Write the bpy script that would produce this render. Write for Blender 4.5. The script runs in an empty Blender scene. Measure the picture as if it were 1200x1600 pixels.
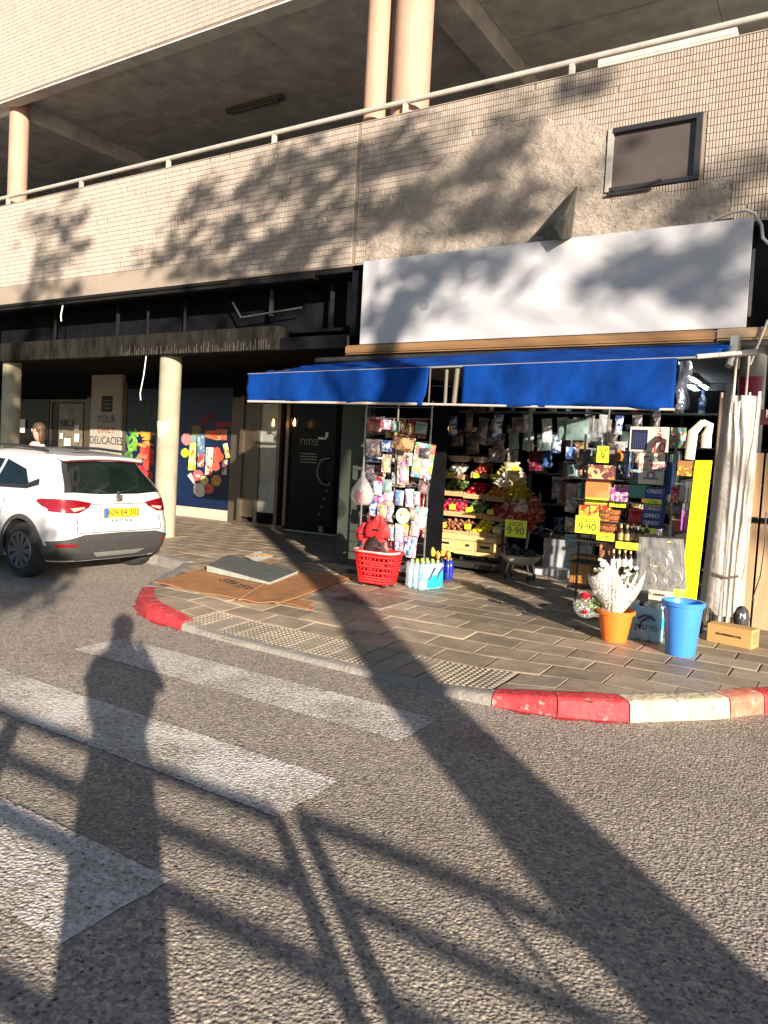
import bpy, bmesh, math, random
from mathutils import Vector, Matrix, noise
random.seed(7)
R = math.radians
C = bpy.context.scene.collection

# ---------------------------------------------------------------- camera, world, sun
sc = bpy.context.scene
YAW, PITCH, ROLL, CAMZ = R(32.3), R(2.37), R(3.0), 1.6
FPX, CX, CY = 1185.0, 583.0, 767.0
fw = Vector((-math.sin(YAW)*math.cos(PITCH), math.cos(YAW)*math.cos(PITCH), -math.sin(PITCH)))
r0 = Vector((math.cos(YAW), math.sin(YAW), 0)); u0 = r0.cross(fw)
rt = r0*math.cos(ROLL) + u0*math.sin(ROLL); up = -r0*math.sin(ROLL) + u0*math.cos(ROLL)
cam_d = bpy.data.cameras.new('camera'); cam = bpy.data.objects.new('camera', cam_d); C.objects.link(cam)
mw = Matrix((rt, up, -fw)).transposed().to_4x4(); mw.translation = (0, 0, CAMZ); cam.matrix_world = mw
cam_d.sensor_fit = 'VERTICAL'; cam_d.sensor_height = 36.0
cam_d.lens = 36.0*FPX/1600.0
cam_d.shift_x = (600-CX)/1600.0; cam_d.shift_y = -(800-CY)/1600.0
cam_d.clip_start = 0.03; cam_d.clip_end = 2000
sc.camera = cam

SUNEL = R(12.65); SX, SY, TE = 0.768, -0.64, math.tan(SUNEL)     # towards the sun
w = bpy.data.worlds.new('World'); sc.world = w; w.use_nodes = True
nt = w.node_tree; nt.nodes.clear()
sky = nt.nodes.new('ShaderNodeTexSky'); sky.sky_type = 'NISHITA'; sky.sun_disc = False
sky.sun_elevation = SUNEL; sky.sun_rotation = math.atan2(SX, SY)
sky.air_density = 1.0; sky.dust_density = 0.4; sky.ozone_density = 2.5
bg = nt.nodes.new('ShaderNodeBackground'); bg.inputs['Strength'].default_value = 0.055
wo = nt.nodes.new('ShaderNodeOutputWorld')
nt.links.new(sky.outputs[0], bg.inputs[0]); nt.links.new(bg.outputs[0], wo.inputs[0])
sl = bpy.data.lights.new('sun', 'SUN'); sl.energy = 5.0; sl.angle = R(0.5); sl.color = (1.0, 0.87, 0.73)
so = bpy.data.objects.new('sun', sl); C.objects.link(so)
so.rotation_euler = Vector((SX*math.cos(SUNEL), SY*math.cos(SUNEL), math.sin(SUNEL))).to_track_quat('Z', 'Y').to_euler()
so.location = (30, -25, 20)
sc.view_settings.view_transform = 'Standard'; sc.view_settings.look = 'None'
sc.view_settings.gamma = 1.0; sc.view_settings.use_curve_mapping = False
sc.view_settings.exposure = 1.3
sc.render.engine = 'CYCLES'
sc.cycles.max_bounces = 7; sc.cycles.transparent_max_bounces = 12
sc.cycles.use_denoising = True

def at(px, py, Y):
    """survey point: where the sight line of photo pixel (px, py) meets the vertical plane at distance Y"""
    d = fw + rt*((px-CX)/FPX) - up*((py-CY)/FPX)
    return Vector((0, 0, CAMZ)) + d*(Y/d.y)
def gnd(px, py, z=0.13):
    d = fw + rt*((px-CX)/FPX) - up*((py-CY)/FPX)
    return Vector((0, 0, CAMZ)) + d*((z-CAMZ)/d.z)

# ---------------------------------------------------------------- mesh helpers
class MB:
    def __init__(s): s.v = []; s.f = []; s.mi = []; s.cur = 0
    def add(s, vs, fs):
        n = len(s.v); s.v += [tuple(p) for p in vs]; s.f += [tuple(i+n for i in f) for f in fs]; s.mi += [s.cur]*len(fs); return s
    def box(s, x0, y0, z0, x1, y1, z1):
        return s.add([(x0,y0,z0),(x1,y0,z0),(x1,y1,z0),(x0,y1,z0),(x0,y0,z1),(x1,y0,z1),(x1,y1,z1),(x0,y1,z1)],
            [(0,3,2,1),(4,5,6,7),(0,1,5,4),(1,2,6,5),(2,3,7,6),(3,0,4,7)])
    def obox(s, c, sz, M=None):
        n = len(s.v); a, b, d = sz[0]/2, sz[1]/2, sz[2]/2
        s.box(-a,-b,-d,a,b,d)
        for i in range(n, len(s.v)):
            p = Vector(s.v[i]);
            if M is not None: p = M @ p
            s.v[i] = tuple(p + Vector(c))
        return s
    def bar(s, p, q, w, h):
        p = Vector(p); q = Vector(q); d = q-p; L = d.length
        return s.obox((p+q)/2, (w, h, L), d.to_track_quat('Z', 'Y').to_matrix())
    def cyl(s, p, q, r, r2=None, n=12, caps=True):
        p = Vector(p); q = Vector(q); r2 = r if r2 is None else r2
        M = (q-p).to_track_quat('Z', 'Y').to_matrix(); a = []
        for c, rr in ((p, r), (q, r2)):
            for i in range(n):
                t = 2*math.pi*i/n; a.append(c + M @ Vector((math.cos(t)*rr, math.sin(t)*rr, 0)))
        f = [(i, (i+1)%n, n+(i+1)%n, n+i) for i in range(n)]
        if caps: f += [tuple(range(n-1, -1, -1)), tuple(range(n, 2*n))]
        return s.add(a, f)
    def tube(s, pts, r, n=8, caps=True):
        pts = [Vector(p) for p in pts]; a = []; f = []; m = len(pts)
        rr = r if isinstance(r, (list, tuple)) else [r]*m
        for k, p in enumerate(pts):
            d = (pts[min(k+1, m-1)] - pts[max(k-1, 0)]).normalized()
            M = d.to_track_quat('Z', 'Y').to_matrix() if abs(d.y) < .9 else d.to_track_quat('Z', 'X').to_matrix()
            for i in range(n):
                t = 2*math.pi*i/n; a.append(p + M @ Vector((math.cos(t)*rr[k], math.sin(t)*rr[k], 0)))
        for k in range(m-1):
            A = Vector(a[k*n]); best = 0
            # rings built from steadily turning frames: match nearest start
            bd = 1e9
            for j in range(n):
                dd = (Vector(a[(k+1)*n+j]) - pts[k+1] - (A - pts[k])).length
                if dd < bd: bd = dd; best = j
            ring = a[(k+1)*n:(k+2)*n]; a[(k+1)*n:(k+2)*n] = ring[best:]+ring[:best]
            f += [(k*n+i, k*n+(i+1)%n, (k+1)*n+(i+1)%n, (k+1)*n+i) for i in range(n)]
        if caps: f += [tuple(range(n-1, -1, -1)), tuple(range((m-1)*n, m*n))]
        return s.add(a, f)
    def lathe(s, prof, n=20, c=(0,0,0), caps=True):
        a = [(c[0]+r*math.cos(2*math.pi*i/n), c[1]+r*math.sin(2*math.pi*i/n), c[2]+z) for r, z in prof for i in range(n)]
        m = len(prof); f = [(k*n+i, k*n+(i+1)%n, (k+1)*n+(i+1)%n, (k+1)*n+i) for k in range(m-1) for i in range(n)]
        if caps: f += [tuple(range(n-1, -1, -1)), tuple(range((m-1)*n, m*n))]
        return s.add(a, f)
    def ball(s, c, rx, ry=None, rz=None, n=10, m=6, M=None, jit=0):
        ry = ry or rx; rz = rz or rx; a = []; c = Vector(c)
        for k in range(m+1):
            ph = math.pi*k/m
            for i in range(n):
                t = 2*math.pi*i/n; j = 1+random.uniform(-jit, jit) if 0 < k < m else 1
                p = Vector((rx*math.sin(ph)*math.cos(t)*j, ry*math.sin(ph)*math.sin(t)*j, rz*math.cos(ph)*j))
                a.append(c + (M @ p if M else p))
        f = [(k*n+i, (k+1)*n+i, (k+1)*n+(i+1)%n, k*n+(i+1)%n) for k in range(m) for i in range(n)]
        return s.add(a, f)
    def grid(s, fn, nu, nv):
        a = [fn(i/nu, j/nv) for j in range(nv+1) for i in range(nu+1)]
        return s.add(a, [(j*(nu+1)+i, j*(nu+1)+i+1, (j+1)*(nu+1)+i+1, (j+1)*(nu+1)+i) for j in range(nv) for i in range(nu)])
    def prism(s, pts, z0, z1):
        """outline in XY (list of (x,y)), extruded"""
        n = len(pts)
        z0f = z0 if callable(z0) else (lambda x, y: z0); z1f = z1 if callable(z1) else (lambda x, y: z1)
        a = [(x, y, z0f(x, y)) for x, y in pts] + [(x, y, z1f(x, y)) for x, y in pts]
        return s.add(a, [tuple(range(n-1, -1, -1)), tuple(range(n, 2*n))] + [(i, (i+1)%n, n+(i+1)%n, n+i) for i in range(n)])

def build(name, mb, mats, parent=None, loc=None, smooth=None, bevel=0, kind=None, shift=True, seg=1):
    """one mesh object from world coordinates; with a parent the mesh is stored relative to the parent's place"""
    me = bpy.data.meshes.new(name); base = Vector((0,0,0))
    if parent is not None: base = Vector(parent['_w']) if '_w' in parent else Vector((0,0,0))
    if loc is not None: base = Vector(loc)
    vs = [(p[0]-base.x, p[1]-base.y, p[2]-base.z) for p in mb.v] if shift else mb.v
    me.from_pydata(vs, [], mb.f)
    if not isinstance(mats, (list, tuple)): mats = [mats]
    for m in mats: me.materials.append(m)
    if len(mats) > 1: me.polygons.foreach_set('material_index', mb.mi)
    if bevel:
        bm = bmesh.new(); bm.from_mesh(me)
        bmesh.ops.bevel(bm, geom=bm.edges[:], offset=bevel, segments=seg, affect='EDGES', clamp_overlap=True)
        bm.to_mesh(me); bm.free()
    if smooth is not None:
        me.polygons.foreach_set('use_smooth', [True]*len(me.polygons)); me.set_sharp_from_angle(angle=R(smooth))
    me.update()
    o = bpy.data.objects.new(name, me); C.objects.link(o)
    if parent is not None:
        o.parent = parent; o['_w'] = tuple(parent['_w'])
        if loc is not None:
            o.location = base - Vector(parent['_w']); o['_w'] = tuple(base)
    elif loc is not None:
        o.location = base; o['_w'] = tuple(base)
    else: o['_w'] = (0.0, 0.0, 0.0)
    if kind: o['kind'] = kind
    return o
def thing(name, label, cat, loc, group=None, kind=None):
    o = bpy.data.objects.new(name, None); C.objects.link(o); o.location = loc; o['_w'] = tuple(float(v) for v in loc)
    o['label'] = label; o['category'] = cat
    if group: o['group'] = group
    if kind: o['kind'] = kind
    o.empty_display_size = .1
    return o
def tag(o, label, cat, group=None):
    o['label'] = label; o['category'] = cat
    if group: o['group'] = group
    return o

# ---------------------------------------------------------------- materials
MATS = {}
def new_mat(name):
    m = bpy.data.materials.new(name); m.use_nodes = True; nt = m.node_tree; b = nt.nodes['Principled BSDF']; return m, nt, b
def N(nt, t, **k):
    n = nt.nodes.new('ShaderNode'+t)
    for a, v in k.items():
        if a in n.inputs: n.inputs[a].default_value = v
        else: setattr(n, a, v)
    return n
def mixc(nt, fac, a, b, mode='MIX'):
    n = nt.nodes.new('ShaderNodeMix'); n.data_type = 'RGBA'; n.blend_type = mode
    for s, v in ((0, fac), (6, a), (7, b)):
        if hasattr(v, 'links') or hasattr(v, 'is_linked'): nt.links.new(v, n.inputs[s])
        else: n.inputs[s].default_value = v
    return n.outputs[2]
def c4(c): return (c[0], c[1], c[2], 1)
def ramp(nt, fac, stops, interp='LINEAR'):
    r = nt.nodes.new('ShaderNodeValToRGB'); r.color_ramp.interpolation = interp
    e = r.color_ramp.elements
    while len(e) < len(stops): e.new(0.5)
    for i, (p, c) in enumerate(stops): e[i].position = p; e[i].color = c4(c) if len(c) == 3 else c
    nt.links.new(fac, r.inputs[0]); return r.outputs[0]
def mat(name, col, rough=.6, metal=0, var=.15, scale=6, bump=0, bscale=80, spec=.5, dirt=0, dcol=(.05,.045,.04), dscale=2.0, obj=True, world=False, rand=0, emit=None, es=0, coat=0, stretch=None, chip=0, ccol=(.26,.24,.21)):
    if name in MATS: return MATS[name]
    m, nt, b = new_mat(name); L = nt.links
    if world: co = N(nt, 'NewGeometry').outputs['Position']
    else: co = N(nt, 'TexCoord').outputs['Object']
    if stretch:
        mp = N(nt, 'Mapping'); mp.inputs['Scale'].default_value = stretch; L.new(co, mp.inputs[0]); co = mp.outputs[0]
    n1 = N(nt, 'TexNoise', Scale=scale, Detail=6, Roughness=.6); L.new(co, n1.inputs['Vector'])
    lo = tuple(c*(1-var) for c in col); hi = tuple(min(1, c*(1+var)) for c in col)
    out = ramp(nt, n1.outputs[0], [(.3, lo), (.7, hi)])
    if dirt:
        n2 = N(nt, 'TexNoise', Scale=dscale, Detail=8, Roughness=.7); L.new(co, n2.inputs['Vector'])
        d = ramp(nt, n2.outputs[0], [(.45, (0,0,0)), (.75, (dirt,)*3)]); out = mixc(nt, d, out, c4(dcol))
    if chip:
        n5 = N(nt, 'TexNoise', Scale=9, Detail=9, Roughness=.72); L.new(co, n5.inputs['Vector']); out = mixc(nt, ramp(nt, n5.outputs[0], [(chip, (0,0,0)), (chip+.05, (1,1,1))]), out, c4(ccol))
    if rand:
        oi = N(nt, 'ObjectInfo'); hs = N(nt, 'HueSaturation'); mr = N(nt, 'MapRange'); mr.inputs[3].default_value = 1-rand; mr.inputs[4].default_value = 1+rand
        L.new(oi.outputs['Random'], mr.inputs[0]); L.new(mr.outputs[0], hs.inputs['Value']); L.new(out, hs.inputs['Color']); out = hs.outputs[0]
    L.new(out, b.inputs['Base Color'])
    b.inputs['Roughness'].default_value = rough; b.inputs['Metallic'].default_value = metal; b.inputs['Specular IOR Level'].default_value = spec
    if coat: b.inputs['Coat Weight'].default_value = coat; b.inputs['Coat Roughness'].default_value = .03
    if bump:
        n3 = N(nt, 'TexNoise', Scale=bscale, Detail=4); L.new(co, n3.inputs['Vector'])
        bp = N(nt, 'Bump', Strength=1.0, Distance=bump); L.new(n3.outputs[0], bp.inputs['Height']); L.new(bp.outputs[0], b.inputs['Normal'])
    if emit: b.inputs['Emission Color'].default_value = c4(emit); b.inputs['Emission Strength'].default_value = es
    MATS[name] = m; return m
def printed(name, cols, scale=9, rough=.35, seed=0, stretch=(1,1,1)):
    """packaging print: irregular patches of flat colours"""
    if name in MATS: return MATS[name]
    m, nt, b = new_mat(name); L = nt.links
    co = N(nt, 'TexCoord'); mp = N(nt, 'Mapping'); mp.inputs['Location'].default_value = (seed*3.1, seed*1.7, seed); mp.inputs['Scale'].default_value = stretch
    L.new(co.outputs['Object'], mp.inputs[0])
    nz = N(nt, 'TexNoise', Scale=scale*1.3, Detail=2); L.new(mp.outputs[0], nz.inputs['Vector'])
    mx = mixc(nt, .12, mp.outputs[0], nz.outputs['Color'])
    v = N(nt, 'TexVoronoi', Scale=scale); L.new(mx, v.inputs['Vector'])
    st = [(i/len(cols), c) for i, c in enumerate(cols)]
    sep = N(nt, 'SeparateColor'); L.new(v.outputs['Color'], sep.inputs[0])
    o = ramp(nt, sep.outputs[0], st, 'CONSTANT')
    v2 = N(nt, 'TexVoronoi', Scale=scale*3.4); L.new(mx, v2.inputs['Vector'])
    s2 = N(nt, 'SeparateColor'); L.new(v2.outputs['Color'], s2.inputs[0])
    k = ramp(nt, s2.outputs[1], [(0, (0,0,0)), (.72, (1,1,1))], 'CONSTANT')
    o2 = ramp(nt, s2.outputs[2], st, 'CONSTANT')
    o = mixc(nt, k, o, o2); L.new(o, b.inputs['Base Color']); b.inputs['Roughness'].default_value = rough
    MATS[name] = m; return m
def clear_plastic(name, tint=(.9,.95,1), rough=.12, alpha=.25):
    if name in MATS: return MATS[name]
    m, nt, b = new_mat(name); b.inputs['Base Color'].default_value = c4(tint); b.inputs['Roughness'].default_value = rough
    b.inputs['Alpha'].default_value = alpha; b.inputs['Specular IOR Level'].default_value = .8
    n3 = N(nt, 'TexNoise', Scale=18, Detail=3); co = N(nt, 'TexCoord'); nt.links.new(co.outputs['Object'], n3.inputs['Vector'])
    bp = N(nt, 'Bump', Strength=.8, Distance=.02); nt.links.new(n3.outputs[0], bp.inputs['Height']); nt.links.new(bp.outputs[0], b.inputs['Normal'])
    MATS[name] = m; return m

def asphalt_nodes(nt, b, base_lo, base_hi):
    L = nt.links; co = N(nt, 'NewGeometry').outputs['Position']
    big = N(nt, 'TexNoise', Scale=.55, Detail=7, Roughness=.6); L.new(co, big.inputs['Vector'])
    col = ramp(nt, big.outputs[0], [(.3, base_lo), (.72, base_hi)])
    v = N(nt, 'TexVoronoi', Scale=62); L.new(co, v.inputs['Vector'])
    sp = N(nt, 'SeparateColor'); L.new(v.outputs['Color'], sp.inputs[0])
    agg = ramp(nt, sp.outputs[0], [(0, (.5,.49,.5)), (.5, (.9,.88,.85)), (.85, (1.25,1.2,1.12)), (1, (1.6,1.5,1.35))])
    col = mixc(nt, .8, col, agg, 'MULTIPLY')
    f = N(nt, 'TexNoise', Scale=75, Detail=6, Roughness=.65); L.new(co, f.inputs['Vector'])
    pits = ramp(nt, f.outputs[0], [(.36, (.35,.33,.33)), (.47, (1,1,1))]); col = mixc(nt, .8, col, pits, 'MULTIPLY')
    v3 = N(nt, 'TexVoronoi', Scale=44); wv = N(nt, 'TexNoise', Scale=30, Detail=2); L.new(co, wv.inputs['Vector'])
    mxv = mixc(nt, .035, co, wv.outputs['Color']); L.new(mxv, v3.inputs['Vector'])
    s3 = N(nt, 'SeparateColor'); L.new(v3.outputs['Color'], s3.inputs[0])
    pk = ramp(nt, v3.outputs['Distance'], [(.20, (1,1,1)), (.34, (0,0,0))]); ps = ramp(nt, s3.outputs[1], [(.68, (0,0,0)), (.80, (.9,.9,.9))])
    pm_ = N(nt, 'Math', operation='MULTIPLY'); L.new(pk, pm_.inputs[0]); L.new(ps, pm_.inputs[1])
    col = mixc(nt, pm_.outputs[0], col, (.06,.052,.05,1))
    # height: stones + pits
    n2 = N(nt, 'TexNoise', Scale=42, Detail=5, Roughness=.62); L.new(co, n2.inputs['Vector'])
    h1 = ramp(nt, v.outputs['Distance'], [(0, (1,1,1)), (.75, (0,0,0))])
    ma = N(nt, 'Math', operation='MULTIPLY_ADD'); L.new(n2.outputs[0], ma.inputs[0]); ma.inputs[1].default_value = 1.7; L.new(h1, ma.inputs[2])
    mb_ = N(nt, 'Math', operation='MULTIPLY_ADD'); L.new(pm_.outputs[0], mb_.inputs[0]); mb_.inputs[1].default_value = -1.3; L.new(ma.outputs[0], mb_.inputs[2])
    bp = N(nt, 'Bump', Strength=1.0, Distance=.0095); L.new(mb_.outputs[0], bp.inputs['Height']); L.new(bp.outputs[0], b.inputs['Normal'])
    b.inputs['Roughness'].default_value = .85
    return co, col, pm_.outputs[0]
def asphalt_mat():
    m, nt, b = new_mat('asphalt'); co, col, f = asphalt_nodes(nt, b, (.33,.285,.24), (.46,.41,.35)); L = nt.links
    st = N(nt, 'TexNoise', Scale=.9, Detail=5); L.new(co, st.inputs['Vector'])
    k = ramp(nt, st.outputs[0], [(.55, (0,0,0)), (.8, (.6,.6,.6))]); col = mixc(nt, k, col, (.15,.115,.085,1))
    L.new(col, b.inputs['Base Color']); return m
def paint_mat():
    m, nt, b = new_mat('worn_road_paint'); co, col, pits_ = asphalt_nodes(nt, b, (.33,.285,.24), (.46,.41,.35)); L = nt.links
    n = N(nt, 'TexNoise', Scale=34, Detail=8, Roughness=.75); L.new(co, n.inputs['Vector'])
    n2 = N(nt, 'TexNoise', Scale=2.2, Detail=3); L.new(co, n2.inputs['Vector'])
    ad = N(nt, 'Math', operation='MULTIPLY_ADD'); L.new(n2.outputs[0], ad.inputs[0]); ad.inputs[1].default_value = .5; L.new(n.outputs[0], ad.inputs[2])
    k = ramp(nt, ad.outputs[0], [(.66, (.08,.08,.08)), (.86, (.95,.95,.95))]); col = mixc(nt, k, col, (.80,.76,.70,1)); col = mixc(nt, pits_, col, (.10,.09,.085,1))
    L.new(col, b.inputs['Base Color']); return m
M_asph = asphalt_mat(); M_paint = paint_mat()

def stucco_mat():
    m, nt, b = new_mat('roughcast_plaster'); L = nt.links; co = N(nt, 'NewGeometry').outputs['Position']
    mp = N(nt, 'Mapping'); mp.inputs['Scale'].default_value = (1, 1, 1.7); mp.inputs['Rotation'].default_value = (0, .5, 0); L.new(co, mp.inputs[0])
    n = N(nt, 'TexNoise', Scale=22, Detail=6, Distortion=.8); L.new(mp.outputs[0], n.inputs['Vector'])
    L.new(ramp(nt, n.outputs[0], [(.32, (.285,.24,.195)), (.68, (.38,.325,.27))]), b.inputs['Base Color'])
    bp = N(nt, 'Bump', Strength=1, Distance=.02); L.new(n.outputs[0], bp.inputs['Height']); L.new(bp.outputs[0], b.inputs['Normal'])
    b.inputs['Roughness'].default_value = .9; return m
def tile_mat(name, a, c):
    m, nt, b = new_mat(name); L = nt.links; g = N(nt, 'NewGeometry')
    o = ramp(nt, g.outputs['Random Per Island'], [(0, a), (1, c)])
    n = N(nt, 'TexNoise', Scale=1.3, Detail=7, Roughness=.7); L.new(g.outputs['Position'], n.inputs['Vector'])
    k = ramp(nt, n.outputs[0], [(.55, (0,0,0)), (.8, (.45,.45,.45))]); o = mixc(nt, k, o, (.30,.24,.18,1))
    n2 = N(nt, 'TexNoise', Scale=6, Detail=3); L.new(g.outputs['Position'], n2.inputs['Vector'])
    k2 = ramp(nt, n2.outputs[0], [(.73, (0,0,0)), (.78, (.7,.7,.7))]); o = mixc(nt, k2, o, (.16,.11,.08,1))
    L.new(o, b.inputs['Base Color']); b.inputs['Roughness'].default_value = .45; return m
M_tile = tile_mat('wall_tile', (.30,.252,.205), (.37,.315,.262)); M_stucco = stucco_mat()
M_grout = mat('tile_grout', (.235,.185,.14), .9, world=True, var=.2, scale=3, bump=.002)
M_plaster = mat('smooth_plaster', (.32,.26,.205), .8, world=True, var=.08, scale=2, bump=.004, bscale=12, dirt=.3, dcol=(.3,.26,.22))
M_conc = mat('ceiling_concrete', (.64,.60,.54), .9, world=True, var=.22, scale=2.5, bump=.004, bscale=30, dirt=.35, dcol=(.1,.09,.08))
M_col = mat('column_paint', (.44,.27,.19), .75, world=True, var=.1, scale=3, bump=.003, bscale=25, dirt=.35, dcol=(.38,.26,.18), dscale=2.5)
M_pillar = mat('pillar_paint', (.34,.31,.22), .85, chip=.66, ccol=(.2,.18,.13), world=True, var=.14, scale=4, bump=.004, bscale=22, dirt=.5, dcol=(.18,.16,.11), dscale=3)
M_pillar_g = mat('green_pillar_paint', (.04,.048,.035), .7, world=True, var=.2, scale=5, bump=.004, bscale=20, dirt=.4, dcol=(.04,.04,.03))
M_pillar_w = mat('grey_pillar_paint', (.25,.25,.235), .7, world=True, var=.1, scale=4, dirt=.3, dcol=(.2,.19,.17))
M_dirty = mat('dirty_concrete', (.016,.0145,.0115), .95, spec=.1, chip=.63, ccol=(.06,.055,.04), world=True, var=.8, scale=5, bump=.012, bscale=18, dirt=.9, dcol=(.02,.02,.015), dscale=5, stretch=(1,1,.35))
M_dark = mat('shade_black', (.005,.0055,.007), .9, spec=.1, world=True, var=.5, scale=3)  # near-black colour stands in for deep shade in recesses and interiors
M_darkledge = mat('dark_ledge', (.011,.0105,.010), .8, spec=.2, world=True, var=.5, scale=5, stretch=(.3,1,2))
M_rail = mat('rail_paint', (.45,.42,.37), .45, var=.08, scale=5, dirt=.5, dcol=(.25,.2,.15), dscale=7, world=True)
M_sign = mat('blank_sign_face', (.46,.46,.48), .4, world=True, var=.03, scale=2, dirt=.12, dcol=(.35,.33,.36), dscale=2)
M_steel = mat('brushed_steel', (.5,.49,.46), .35, metal=.9, var=.15, scale=6)
M_alu = mat('bronze_aluminium', (.15,.12,.085), .4, metal=.6, var=.15, scale=5)
M_black = mat('black_plastic', (.02,.02,.022), .5, var=.2)
M_blackm = mat('black_metal', (.025,.025,.027), .4, var=.2)
M_white = mat('white_paint', (.72,.71,.68), .45, var=.06)
M_wood = mat('crate_wood', (.55,.36,.17), .75, var=.2, scale=9, bump=.003, stretch=(1,1,5), rand=.12)
M_blue = mat('awning_fabric', (.002,.034,.19), .8, spec=.08, world=True, var=.4, scale=3, bump=.006, bscale=9, dirt=.35, dcol=(.01,.03,.12), dscale=4, stretch=(1,1,.5))
M_brown = mat('brown_housing', (.22,.12,.05), .5, world=True, var=.3, scale=3, stretch=(.2,1,6))
M_glass = mat('dark_glass', (.006,.007,.008), .25, var=.1, spec=.12)
M_paper = mat('white_paper', (.70,.68,.62), .7, var=.05)
M_card = mat('cardboard', (.40,.18,.065), .85, var=.2, scale=4, bump=.002, bscale=120, dirt=.3, dcol=(.25,.13,.06), dscale=3)
M_yellow = mat('yellow_plastic', (.86,.76,.01), .4, var=.04)
M_ytag = mat('yellow_price_card', (.72,.80,.04), .5, var=.04)
M_ink = mat('black_ink', (.02,.02,.02), .6)
M_inkred = mat('red_ink', (.55,.02,.02), .6)
M_inkw = mat('white_ink', (.8,.8,.8), .6)
M_paver = mat('paving_concrete', (.33,.262,.185), .55, world=True, var=.22, scale=5, bump=.003, bscale=40, dirt=.55, dcol=(.10,.085,.07), dscale=2.6, rand=.32)
M_pbase = mat('paving_joint', (.13,.11,.085), .95, world=True, var=.3, scale=12)
M_tact = mat('tactile_concrete', (.31,.262,.195), .8, world=True, var=.2, scale=6, bump=.002, dirt=.5, dcol=(.2,.17,.12), rand=.1)
M_kgrey = mat('kerb_concrete', (.27,.25,.22), .85, world=True, var=.2, scale=10, bump=.012, bscale=30, dirt=.6, dcol=(.2,.18,.16), dscale=5)
M_kred = mat('kerb_red_paint', (.50,.03,.04), .7, chip=.60, world=True, var=.3, scale=8, bump=.012, bscale=25, dirt=.6, dcol=(.25,.08,.06), dscale=8)
M_kcream = mat('kerb_cream_paint', (.52,.44,.30), .8, chip=.58, ccol=(.2,.19,.18), world=True, var=.2, scale=9, bump=.014, bscale=22, dirt=.9, dcol=(.25,.22,.17), dscale=6)
M_korange = mat('kerb_faded_red_paint', (.50,.15,.09), .7, chip=.56, ccol=(.5,.42,.3), world=True, var=.2, scale=9, bump=.006, bscale=25, dirt=.4, dcol=(.5,.4,.3), dscale=9)
M_leaf = mat('leaves', (.07,.11,.03), .6, var=.4, scale=4)
M_bark = mat('bark', (.16,.12,.09), .9, var=.3, scale=6, bump=.02, bscale=12)
M_skin = mat('skin', (.50,.27,.17), .55, var=.05)
M_clear = clear_plastic('clear_plastic')
M_film = clear_plastic('clear_film', (.95,.95,.93), .2, .14)

def text(parent, s, p, size, mt, rot=(90,0,0), ext=.0015, name='lettering', align='CENTER', sx=1):
    cu = bpy.data.curves.new(name, 'FONT'); cu.body = s; cu.size = size; cu.extrude = ext; cu.align_x = align; cu.align_y = 'CENTER'
    cu.resolution_u = 3
    o = bpy.data.objects.new(name, cu); C.objects.link(o); dg = bpy.context.evaluated_depsgraph_get(); dg.update()
    me = bpy.data.meshes.new_from_object(o.evaluated_get(dg)); bpy.data.objects.remove(o); bpy.data.curves.remove(cu)
    me.materials.clear(); me.materials.append(mt); me.name = name
    o = bpy.data.objects.new(name, me); C.objects.link(o); o.rotation_euler = [R(a) for a in rot]; o.scale = (sx, 1, 1)
    base = Vector(parent['_w']) if parent else Vector()
    o.location = Vector(p)-base; o.parent = parent; return o
def heb(s): return s[::-1]

# ================================================================ SETTING: road, zebra, pavement
SID = 0.13
def ss(a, b, x):
    t = max(0, min(1, (x-a)/(b-a))); return t*t*(3-2*t)
def sz(x, y):
    wx = ss(-5.6, -4.6, x)*(1-ss(-2.5, -1.3, x)); wy = 1-ss(4.7, 6.6, y)
    return SID - .095*wx*wy
mb = MB(); mb.grid(lambda u, v: (-300+600*u, -300+600*v, 0), 4, 4)
build('road', mb, M_asph, kind='structure')
def stripe(x0, x1, y0, y1):
    pts = []; n = 150; rd = random.Random(int(y0*100))
    for i in range(n+1): pts.append((x0+(x1-x0)*i/n, y0+rd.uniform(-.006, .006)))
    for i in range(1, 8): pts.append((x1+rd.uniform(-.008, .008), y0+(y1-y0)*i/8))
    for i in range(n+1): pts.append((x1-(x1-x0)*i/n, y1+rd.uniform(-.006, .006)))
    for i in range(1, 8): pts.append((x0+rd.uniform(-.008, .008), y1-(y1-y0)*i/8))
    m = MB(); a = [(x, y, .004) for x, y in pts]; m.add(a, [tuple(range(len(a)))])
    o = build('crosswalk_stripe', m, M_paint, kind='structure'); return o
stripe(-5.04, -2.09, 3.73, 4.21); stripe(-5.06, -2.05, 2.59, 3.08); stripe(-5.05, -2.04, 1.5, 1.97); stripe(-5.05, -2.05, .38, .88)

# outer kerb line (at road level), left to right
KL = [(-30,7.3),(-12,7.28),(-9,7.26),(-8.0,7.2),(-7.32,7.03),(-6.98,6.55),(-6.62,5.95),(-6.28,5.45),(-5.93,5.1),(-5.55,4.88),(-4.97,4.77),
      (-4.2,4.71),(-3.3,4.68),(-2.6,4.67),(-1.95,4.68),(-1.53,4.76),(-1.13,4.98),(-.66,5.47),(-.44,5.8),(.05,6.3),(.8,6.85),(1.6,7.5),(2.1,8.4),(2.25,10),(2.3,30)]
pave = build('pavement', MB().prism([(x, y) for x, y in KL]+[(-30,30)], -.3, .0) , M_pbase, kind='structure')
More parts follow.
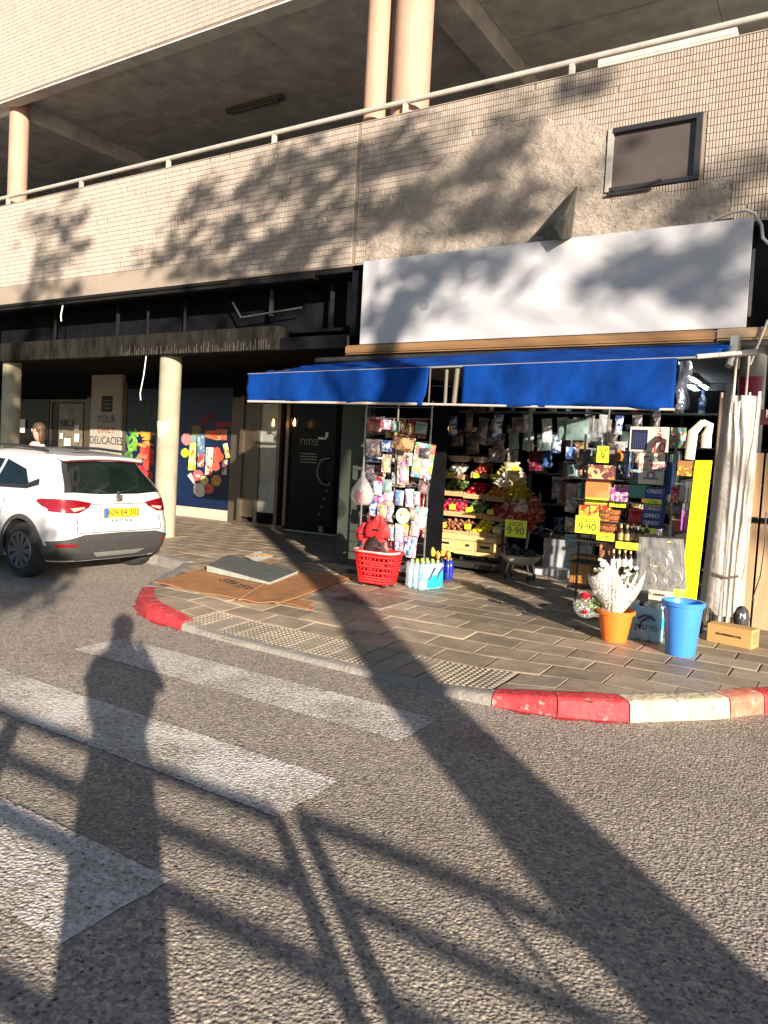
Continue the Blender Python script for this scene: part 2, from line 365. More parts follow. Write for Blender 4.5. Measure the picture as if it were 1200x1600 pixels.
# bedding surface between the stones
def inside(x, y, inset=0):
    # above the kerb polyline
    for (a, b), (c, d) in zip(KL, KL[1:]):
        if a <= x < c:
            return y > b+(d-b)*(x-a)/(c-a)+inset
    return False
def kdist(x, y):
    best = 9
    for (a, b), (c, d) in zip(KL, KL[1:]):
        ex, ey = c-a, d-b; t = max(0, min(1, ((x-a)*ex+(y-b)*ey)/(ex*ex+ey*ey)))
        best = min(best, math.hypot(x-a-ex*t, y-b-ey*t))
    return best
def inpoly(x, y):
    P = KL+[(-30,30)]; k = False; j = len(P)-1
    for i in range(len(P)):
        (xi, yi), (xj, yj) = P[i], P[j]
        if (yi > y) != (yj > y) and x < (xj-xi)*(y-yi)/(yj-yi)+xi: k = not k
        j = i
    return k
m = MB(); st = .12; nx = int(15/st); ny = int(10/st)
vid = {}
for i in range(nx):
    for j in range(ny):
        x, y = -12+i*st, 4.6+j*st; ok = all(inpoly(x+a, y+b) for a in (0, st) for b in (0, st)) or (inpoly(x+st/2, y+st/2) and kdist(x+st/2, y+st/2) > .05)
        if not ok: continue
        m.add([(a, b, sz(a, b)-.012) for a, b in ((x,y),(x+st,y),(x+st,y+st),(x,y+st))], [(0,1,2,3)])
m.add([(-30,7.45,SID-.012),(-12,7.45,SID-.012),(-12,14,SID-.012),(-30,14,SID-.012)], [(0,1,2,3)])
build('bedding', m, M_pbase, pave)
# kerb stones
def kpt(s):
    acc = 0
    for (a, b), (c, d) in zip(KL, KL[1:]):
        l = math.hypot(c-a, d-b)
        if acc+l >= s: t = (s-acc)/l; return (a+(c-a)*t, b+(d-b)*t, (c-a)/l, (d-b)/l)
        acc += l
    return (*KL[-1], 0, 1)
def sarc(x):
    acc = 0
    for (a, b), (c, d) in zip(KL, KL[1:]):
        if a <= x <= c: return acc+math.hypot(c-a, d-b)*(x-a)/(c-a)
        acc += math.hypot(c-a, d-b)
    return acc
def kerb(s0, s1, mt, wdt=.15, top=None):
    m = MB(); n = max(1, int((s1-s0)/.09)); rings = []; rd = random.Random(int(s0*50))
    s0 += .004; s1 -= .004
    for i in range(n+1):
        x, y, dx, dy = kpt(s0+(s1-s0)*i/n); nx_, ny_ = -dy, dx
        j = rd.uniform(-.004, .004)
        z = sz(x+nx_*.1, y+ny_*.1)+.004+rd.uniform(-.002, .002)
        z = max(z, .03)
        rings += [(x-nx_*.012, y-ny_*.012, -.02), (x+nx_*(.002+j), y+ny_*(.002+j), z-.028), (x+nx_*.014, y+ny_*.014, z-.008), (x+nx_*.035, y+ny_*.035, z), (x+nx_*wdt, y+ny_*wdt, z), (x+nx_*wdt, y+ny_*wdt, -.02)]
    f = []
    for i in range(n):
        for k in range(5): a = i*6+k; f.append((a, a+6, a+7, a+1))
    f += [(0,1,2,3,4,5), tuple(n*6+k for k in (5,4,3,2,1,0))]
    m.add(rings, f); return build('kerb_stone', m, mt, pave, smooth=45)
cuts = [(-9.0,-8.0,M_kgrey),(-8.0,-7.32,M_kgrey),(-7.32,-6.98,M_kgrey),(-6.98,-6.3,M_kgrey),(-6.3,-5.9,M_kred),(-5.9,-5.5,M_kred),(-5.5,-4.95,M_kred),
        (-4.95,-4.35,M_kgrey),(-4.35,-3.7,M_kgrey),(-3.7,-3.1,M_kgrey),(-3.1,-2.5,M_kgrey),(-2.5,-1.94,M_kgrey),(-1.94,-1.52,M_kred),(-1.52,-1.12,M_kred),
        (-1.12,-.6,M_kcream),(-.6,-.42,M_korange),(-.42,.2,M_kred),(.2,.9,M_kcream),(.9,1.6,M_kred),(1.6,2.2,M_kgrey)]
for a, b, mt in cuts: kerb(sarc(a), sarc(b), mt, .15 if mt is not M_kgrey or b < -4.9 else .12)
s = sarc(-9.0)
while s > sarc(-29): kerb(s-1, s, M_kgrey); s -= 1
# red paint splashed on the road at the foot of the red stones
def splash(px, mt, seed):
    rd = random.Random(seed); m = MB()
    top = px; bot = [(x+rd.uniform(-.02,.02), y-rd.uniform(.02,.09)) for x, y in px]
    pts = top+bot[::-1]; m.add([(x, y, .004) for x, y in pts], [tuple(range(len(pts)))]); build('paint_splash', m, mt, kind='structure')
splash([(-6.2+i*.06, kpt(sarc(-6.2+i*.06))[1]+.01) for i in range(22)], M_kred, 3)
splash([(-1.9+i*.06, kpt(sarc(-1.9+i*.06))[1]+.01) for i in range(14)], M_kred, 4)

# paving stones
TX0, TX1, TY0, TY1 = -5.0, -1.98, 4.83, 5.30
stones = []; m_far = MB()
def stone(x0, y0, x1, y1, rd, tact=False):
    g = .006; z = lambda x, y: sz(x, y)
    dz = rd.uniform(-.003, .003); tx, ty = rd.uniform(-.006, .006), rd.uniform(-.006, .006); cx, cy = (x0+x1)/2, (y0+y1)/2
    zz = lambda x, y: z(x, y)+dz+tx*(x-cx)+ty*(y-cy)
    a = [(x0+g, y0+g), (x1-g, y0+g), (x1-g, y1-g), (x0+g, y1-g)]; b = [(x0+g+.006, y0+g+.006), (x1-g-.006, y0+g+.006), (x1-g-.006, y1-g-.006), (x0+g+.006, y1-g-.006)]
    vs = [(x, y, zz(x, y)-.03) for x, y in a]+[(x, y, zz(x, y)-.004) for x, y in a]+[(x, y, zz(x, y)) for x, y in b]
    fs = [(8,9,10,11)]+[(i, (i+1)%4, 4+(i+1)%4, 4+i) for i in range(4)]+[(4+i, 4+(i+1)%4, 8+(i+1)%4, 8+i) for i in range(4)]
    return vs, fs
rd = random.Random(5); PW, PH = .45, .30; cand = []
for j in range(0, 34):
    y0 = 4.70+j*PH; off = (j%2)*PW*.5+rd.uniform(-.03, .03)
    x = -14+off
    while x < 2.2:
        w_ = PW
        x0, x1, y1 = x, x+w_, y0+PH; x += w_
        if y0 > 12: continue
        cs = [(x0, y0), (x1, y0), (x1, y1), (x0, y1)]
        # clip against the kerb band
        ok = [inpoly(a, b) and kdist(a, b) > .13 for a, b in cs]
        if x0 < TX1 and x1 > TX0 and y0 < TY1:
            if x0 >= TX0 and x1 <= TX1: 
                if y0 >= TY1-.02: pass
                else: continue
            else:
                if x0 < TX0: x1 = min(x1, TX0)
                else: x0 = max(x0, TX1)
                if x1-x0 < .05: continue
                cs = [(x0, y0), (x1, y0), (x1, y1), (x0, y1)]; ok = [inpoly(a, b) and kdist(a, b) > .13 for a, b in cs]
        if all(ok): poly = None
        elif any(ok) or inpoly((x0+x1)/2, (y0+y1)/2):
            poly = []; K = 28
            for q in range(4):
                a, b = cs[q], cs[(q+1)%4]
                for k in range(7): poly.append((a[0]+(b[0]-a[0])*k/7, a[1]+(b[1]-a[1])*k/7))
            out = []
            okp = lambda a, b: inpoly(a, b) and kdist(a, b) > .125
            ins = [(x0+(x1-x0)*(i+.5)/8, y0+(y1-y0)*(j_+.5)/8) for i in range(8) for j_ in range(8)]; ins = [q for q in ins if okp(*q)]
            if len(ins) < 4: continue
            gx, gy = sum(q[0] for q in ins)/len(ins), sum(q[1] for q in ins)/len(ins)
            if not okp(gx, gy): gx, gy = ins[len(ins)//2]
            for (px_, py_) in poly:
                if okp(px_, py_): out.append((px_, py_)); continue
                lo, hi = 0., 1.
                for _k in range(8):
                    t = (lo+hi)/2
                    if okp(gx+(px_-gx)*t, gy+(py_-gy)*t): lo = t
                    else: hi = t
                out.append((gx+(px_-gx)*lo, gy+(py_-gy)*lo))
            if len(out) < 4: continue
            # centroid test; keep convex clip
            poly = out
        else: continue
        cand.append((math.hypot((x0+x1)/2, (y0+y1)/2), x0, y0, x1, y1, poly))
cand.sort(key=lambda c: c[0])
def inview(x, y):
    d = Vector((x, y, .13-CAMZ)); c = d.dot(fw); return c > 0 and abs(d.dot(rt)/c*FPX+CX-600) < 640
nst = 0
for _, x0, y0, x1, y1, poly in cand:
    if poly is None: vs, fs = stone(x0, y0, x1, y1, rd)
    else:
        n = len(poly); cx = sum(p[0] for p in poly)/n; cy = sum(p[1] for p in poly)/n
        sh = [(cx+(x-cx)*.975, cy+(y-cy)*.965) for x, y in poly]
        vs = [(x, y, sz(x, y)-.03) for x, y in sh]+[(x, y, sz(x, y)) for x, y in sh]
        fs = [tuple(range(n, 2*n))]+[(i, (i+1)%n, n+(i+1)%n, n+i) for i in range(n)]
    if nst < 280 and inview((x0+x1)/2, (y0+y1)/2):
        nst += 1; build('paving_stone', MB().add(vs, fs), M_paver, pave)
    else: m_far.add(vs, fs)
build('paving_stones', m_far, M_paver, pave, kind='stuff')
# tactile slabs with rows of small domes
k = 0; dm = MB(); x = TX0
while x < TX1-.05:
    for (ya, yb) in ((TY0-.02, TY1),):
        x1 = min(x+.2, TX1); vs, fs = stone(x, ya, x1, yb, rd); build('tactile_paving_stone', MB().add(vs, fs), M_tact, pave)
        for a in range(4):
            for b in range(10):
                qx, qy = x+.028+a*.048, ya+.03+b*.048
                if qx > x1-.02 or qy > yb-.02: continue
                q = sz(qx, qy); r1, r2 = .017, .011
                dm.add([(qx+r1*math.cos(t), qy+r1*math.sin(t), q-.001) for t in [i*math.pi/3 for i in range(6)]]+[(qx+r2*math.cos(t), qy+r2*math.sin(t), q+.006) for t in [i*math.pi/3 for i in range(6)]],
                    [(6,7,8,9,10,11)]+[(i, (i+1)%6, 6+(i+1)%6, 6+i) for i in range(6)])
    x += .2
build('tactile_domes', dm, M_tact, pave, kind='stuff')
# litter on road and paving
rd = random.Random(11); m = MB()
for i in range(70):
    x, y = rd.uniform(-8, -1), rd.uniform(1.6, 8.4); z = sz(x, y)+.002 if inpoly(x, y) else .002; r = rd.uniform(.004, .011); a = rd.uniform(0, 6)
    m.add([(x+r*math.cos(a+t)*rd.uniform(.6, 1.3), y+r*math.sin(a+t)*rd.uniform(.6, 1.3), z+.003*(i%2)) for t in (0, 1.3, 2.6, 4, 5.2)], [(0,1,2,3,4)])
tag(build('litter', m, M_paper, kind='stuff'), 'small pale crumbs of litter scattered on road and paving', 'litter')

# ================================================================ BUILDING
BX0, BX1 = -32.0, 0.9; FY = 8.6
bld = thing('apartment_building', 'tiled concrete building with open gallery above dark arcade of shops', 'building', (-6, 9, 0.13))
def B(name, x0, y0, z0, x1, y1, z1, mt, par=bld, bevel=0, **k): return build(name, MB().box(x0, y0, z0, x1, y1, z1), mt, par, bevel=bevel, **k)
PT, PB = 6.13, 4.22
# gallery parapet, left and right of the movement joint
WX0, WX1, WZ0, WZ1 = -2.56, -1.60, 4.73, 5.40
par = B('parapet_wall', BX0, FY+.012, PB, WX0, FY+.18, PT-.012, M_grout)
B('parapet_wall', WX1, FY+.012, PB, BX1, FY+.18, PT-.012, M_grout); B('parapet_wall', WX0, FY+.012, WZ1, WX1, FY+.18, PT-.012, M_grout); B('parapet_wall', WX0, FY+.012, PB, WX1, FY+.18, WZ0, M_grout)
B('plaster_band', BX0, FY-.004, PB-.0, -8.3, FY+.02, PB+.33, M_plaster)
# coping
B('coping', BX0, FY-.006, PT-.012, -5.965, FY+.2, PT, M_plaster); B('coping', -5.945, FY-.006, PT-.012, BX1, FY+.2, PT, M_plaster)
# rough plaster patch
rd = random.Random(3)
def patch_z(x):
    if -5.75 < x < -2.5: return 4.6+1.1*max(0, min(1, (x+5.75)/1.9))**.6*(1-.25*max(0, (x+3.5)))+.10*noise.noise(Vector((x*4, 0, 0)))
    if -2.5 <= x < -1.2: return 4.62+.05*math.sin(x*8)
    return 0
def inpatch(x, z):
    if -5.8 < x < -2.62:
        t = patch_z(x); 
        return z < t
    if -2.62 <= x < -1.25: return z < patch_z(x)
    return False
def patch_fn(u, v):
    x = -5.9+4.75*u; top = max(PB+.001, patch_z(x)+.03 if -5.8 < x < -1.25 else PB+.02)
    z = PB+.002+(top-PB)*v
    y = FY-.012+.013*math.sin(x*41+z*17)*math.sin(z*37-x*13)+.006*math.sin(x*93+z*71)
    if v in (0, 1) or u in (0, 1): y = FY+.012
    return (x, min(y, FY+.012), z)
mp_ = MB()
# keep clear of the window opening
for seg in ((-5.9, WX0-.03, None), (WX0-.03, WX1+.03, WZ0-.03), (WX1+.03, -1.15, None)):
    x0, x1, zc = seg; nx = int((x1-x0)/.02)
    def f(u, v, x0=x0, x1=x1, zc=zc):
        x = x0+(x1-x0)*u; top = max(PB+.02, patch_z(x)+.03 if -5.8 < x < -1.25 else PB+.02)
        if zc: top = min(top, zc)
        z = PB+.002+(top-PB)*v; y = FY-.002+.013*noise.fractal(Vector((x*7, 3, z*11)), .9, 2.1, 4)
        if v in (0, 1) or (u in (0, 1) and zc is None and (x < -5.8 or x > -1.2)): y = FY+.012
        return (x, min(y, FY+.012), z)
    mp_.grid(f, nx, 70)
build('roughcast_patch', mp_, M_stucco, bld, smooth=80)
# tiles
def tiles(x0, x1, z0, z1, tw=.0315, th=.078, keep=None, single=None, y=FY, gap=.0045):
    m = MB(); singles = []; nr = int((z1-z0)/th)
    for j in range(nr):
        z = z1-(j+1)*th; x = x0
        while x < x1-tw*.5:
            xc = x+tw/2; zc = z+th/2
            if keep is None or keep(xc, zc):
                d = random.uniform(-.0012, .0012)
                vs = [(x+gap/2, y+.012, z+gap/2), (x+tw-gap/2, y+.012, z+gap/2), (x+tw-gap/2, y+.012, z+th-gap/2), (x+gap/2, y+.012, z+th-gap/2),
                      (x+gap/2+.002, y+d, z+gap/2+.002), (x+tw-gap/2-.006, y+d+.002, z+gap/2+.002), (x+tw-gap/2-.006, y+d+.002, z+th-gap/2-.002), (x+gap/2+.002, y+d, z+th-gap/2-.002)]
                fs = [(4,5,6,7),(0,1,5,4),(1,2,6,5),(2,3,7,6),(3,0,4,7)]
                m.add(vs, fs)
            x += tw
    return m
def keepA(x, z):
    if random.random() < .004: return False
    e = random.uniform(-.13, .0)
    if inpatch(x, z-e): return False
    if WX0-.05 < x < WX1+.05 and WZ0-.05 < z < WZ1+.05: return False
    if x < -8.3 and z < PB+.335: return False
    if abs(x+5.955) < .02: return False
    if x < -5.97 and z < PB+.03: return False
    return True
tm = tiles(-16.6, BX1, PB, PT-.013, keep=keepA)
# the nearest whole tiles one by one, the rest as one part
near = MB(); far = MB(); cnt = 0; quads = []
for i in range(0, len(tm.v)//8):
    v = tm.v[i*8:i*8+8]; quads.append((v[0][0], v))
quads.sort(key=lambda q: math.hypot(q[0]+1.0, (q[1][0][2]-5.6)*.6) if q[0] < -.7 else 99)
F5 = [(4,5,6,7),(0,1,5,4),(1,2,6,5),(2,3,7,6),(3,0,4,7)]
for i, (_, v) in enumerate(quads):
    if i < 296: build('wall_tile', MB().add(v, F5), M_tile, bld)
    else: far.add(v, F5)
build('wall_tiles', far, M_tile, bld, kind='stuff')
B('plaster_band', -16.6-15, FY-.002, PB+.33, -16.6, FY+.02, PT-.013, M_tile)
# upper storey parapet
UB = 8.15
B('upper_wall', BX0, FY+.012, UB, BX1, FY+.25, 14, M_grout)
build('upper_wall_tiles', tiles(-17.5, -3.5, UB+.005, UB+2.6), M_tile, bld, kind='stuff')
B('upper_wall_edge', BX0, FY+.02, UB-.03, BX1, FY+.27, UB, M_conc)
# gallery ceiling boards with open joints, beams, slab
CZ = 8.35
ys = [FY+.27, 10.29, 11.40, 12.5, 13.6]
for a, b in zip(ys, ys[1:]):
    for xa, xb in ((BX0, -15.06), (-14.44, -5.61), (-5.09, BX1)):
        if xb-xa < .3: continue
        n = 1 if xa < -20 else max(1, int((xb-xa)/2.3))
        for k in range(n):
            B('ceiling_panel', xa+(xb-xa)*k/n+.004, a+.012, CZ+random.uniform(-.004, .004), xa+(xb-xa)*(k+1)/n-.004, b-.012, CZ+.08, M_conc)
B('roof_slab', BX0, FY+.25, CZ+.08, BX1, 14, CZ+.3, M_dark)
for a, b in ((-15.05, -14.45), (-5.6, -5.1)): B('ceiling_beam', a, FY+.27, 8.03, b, 13.6, CZ+.05, M_conc, bevel=.012)
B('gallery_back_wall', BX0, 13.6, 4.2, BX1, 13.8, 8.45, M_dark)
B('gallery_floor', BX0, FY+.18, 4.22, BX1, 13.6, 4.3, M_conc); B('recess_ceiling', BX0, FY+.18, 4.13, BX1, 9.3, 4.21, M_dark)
for x, r, yy in ((-5.42, .256, 9.0), (-5.98, .169, 9.0), (-14.43, .182, 9.0)):
    m = MB(); m.lathe([(r, 4.3), (r, 8.1), (r, CZ)], 36, (x, yy, 0)); build('gallery_column', m, M_col, bld, smooth=40)
for x in (-.2, -10.3-9.5): 
    m = MB(); m.lathe([(.18, 4.3), (.18, CZ)], 36, (x, 9.0, 0)); 
    if x < -15: build('gallery_column', m, M_col, bld, smooth=40)
# small window let into the parapet
win = B('window', WX0-.012, FY-.02, WZ0-.012, WX0+.045, FY+.1, WZ1+.012, mat('pale_frame', (.35,.33,.30), .5))
fr = MB(); fr.box(WX1-.045, FY-.03, WZ0-.01, WX1+.012, FY+.1, WZ1+.012); fr.box(WX0+.045, FY-.03, WZ1-.04, WX1-.045, FY+.1, WZ1+.012); fr.box(WX0+.045, FY-.03, WZ0-.012, WX1-.045, FY+.1, WZ0+.03)
build('window_frame', fr, M_blackm, win)
build('window_pane', MB().box(WX0+.045, FY+.03, WZ0+.03, WX1-.045, FY+.05, WZ1-.04), mat('brown_pane', (.075,.06,.052), .35, var=.15, scale=3), win)
m = MB(); m.tube([(WX0+.1, FY-.04, WZ0-.03), (WX0+.35, FY-.05, WZ0-.02), (WX0+.6, FY-.04, WZ0+.03)], .014, 6); m.box(WX0+.02, FY-.05, WZ0-.06, WX0+.5, FY-.02, WZ0-.035)
build('window_sill', m, M_blackm, win)
# bent sheet of flashing hanging out of the wall
p = [at(902, 290, 8.5), at(836, 368, 8.45), at(878, 374, 8.25), at(893, 372, 8.45), at(884, 330, 8.3), at(862, 350, 8.28)]
m = MB(); m.add([p[0], p[1], p[5], p[4], p[2], p[3]], [(0,1,2), (0,2,3), (2,4,3), (1,4,2), (3,4,5), (0,3,5)])
o = build('bent_flashing', m, mat('weathered_zinc', (.075,.072,.06), .6, metal=.3, var=.4, scale=12), bld)
md = o.modifiers.new('s', 'SOLIDIFY'); md.thickness = .006
# gallery fluorescent fitting
fx = thing('ceiling_light', 'unlit dark batten light under the gallery ceiling, left of the round columns', 'ceiling light', (-10.2, 11.15, CZ))
build('fitting_body', MB().box(-10.9, 11.08, CZ-.1, -9.5, 11.22, CZ-.012), mat('fitting_brown', (.10,.085,.07), .5), fx, bevel=.01)
build('diffuser', MB().box(-10.8, 11.1, CZ-.13, -9.6, 11.2, CZ-.1), mat('fitting_diffuser', (.16,.15,.13), .4), fx, bevel=.008)
# railing
rl = thing('balcony_railing', 'long white painted tube railing with short posts along the gallery parapet', 'railing', (-7, 8.69, PT))
px = [-5.30-2.23*k for k in range(-3, 12)]
for x in px:
    if x > .8: continue
    build('rail_post', MB().box(x-.028, 8.66, PT, x+.028, 8.716, PT+.155), M_rail, rl)
m = MB(); m.tube([(BX0, 8.69, PT+.185)]+[(x, 8.69, PT+.185+random.uniform(-.004, .004)) for x in px[::-1]]+[(BX1, 8.69, PT+.185)], .036, 12); build('handrail', m, M_rail, rl, smooth=50)
# air-conditioner casing on the gallery and a small white box further left
ac = thing('air_conditioner', 'long cream louvred unit casing standing behind the railing at top right', 'air conditioner', (-2.1, 9.0, 4.3))
build('casing', MB().box(-2.87, 8.98, 5.9, -1.38, 9.3, 6.43), mat('cream_casing', (.55,.50,.42), .5), ac, bevel=.008)
for k in range(9): build('louvre_slot', MB().box(-2.4+k*.105, 8.972, 6.265, -2.4+k*.105+.085, 8.99, 6.285), M_black, ac)
build('trim_line', MB().box(-2.87, 8.972, 6.36, -1.38, 8.98, 6.364), M_conc, ac)
wb = thing('wall_box', 'small white box just behind the railing post near the left beam', 'box', (-9.9, 9.2, 4.3))
build('box_body', MB().box(-10.2, 9.2, 6.0, -9.6, 9.35, 6.42), M_white, wb, bevel=.006); m = MB(); m.cyl((-9.82, 9.199, 6.36), (-9.82, 9.19, 6.36), .05, n=16); build('vent_disc', m, M_conc, wb)
# dark band under the parapet (open sign box), left part
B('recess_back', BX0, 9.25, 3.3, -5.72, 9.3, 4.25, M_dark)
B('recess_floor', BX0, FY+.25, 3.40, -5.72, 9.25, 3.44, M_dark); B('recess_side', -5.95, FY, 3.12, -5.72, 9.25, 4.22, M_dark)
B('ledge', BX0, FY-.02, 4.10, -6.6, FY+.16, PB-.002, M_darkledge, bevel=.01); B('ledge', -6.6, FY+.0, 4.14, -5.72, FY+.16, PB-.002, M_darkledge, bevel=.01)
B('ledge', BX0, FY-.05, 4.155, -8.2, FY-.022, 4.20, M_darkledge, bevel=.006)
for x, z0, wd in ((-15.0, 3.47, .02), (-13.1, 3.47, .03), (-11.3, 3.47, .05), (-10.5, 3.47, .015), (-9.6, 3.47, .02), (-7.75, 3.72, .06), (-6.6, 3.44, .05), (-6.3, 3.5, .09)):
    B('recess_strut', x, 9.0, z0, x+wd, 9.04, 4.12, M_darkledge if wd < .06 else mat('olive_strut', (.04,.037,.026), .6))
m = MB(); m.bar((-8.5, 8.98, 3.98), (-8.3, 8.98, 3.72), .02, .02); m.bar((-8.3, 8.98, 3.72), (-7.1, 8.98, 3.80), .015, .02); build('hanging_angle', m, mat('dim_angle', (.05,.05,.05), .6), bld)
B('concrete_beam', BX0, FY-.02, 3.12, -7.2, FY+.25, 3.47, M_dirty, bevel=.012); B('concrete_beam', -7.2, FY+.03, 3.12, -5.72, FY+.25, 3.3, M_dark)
rd = random.Random(8); m = MB()
for k in range(60):
    x = -10.6+k*.055+rd.uniform(-.02, .02); h = rd.uniform(.04, .16); m.box(x, FY-.026, 3.13, x+rd.uniform(.006, .014), FY-.02, 3.13+h)
build('peeling_edge', m, mat('peeling_plaster', (.06,.055,.045), .9), bld, kind='stuff')
m = MB(); m.tube([(-10.03, 8.62, 3.12), (-10.05, 8.6, 2.8), (-10.12, 8.6, 2.5), (-10.1, 8.6, 2.38)], .009, 6); m.tube([(-12.3, 8.62, 4.1), (-12.32, 8.6, 3.9), (-12.3, 8.6, 3.8)], .012, 6); build('loose_wire', m, M_white, bld)
# blank sign box right
sg = thing('shop_sign', 'wide blank white sign box over the blue awning', 'sign', (-3.35, 8.5, 3.11))
build('sign_face', MB().box(-5.68, 8.45, 3.12, -1.02, 8.47, 4.215), M_sign, sg, bevel=.004)
build('sign_box', MB().box(-5.67, 8.47, 3.13, -1.03, 8.61, 4.205), M_blackm, sg)
m = MB(); m.cyl((-4.72, 8.449, 3.58), (-4.72, 8.444, 3.58), .07, n=20); build('stain_disc', m, mat('grey_smudge', (.3,.3,.33), .6), sg)
B('soffit_strip', -5.9, 8.42, 2.99, -1.3, 8.6, 3.11, M_brown, bevel=.02, seg=2); B('soffit_strip', -1.3, 8.44, 3.0, BX1, 8.6, 3.12, mat('tan_strip', (.36,.25,.15), .5), bevel=.02, seg=2)
B('side_recess', -1.0, FY+.0, 3.12, BX1, FY+.01, 4.22, M_dark)
m = MB(); m.tube([at(1110, 346, 8.55), at(1140, 333, 8.5), at(1165, 328, 8.48), at(1180, 334, 8.45), at(1190, 352, 8.45), at(1192, 372, 8.42), at(1200, 380, 8.4), at(1215, 390, 8.4)], .016, 8)
build('drooping_cable', m, mat('grey_cable', (.45,.42,.38), .6), bld, smooth=60); m = MB(); m.tube([at(1200, 500, 8.4), at(1188, 530, 8.4), at(1172, 570, 8.4)], .014, 6)
build('drooping_cable', m, mat('grey_cable', (.45,.42,.38), .6), bld, smooth=60)
# ground-floor pillars
def rpillar(x, y, r, mt, z1=3.3, seg=32):
    m = MB(); n = 14; m.lathe([(r*(1+.004*math.sin(k*3)), SID-.02+(z1-SID)*k/n) for k in range(n+1)], seg, (x, y, 0)); return build('pillar', m, mt, bld, smooth=40)
rpillar(-9.69, 8.85, .178, M_pillar); rpillar(-14.16, 8.85, .172, M_pillar); rpillar(-18.6, 8.85, .172, M_pillar); rpillar(-.96, 8.85, .13, M_pillar_w)
o = B('pillar', -6.02, 8.6, SID-.02, -5.5, 9.1, 3.3, M_pillar_g, bevel=.03, seg=3)
m = MB(); c = at(258, 660, 8.71)   # torn notice stuck on the round pillar
for k in range(1):
    def f(u, v):
        a = R(-120+78*u); rr = .183+.004*math.sin(9*u+5*v); z = c.z+.02-(.16+.12*math.sin(math.pi*min(1, u*1.2)))*v
        if v == 0: z += .01*math.sin(u*30)
        return (-9.69+rr*math.cos(a), 8.85+rr*math.sin(a), z)
    m.grid(f, 12, 4)
build('torn_notice', m, mat('torn_paper', (.62,.55,.38), .8, var=.2, scale=14), bld)
m = MB(); 
m.grid(lambda u, v: (-5.62+.1*u+.02*math.sin(9*v), 8.594, 1.0+.42*v+.03*math.sin(11*u)), 3, 6); build('torn_notice', m, mat('torn_paper', (.6,.5,.3)), bld)
# arcade ceiling and left shops
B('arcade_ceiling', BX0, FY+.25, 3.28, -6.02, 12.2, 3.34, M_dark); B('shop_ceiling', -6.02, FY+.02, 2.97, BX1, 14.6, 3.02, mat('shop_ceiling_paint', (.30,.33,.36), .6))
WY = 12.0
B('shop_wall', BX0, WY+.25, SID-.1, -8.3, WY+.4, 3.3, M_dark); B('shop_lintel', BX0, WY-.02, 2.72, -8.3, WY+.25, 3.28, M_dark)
M_floor2 = M_paver
B('shop_floor', -6.0, 9.0, SID-.03, BX1, 14.6, SID-.008, mat('shop_floor_tile', (.2,.2,.2), .3))
# left window of the deli
def window(x0, z0, x1, z1, y, fw_=.06, fm=M_blackm, par=bld, pane=M_glass):
    m = MB(); m.box(x0, y-.03, z0, x0+fw_, y+.03, z1); m.box(x1-fw_, y-.03, z0, x1, y+.03, z1); m.box(x0+fw_, y-.03, z1-fw_, x1-fw_, y+.03, z1); m.box(x0+fw_, y-.03, z0, x1-fw_, y+.03, z0+fw_)
    o = build('window', m, fm, par); build('window_pane', MB().box(x0+fw_, y-.006, z0+fw_, x1-fw_, y+.006, z1-fw_), pane, o); return o
M_sglass = mat('shop_glass', (.014,.012,.010), .2, var=.6, scale=1.5, spec=.2)
w1 = window(-19.2, .5, -17.5, 2.7, WY, pane=M_sglass); w2 = window(-17.45, .3, -16.0, 2.7, WY, fm=M_alu, pane=M_sglass)
window(-22, .5, -19.3, 2.7, WY, pane=M_sglass)
# sheet on the deli glass, coloured to stand in for the lit interior
M_lit = mat('shop_inside_wall', (.35,.30,.20), .7, emit=(1,.8,.5), es=.12)
build('interior_stand_in', MB().box(-17.1, WY-.012, 1.2, -16.15, WY-.008, 2.6), mat('dim_interior', (.16,.135,.09), .3, var=.5, scale=4), w2)
text(w2, 'NICE', (-16.75, WY-.02, 2.1), .24, M_ink, sx=1.1)
for x, z, a, b in ((-16.95, 1.78, .12, .15), (-16.33, 1.75, .17, .2), (-16.34, 2.0, .17, .13), (-16.1-.6, 1.62, .25, .22), (-18.6, 2.0, .22, .35)):
    build('stuck_notice', MB().box(x-a/2, WY-.04, z-b/2, x+a/2, WY-.036, z+b/2), M_paper, w2)
B('metal_jamb', -15.98, WY-.05, SID, -15.8, WY+.1, 2.75, M_alu)
pier = B('wall_pier', -15.72, WY-.12, SID, -14.62, WY+.25, 3.28, mat('deli_pier_paint', (.36,.33,.265), .6, world=True, var=.06))
text(pier, 'YOUR', (-15.12, WY-.125, 2.22), .26, M_ink, sx=.9); text(pier, 'DAILY', (-15.12, WY-.125, 1.97), .24, mat('brown_ink', (.30,.06,.05), .6), sx=.95); text(pier, 'DELICACIES', (-15.12, WY-.125, 1.71), .26, M_ink, sx=.88)
build('emblem_block', MB().box(-15.32, WY-.127, 2.4, -14.93, WY-.12, 2.78), M_ink, pier)
for k in range(3): build('emblem_bar', MB().box(-15.27, WY-.13, 2.48+k*.09, -14.98, WY-.126, 2.50+k*.09), mat('grey_ink', (.2,.19,.17), .6), pier)
m = MB()
for k in range(24):
    a = k*math.pi/12; m.obox((-15.12+.21*math.cos(a), WY-.123, 1.27+.21*math.sin(a)), (.03, .006, .012))
build('round_emblem', m, M_ink, pier)
for k in range(3): m = MB(); m.box(-15.22+k*.075, WY-.127, 1.22, -15.17+k*.075, WY-.12, 1.34); build('emblem_mark', m, M_inkred, pier)
B('metal_jamb', -14.62, WY-.06, SID, -14.52, WY+.1, 3.1, M_alu)
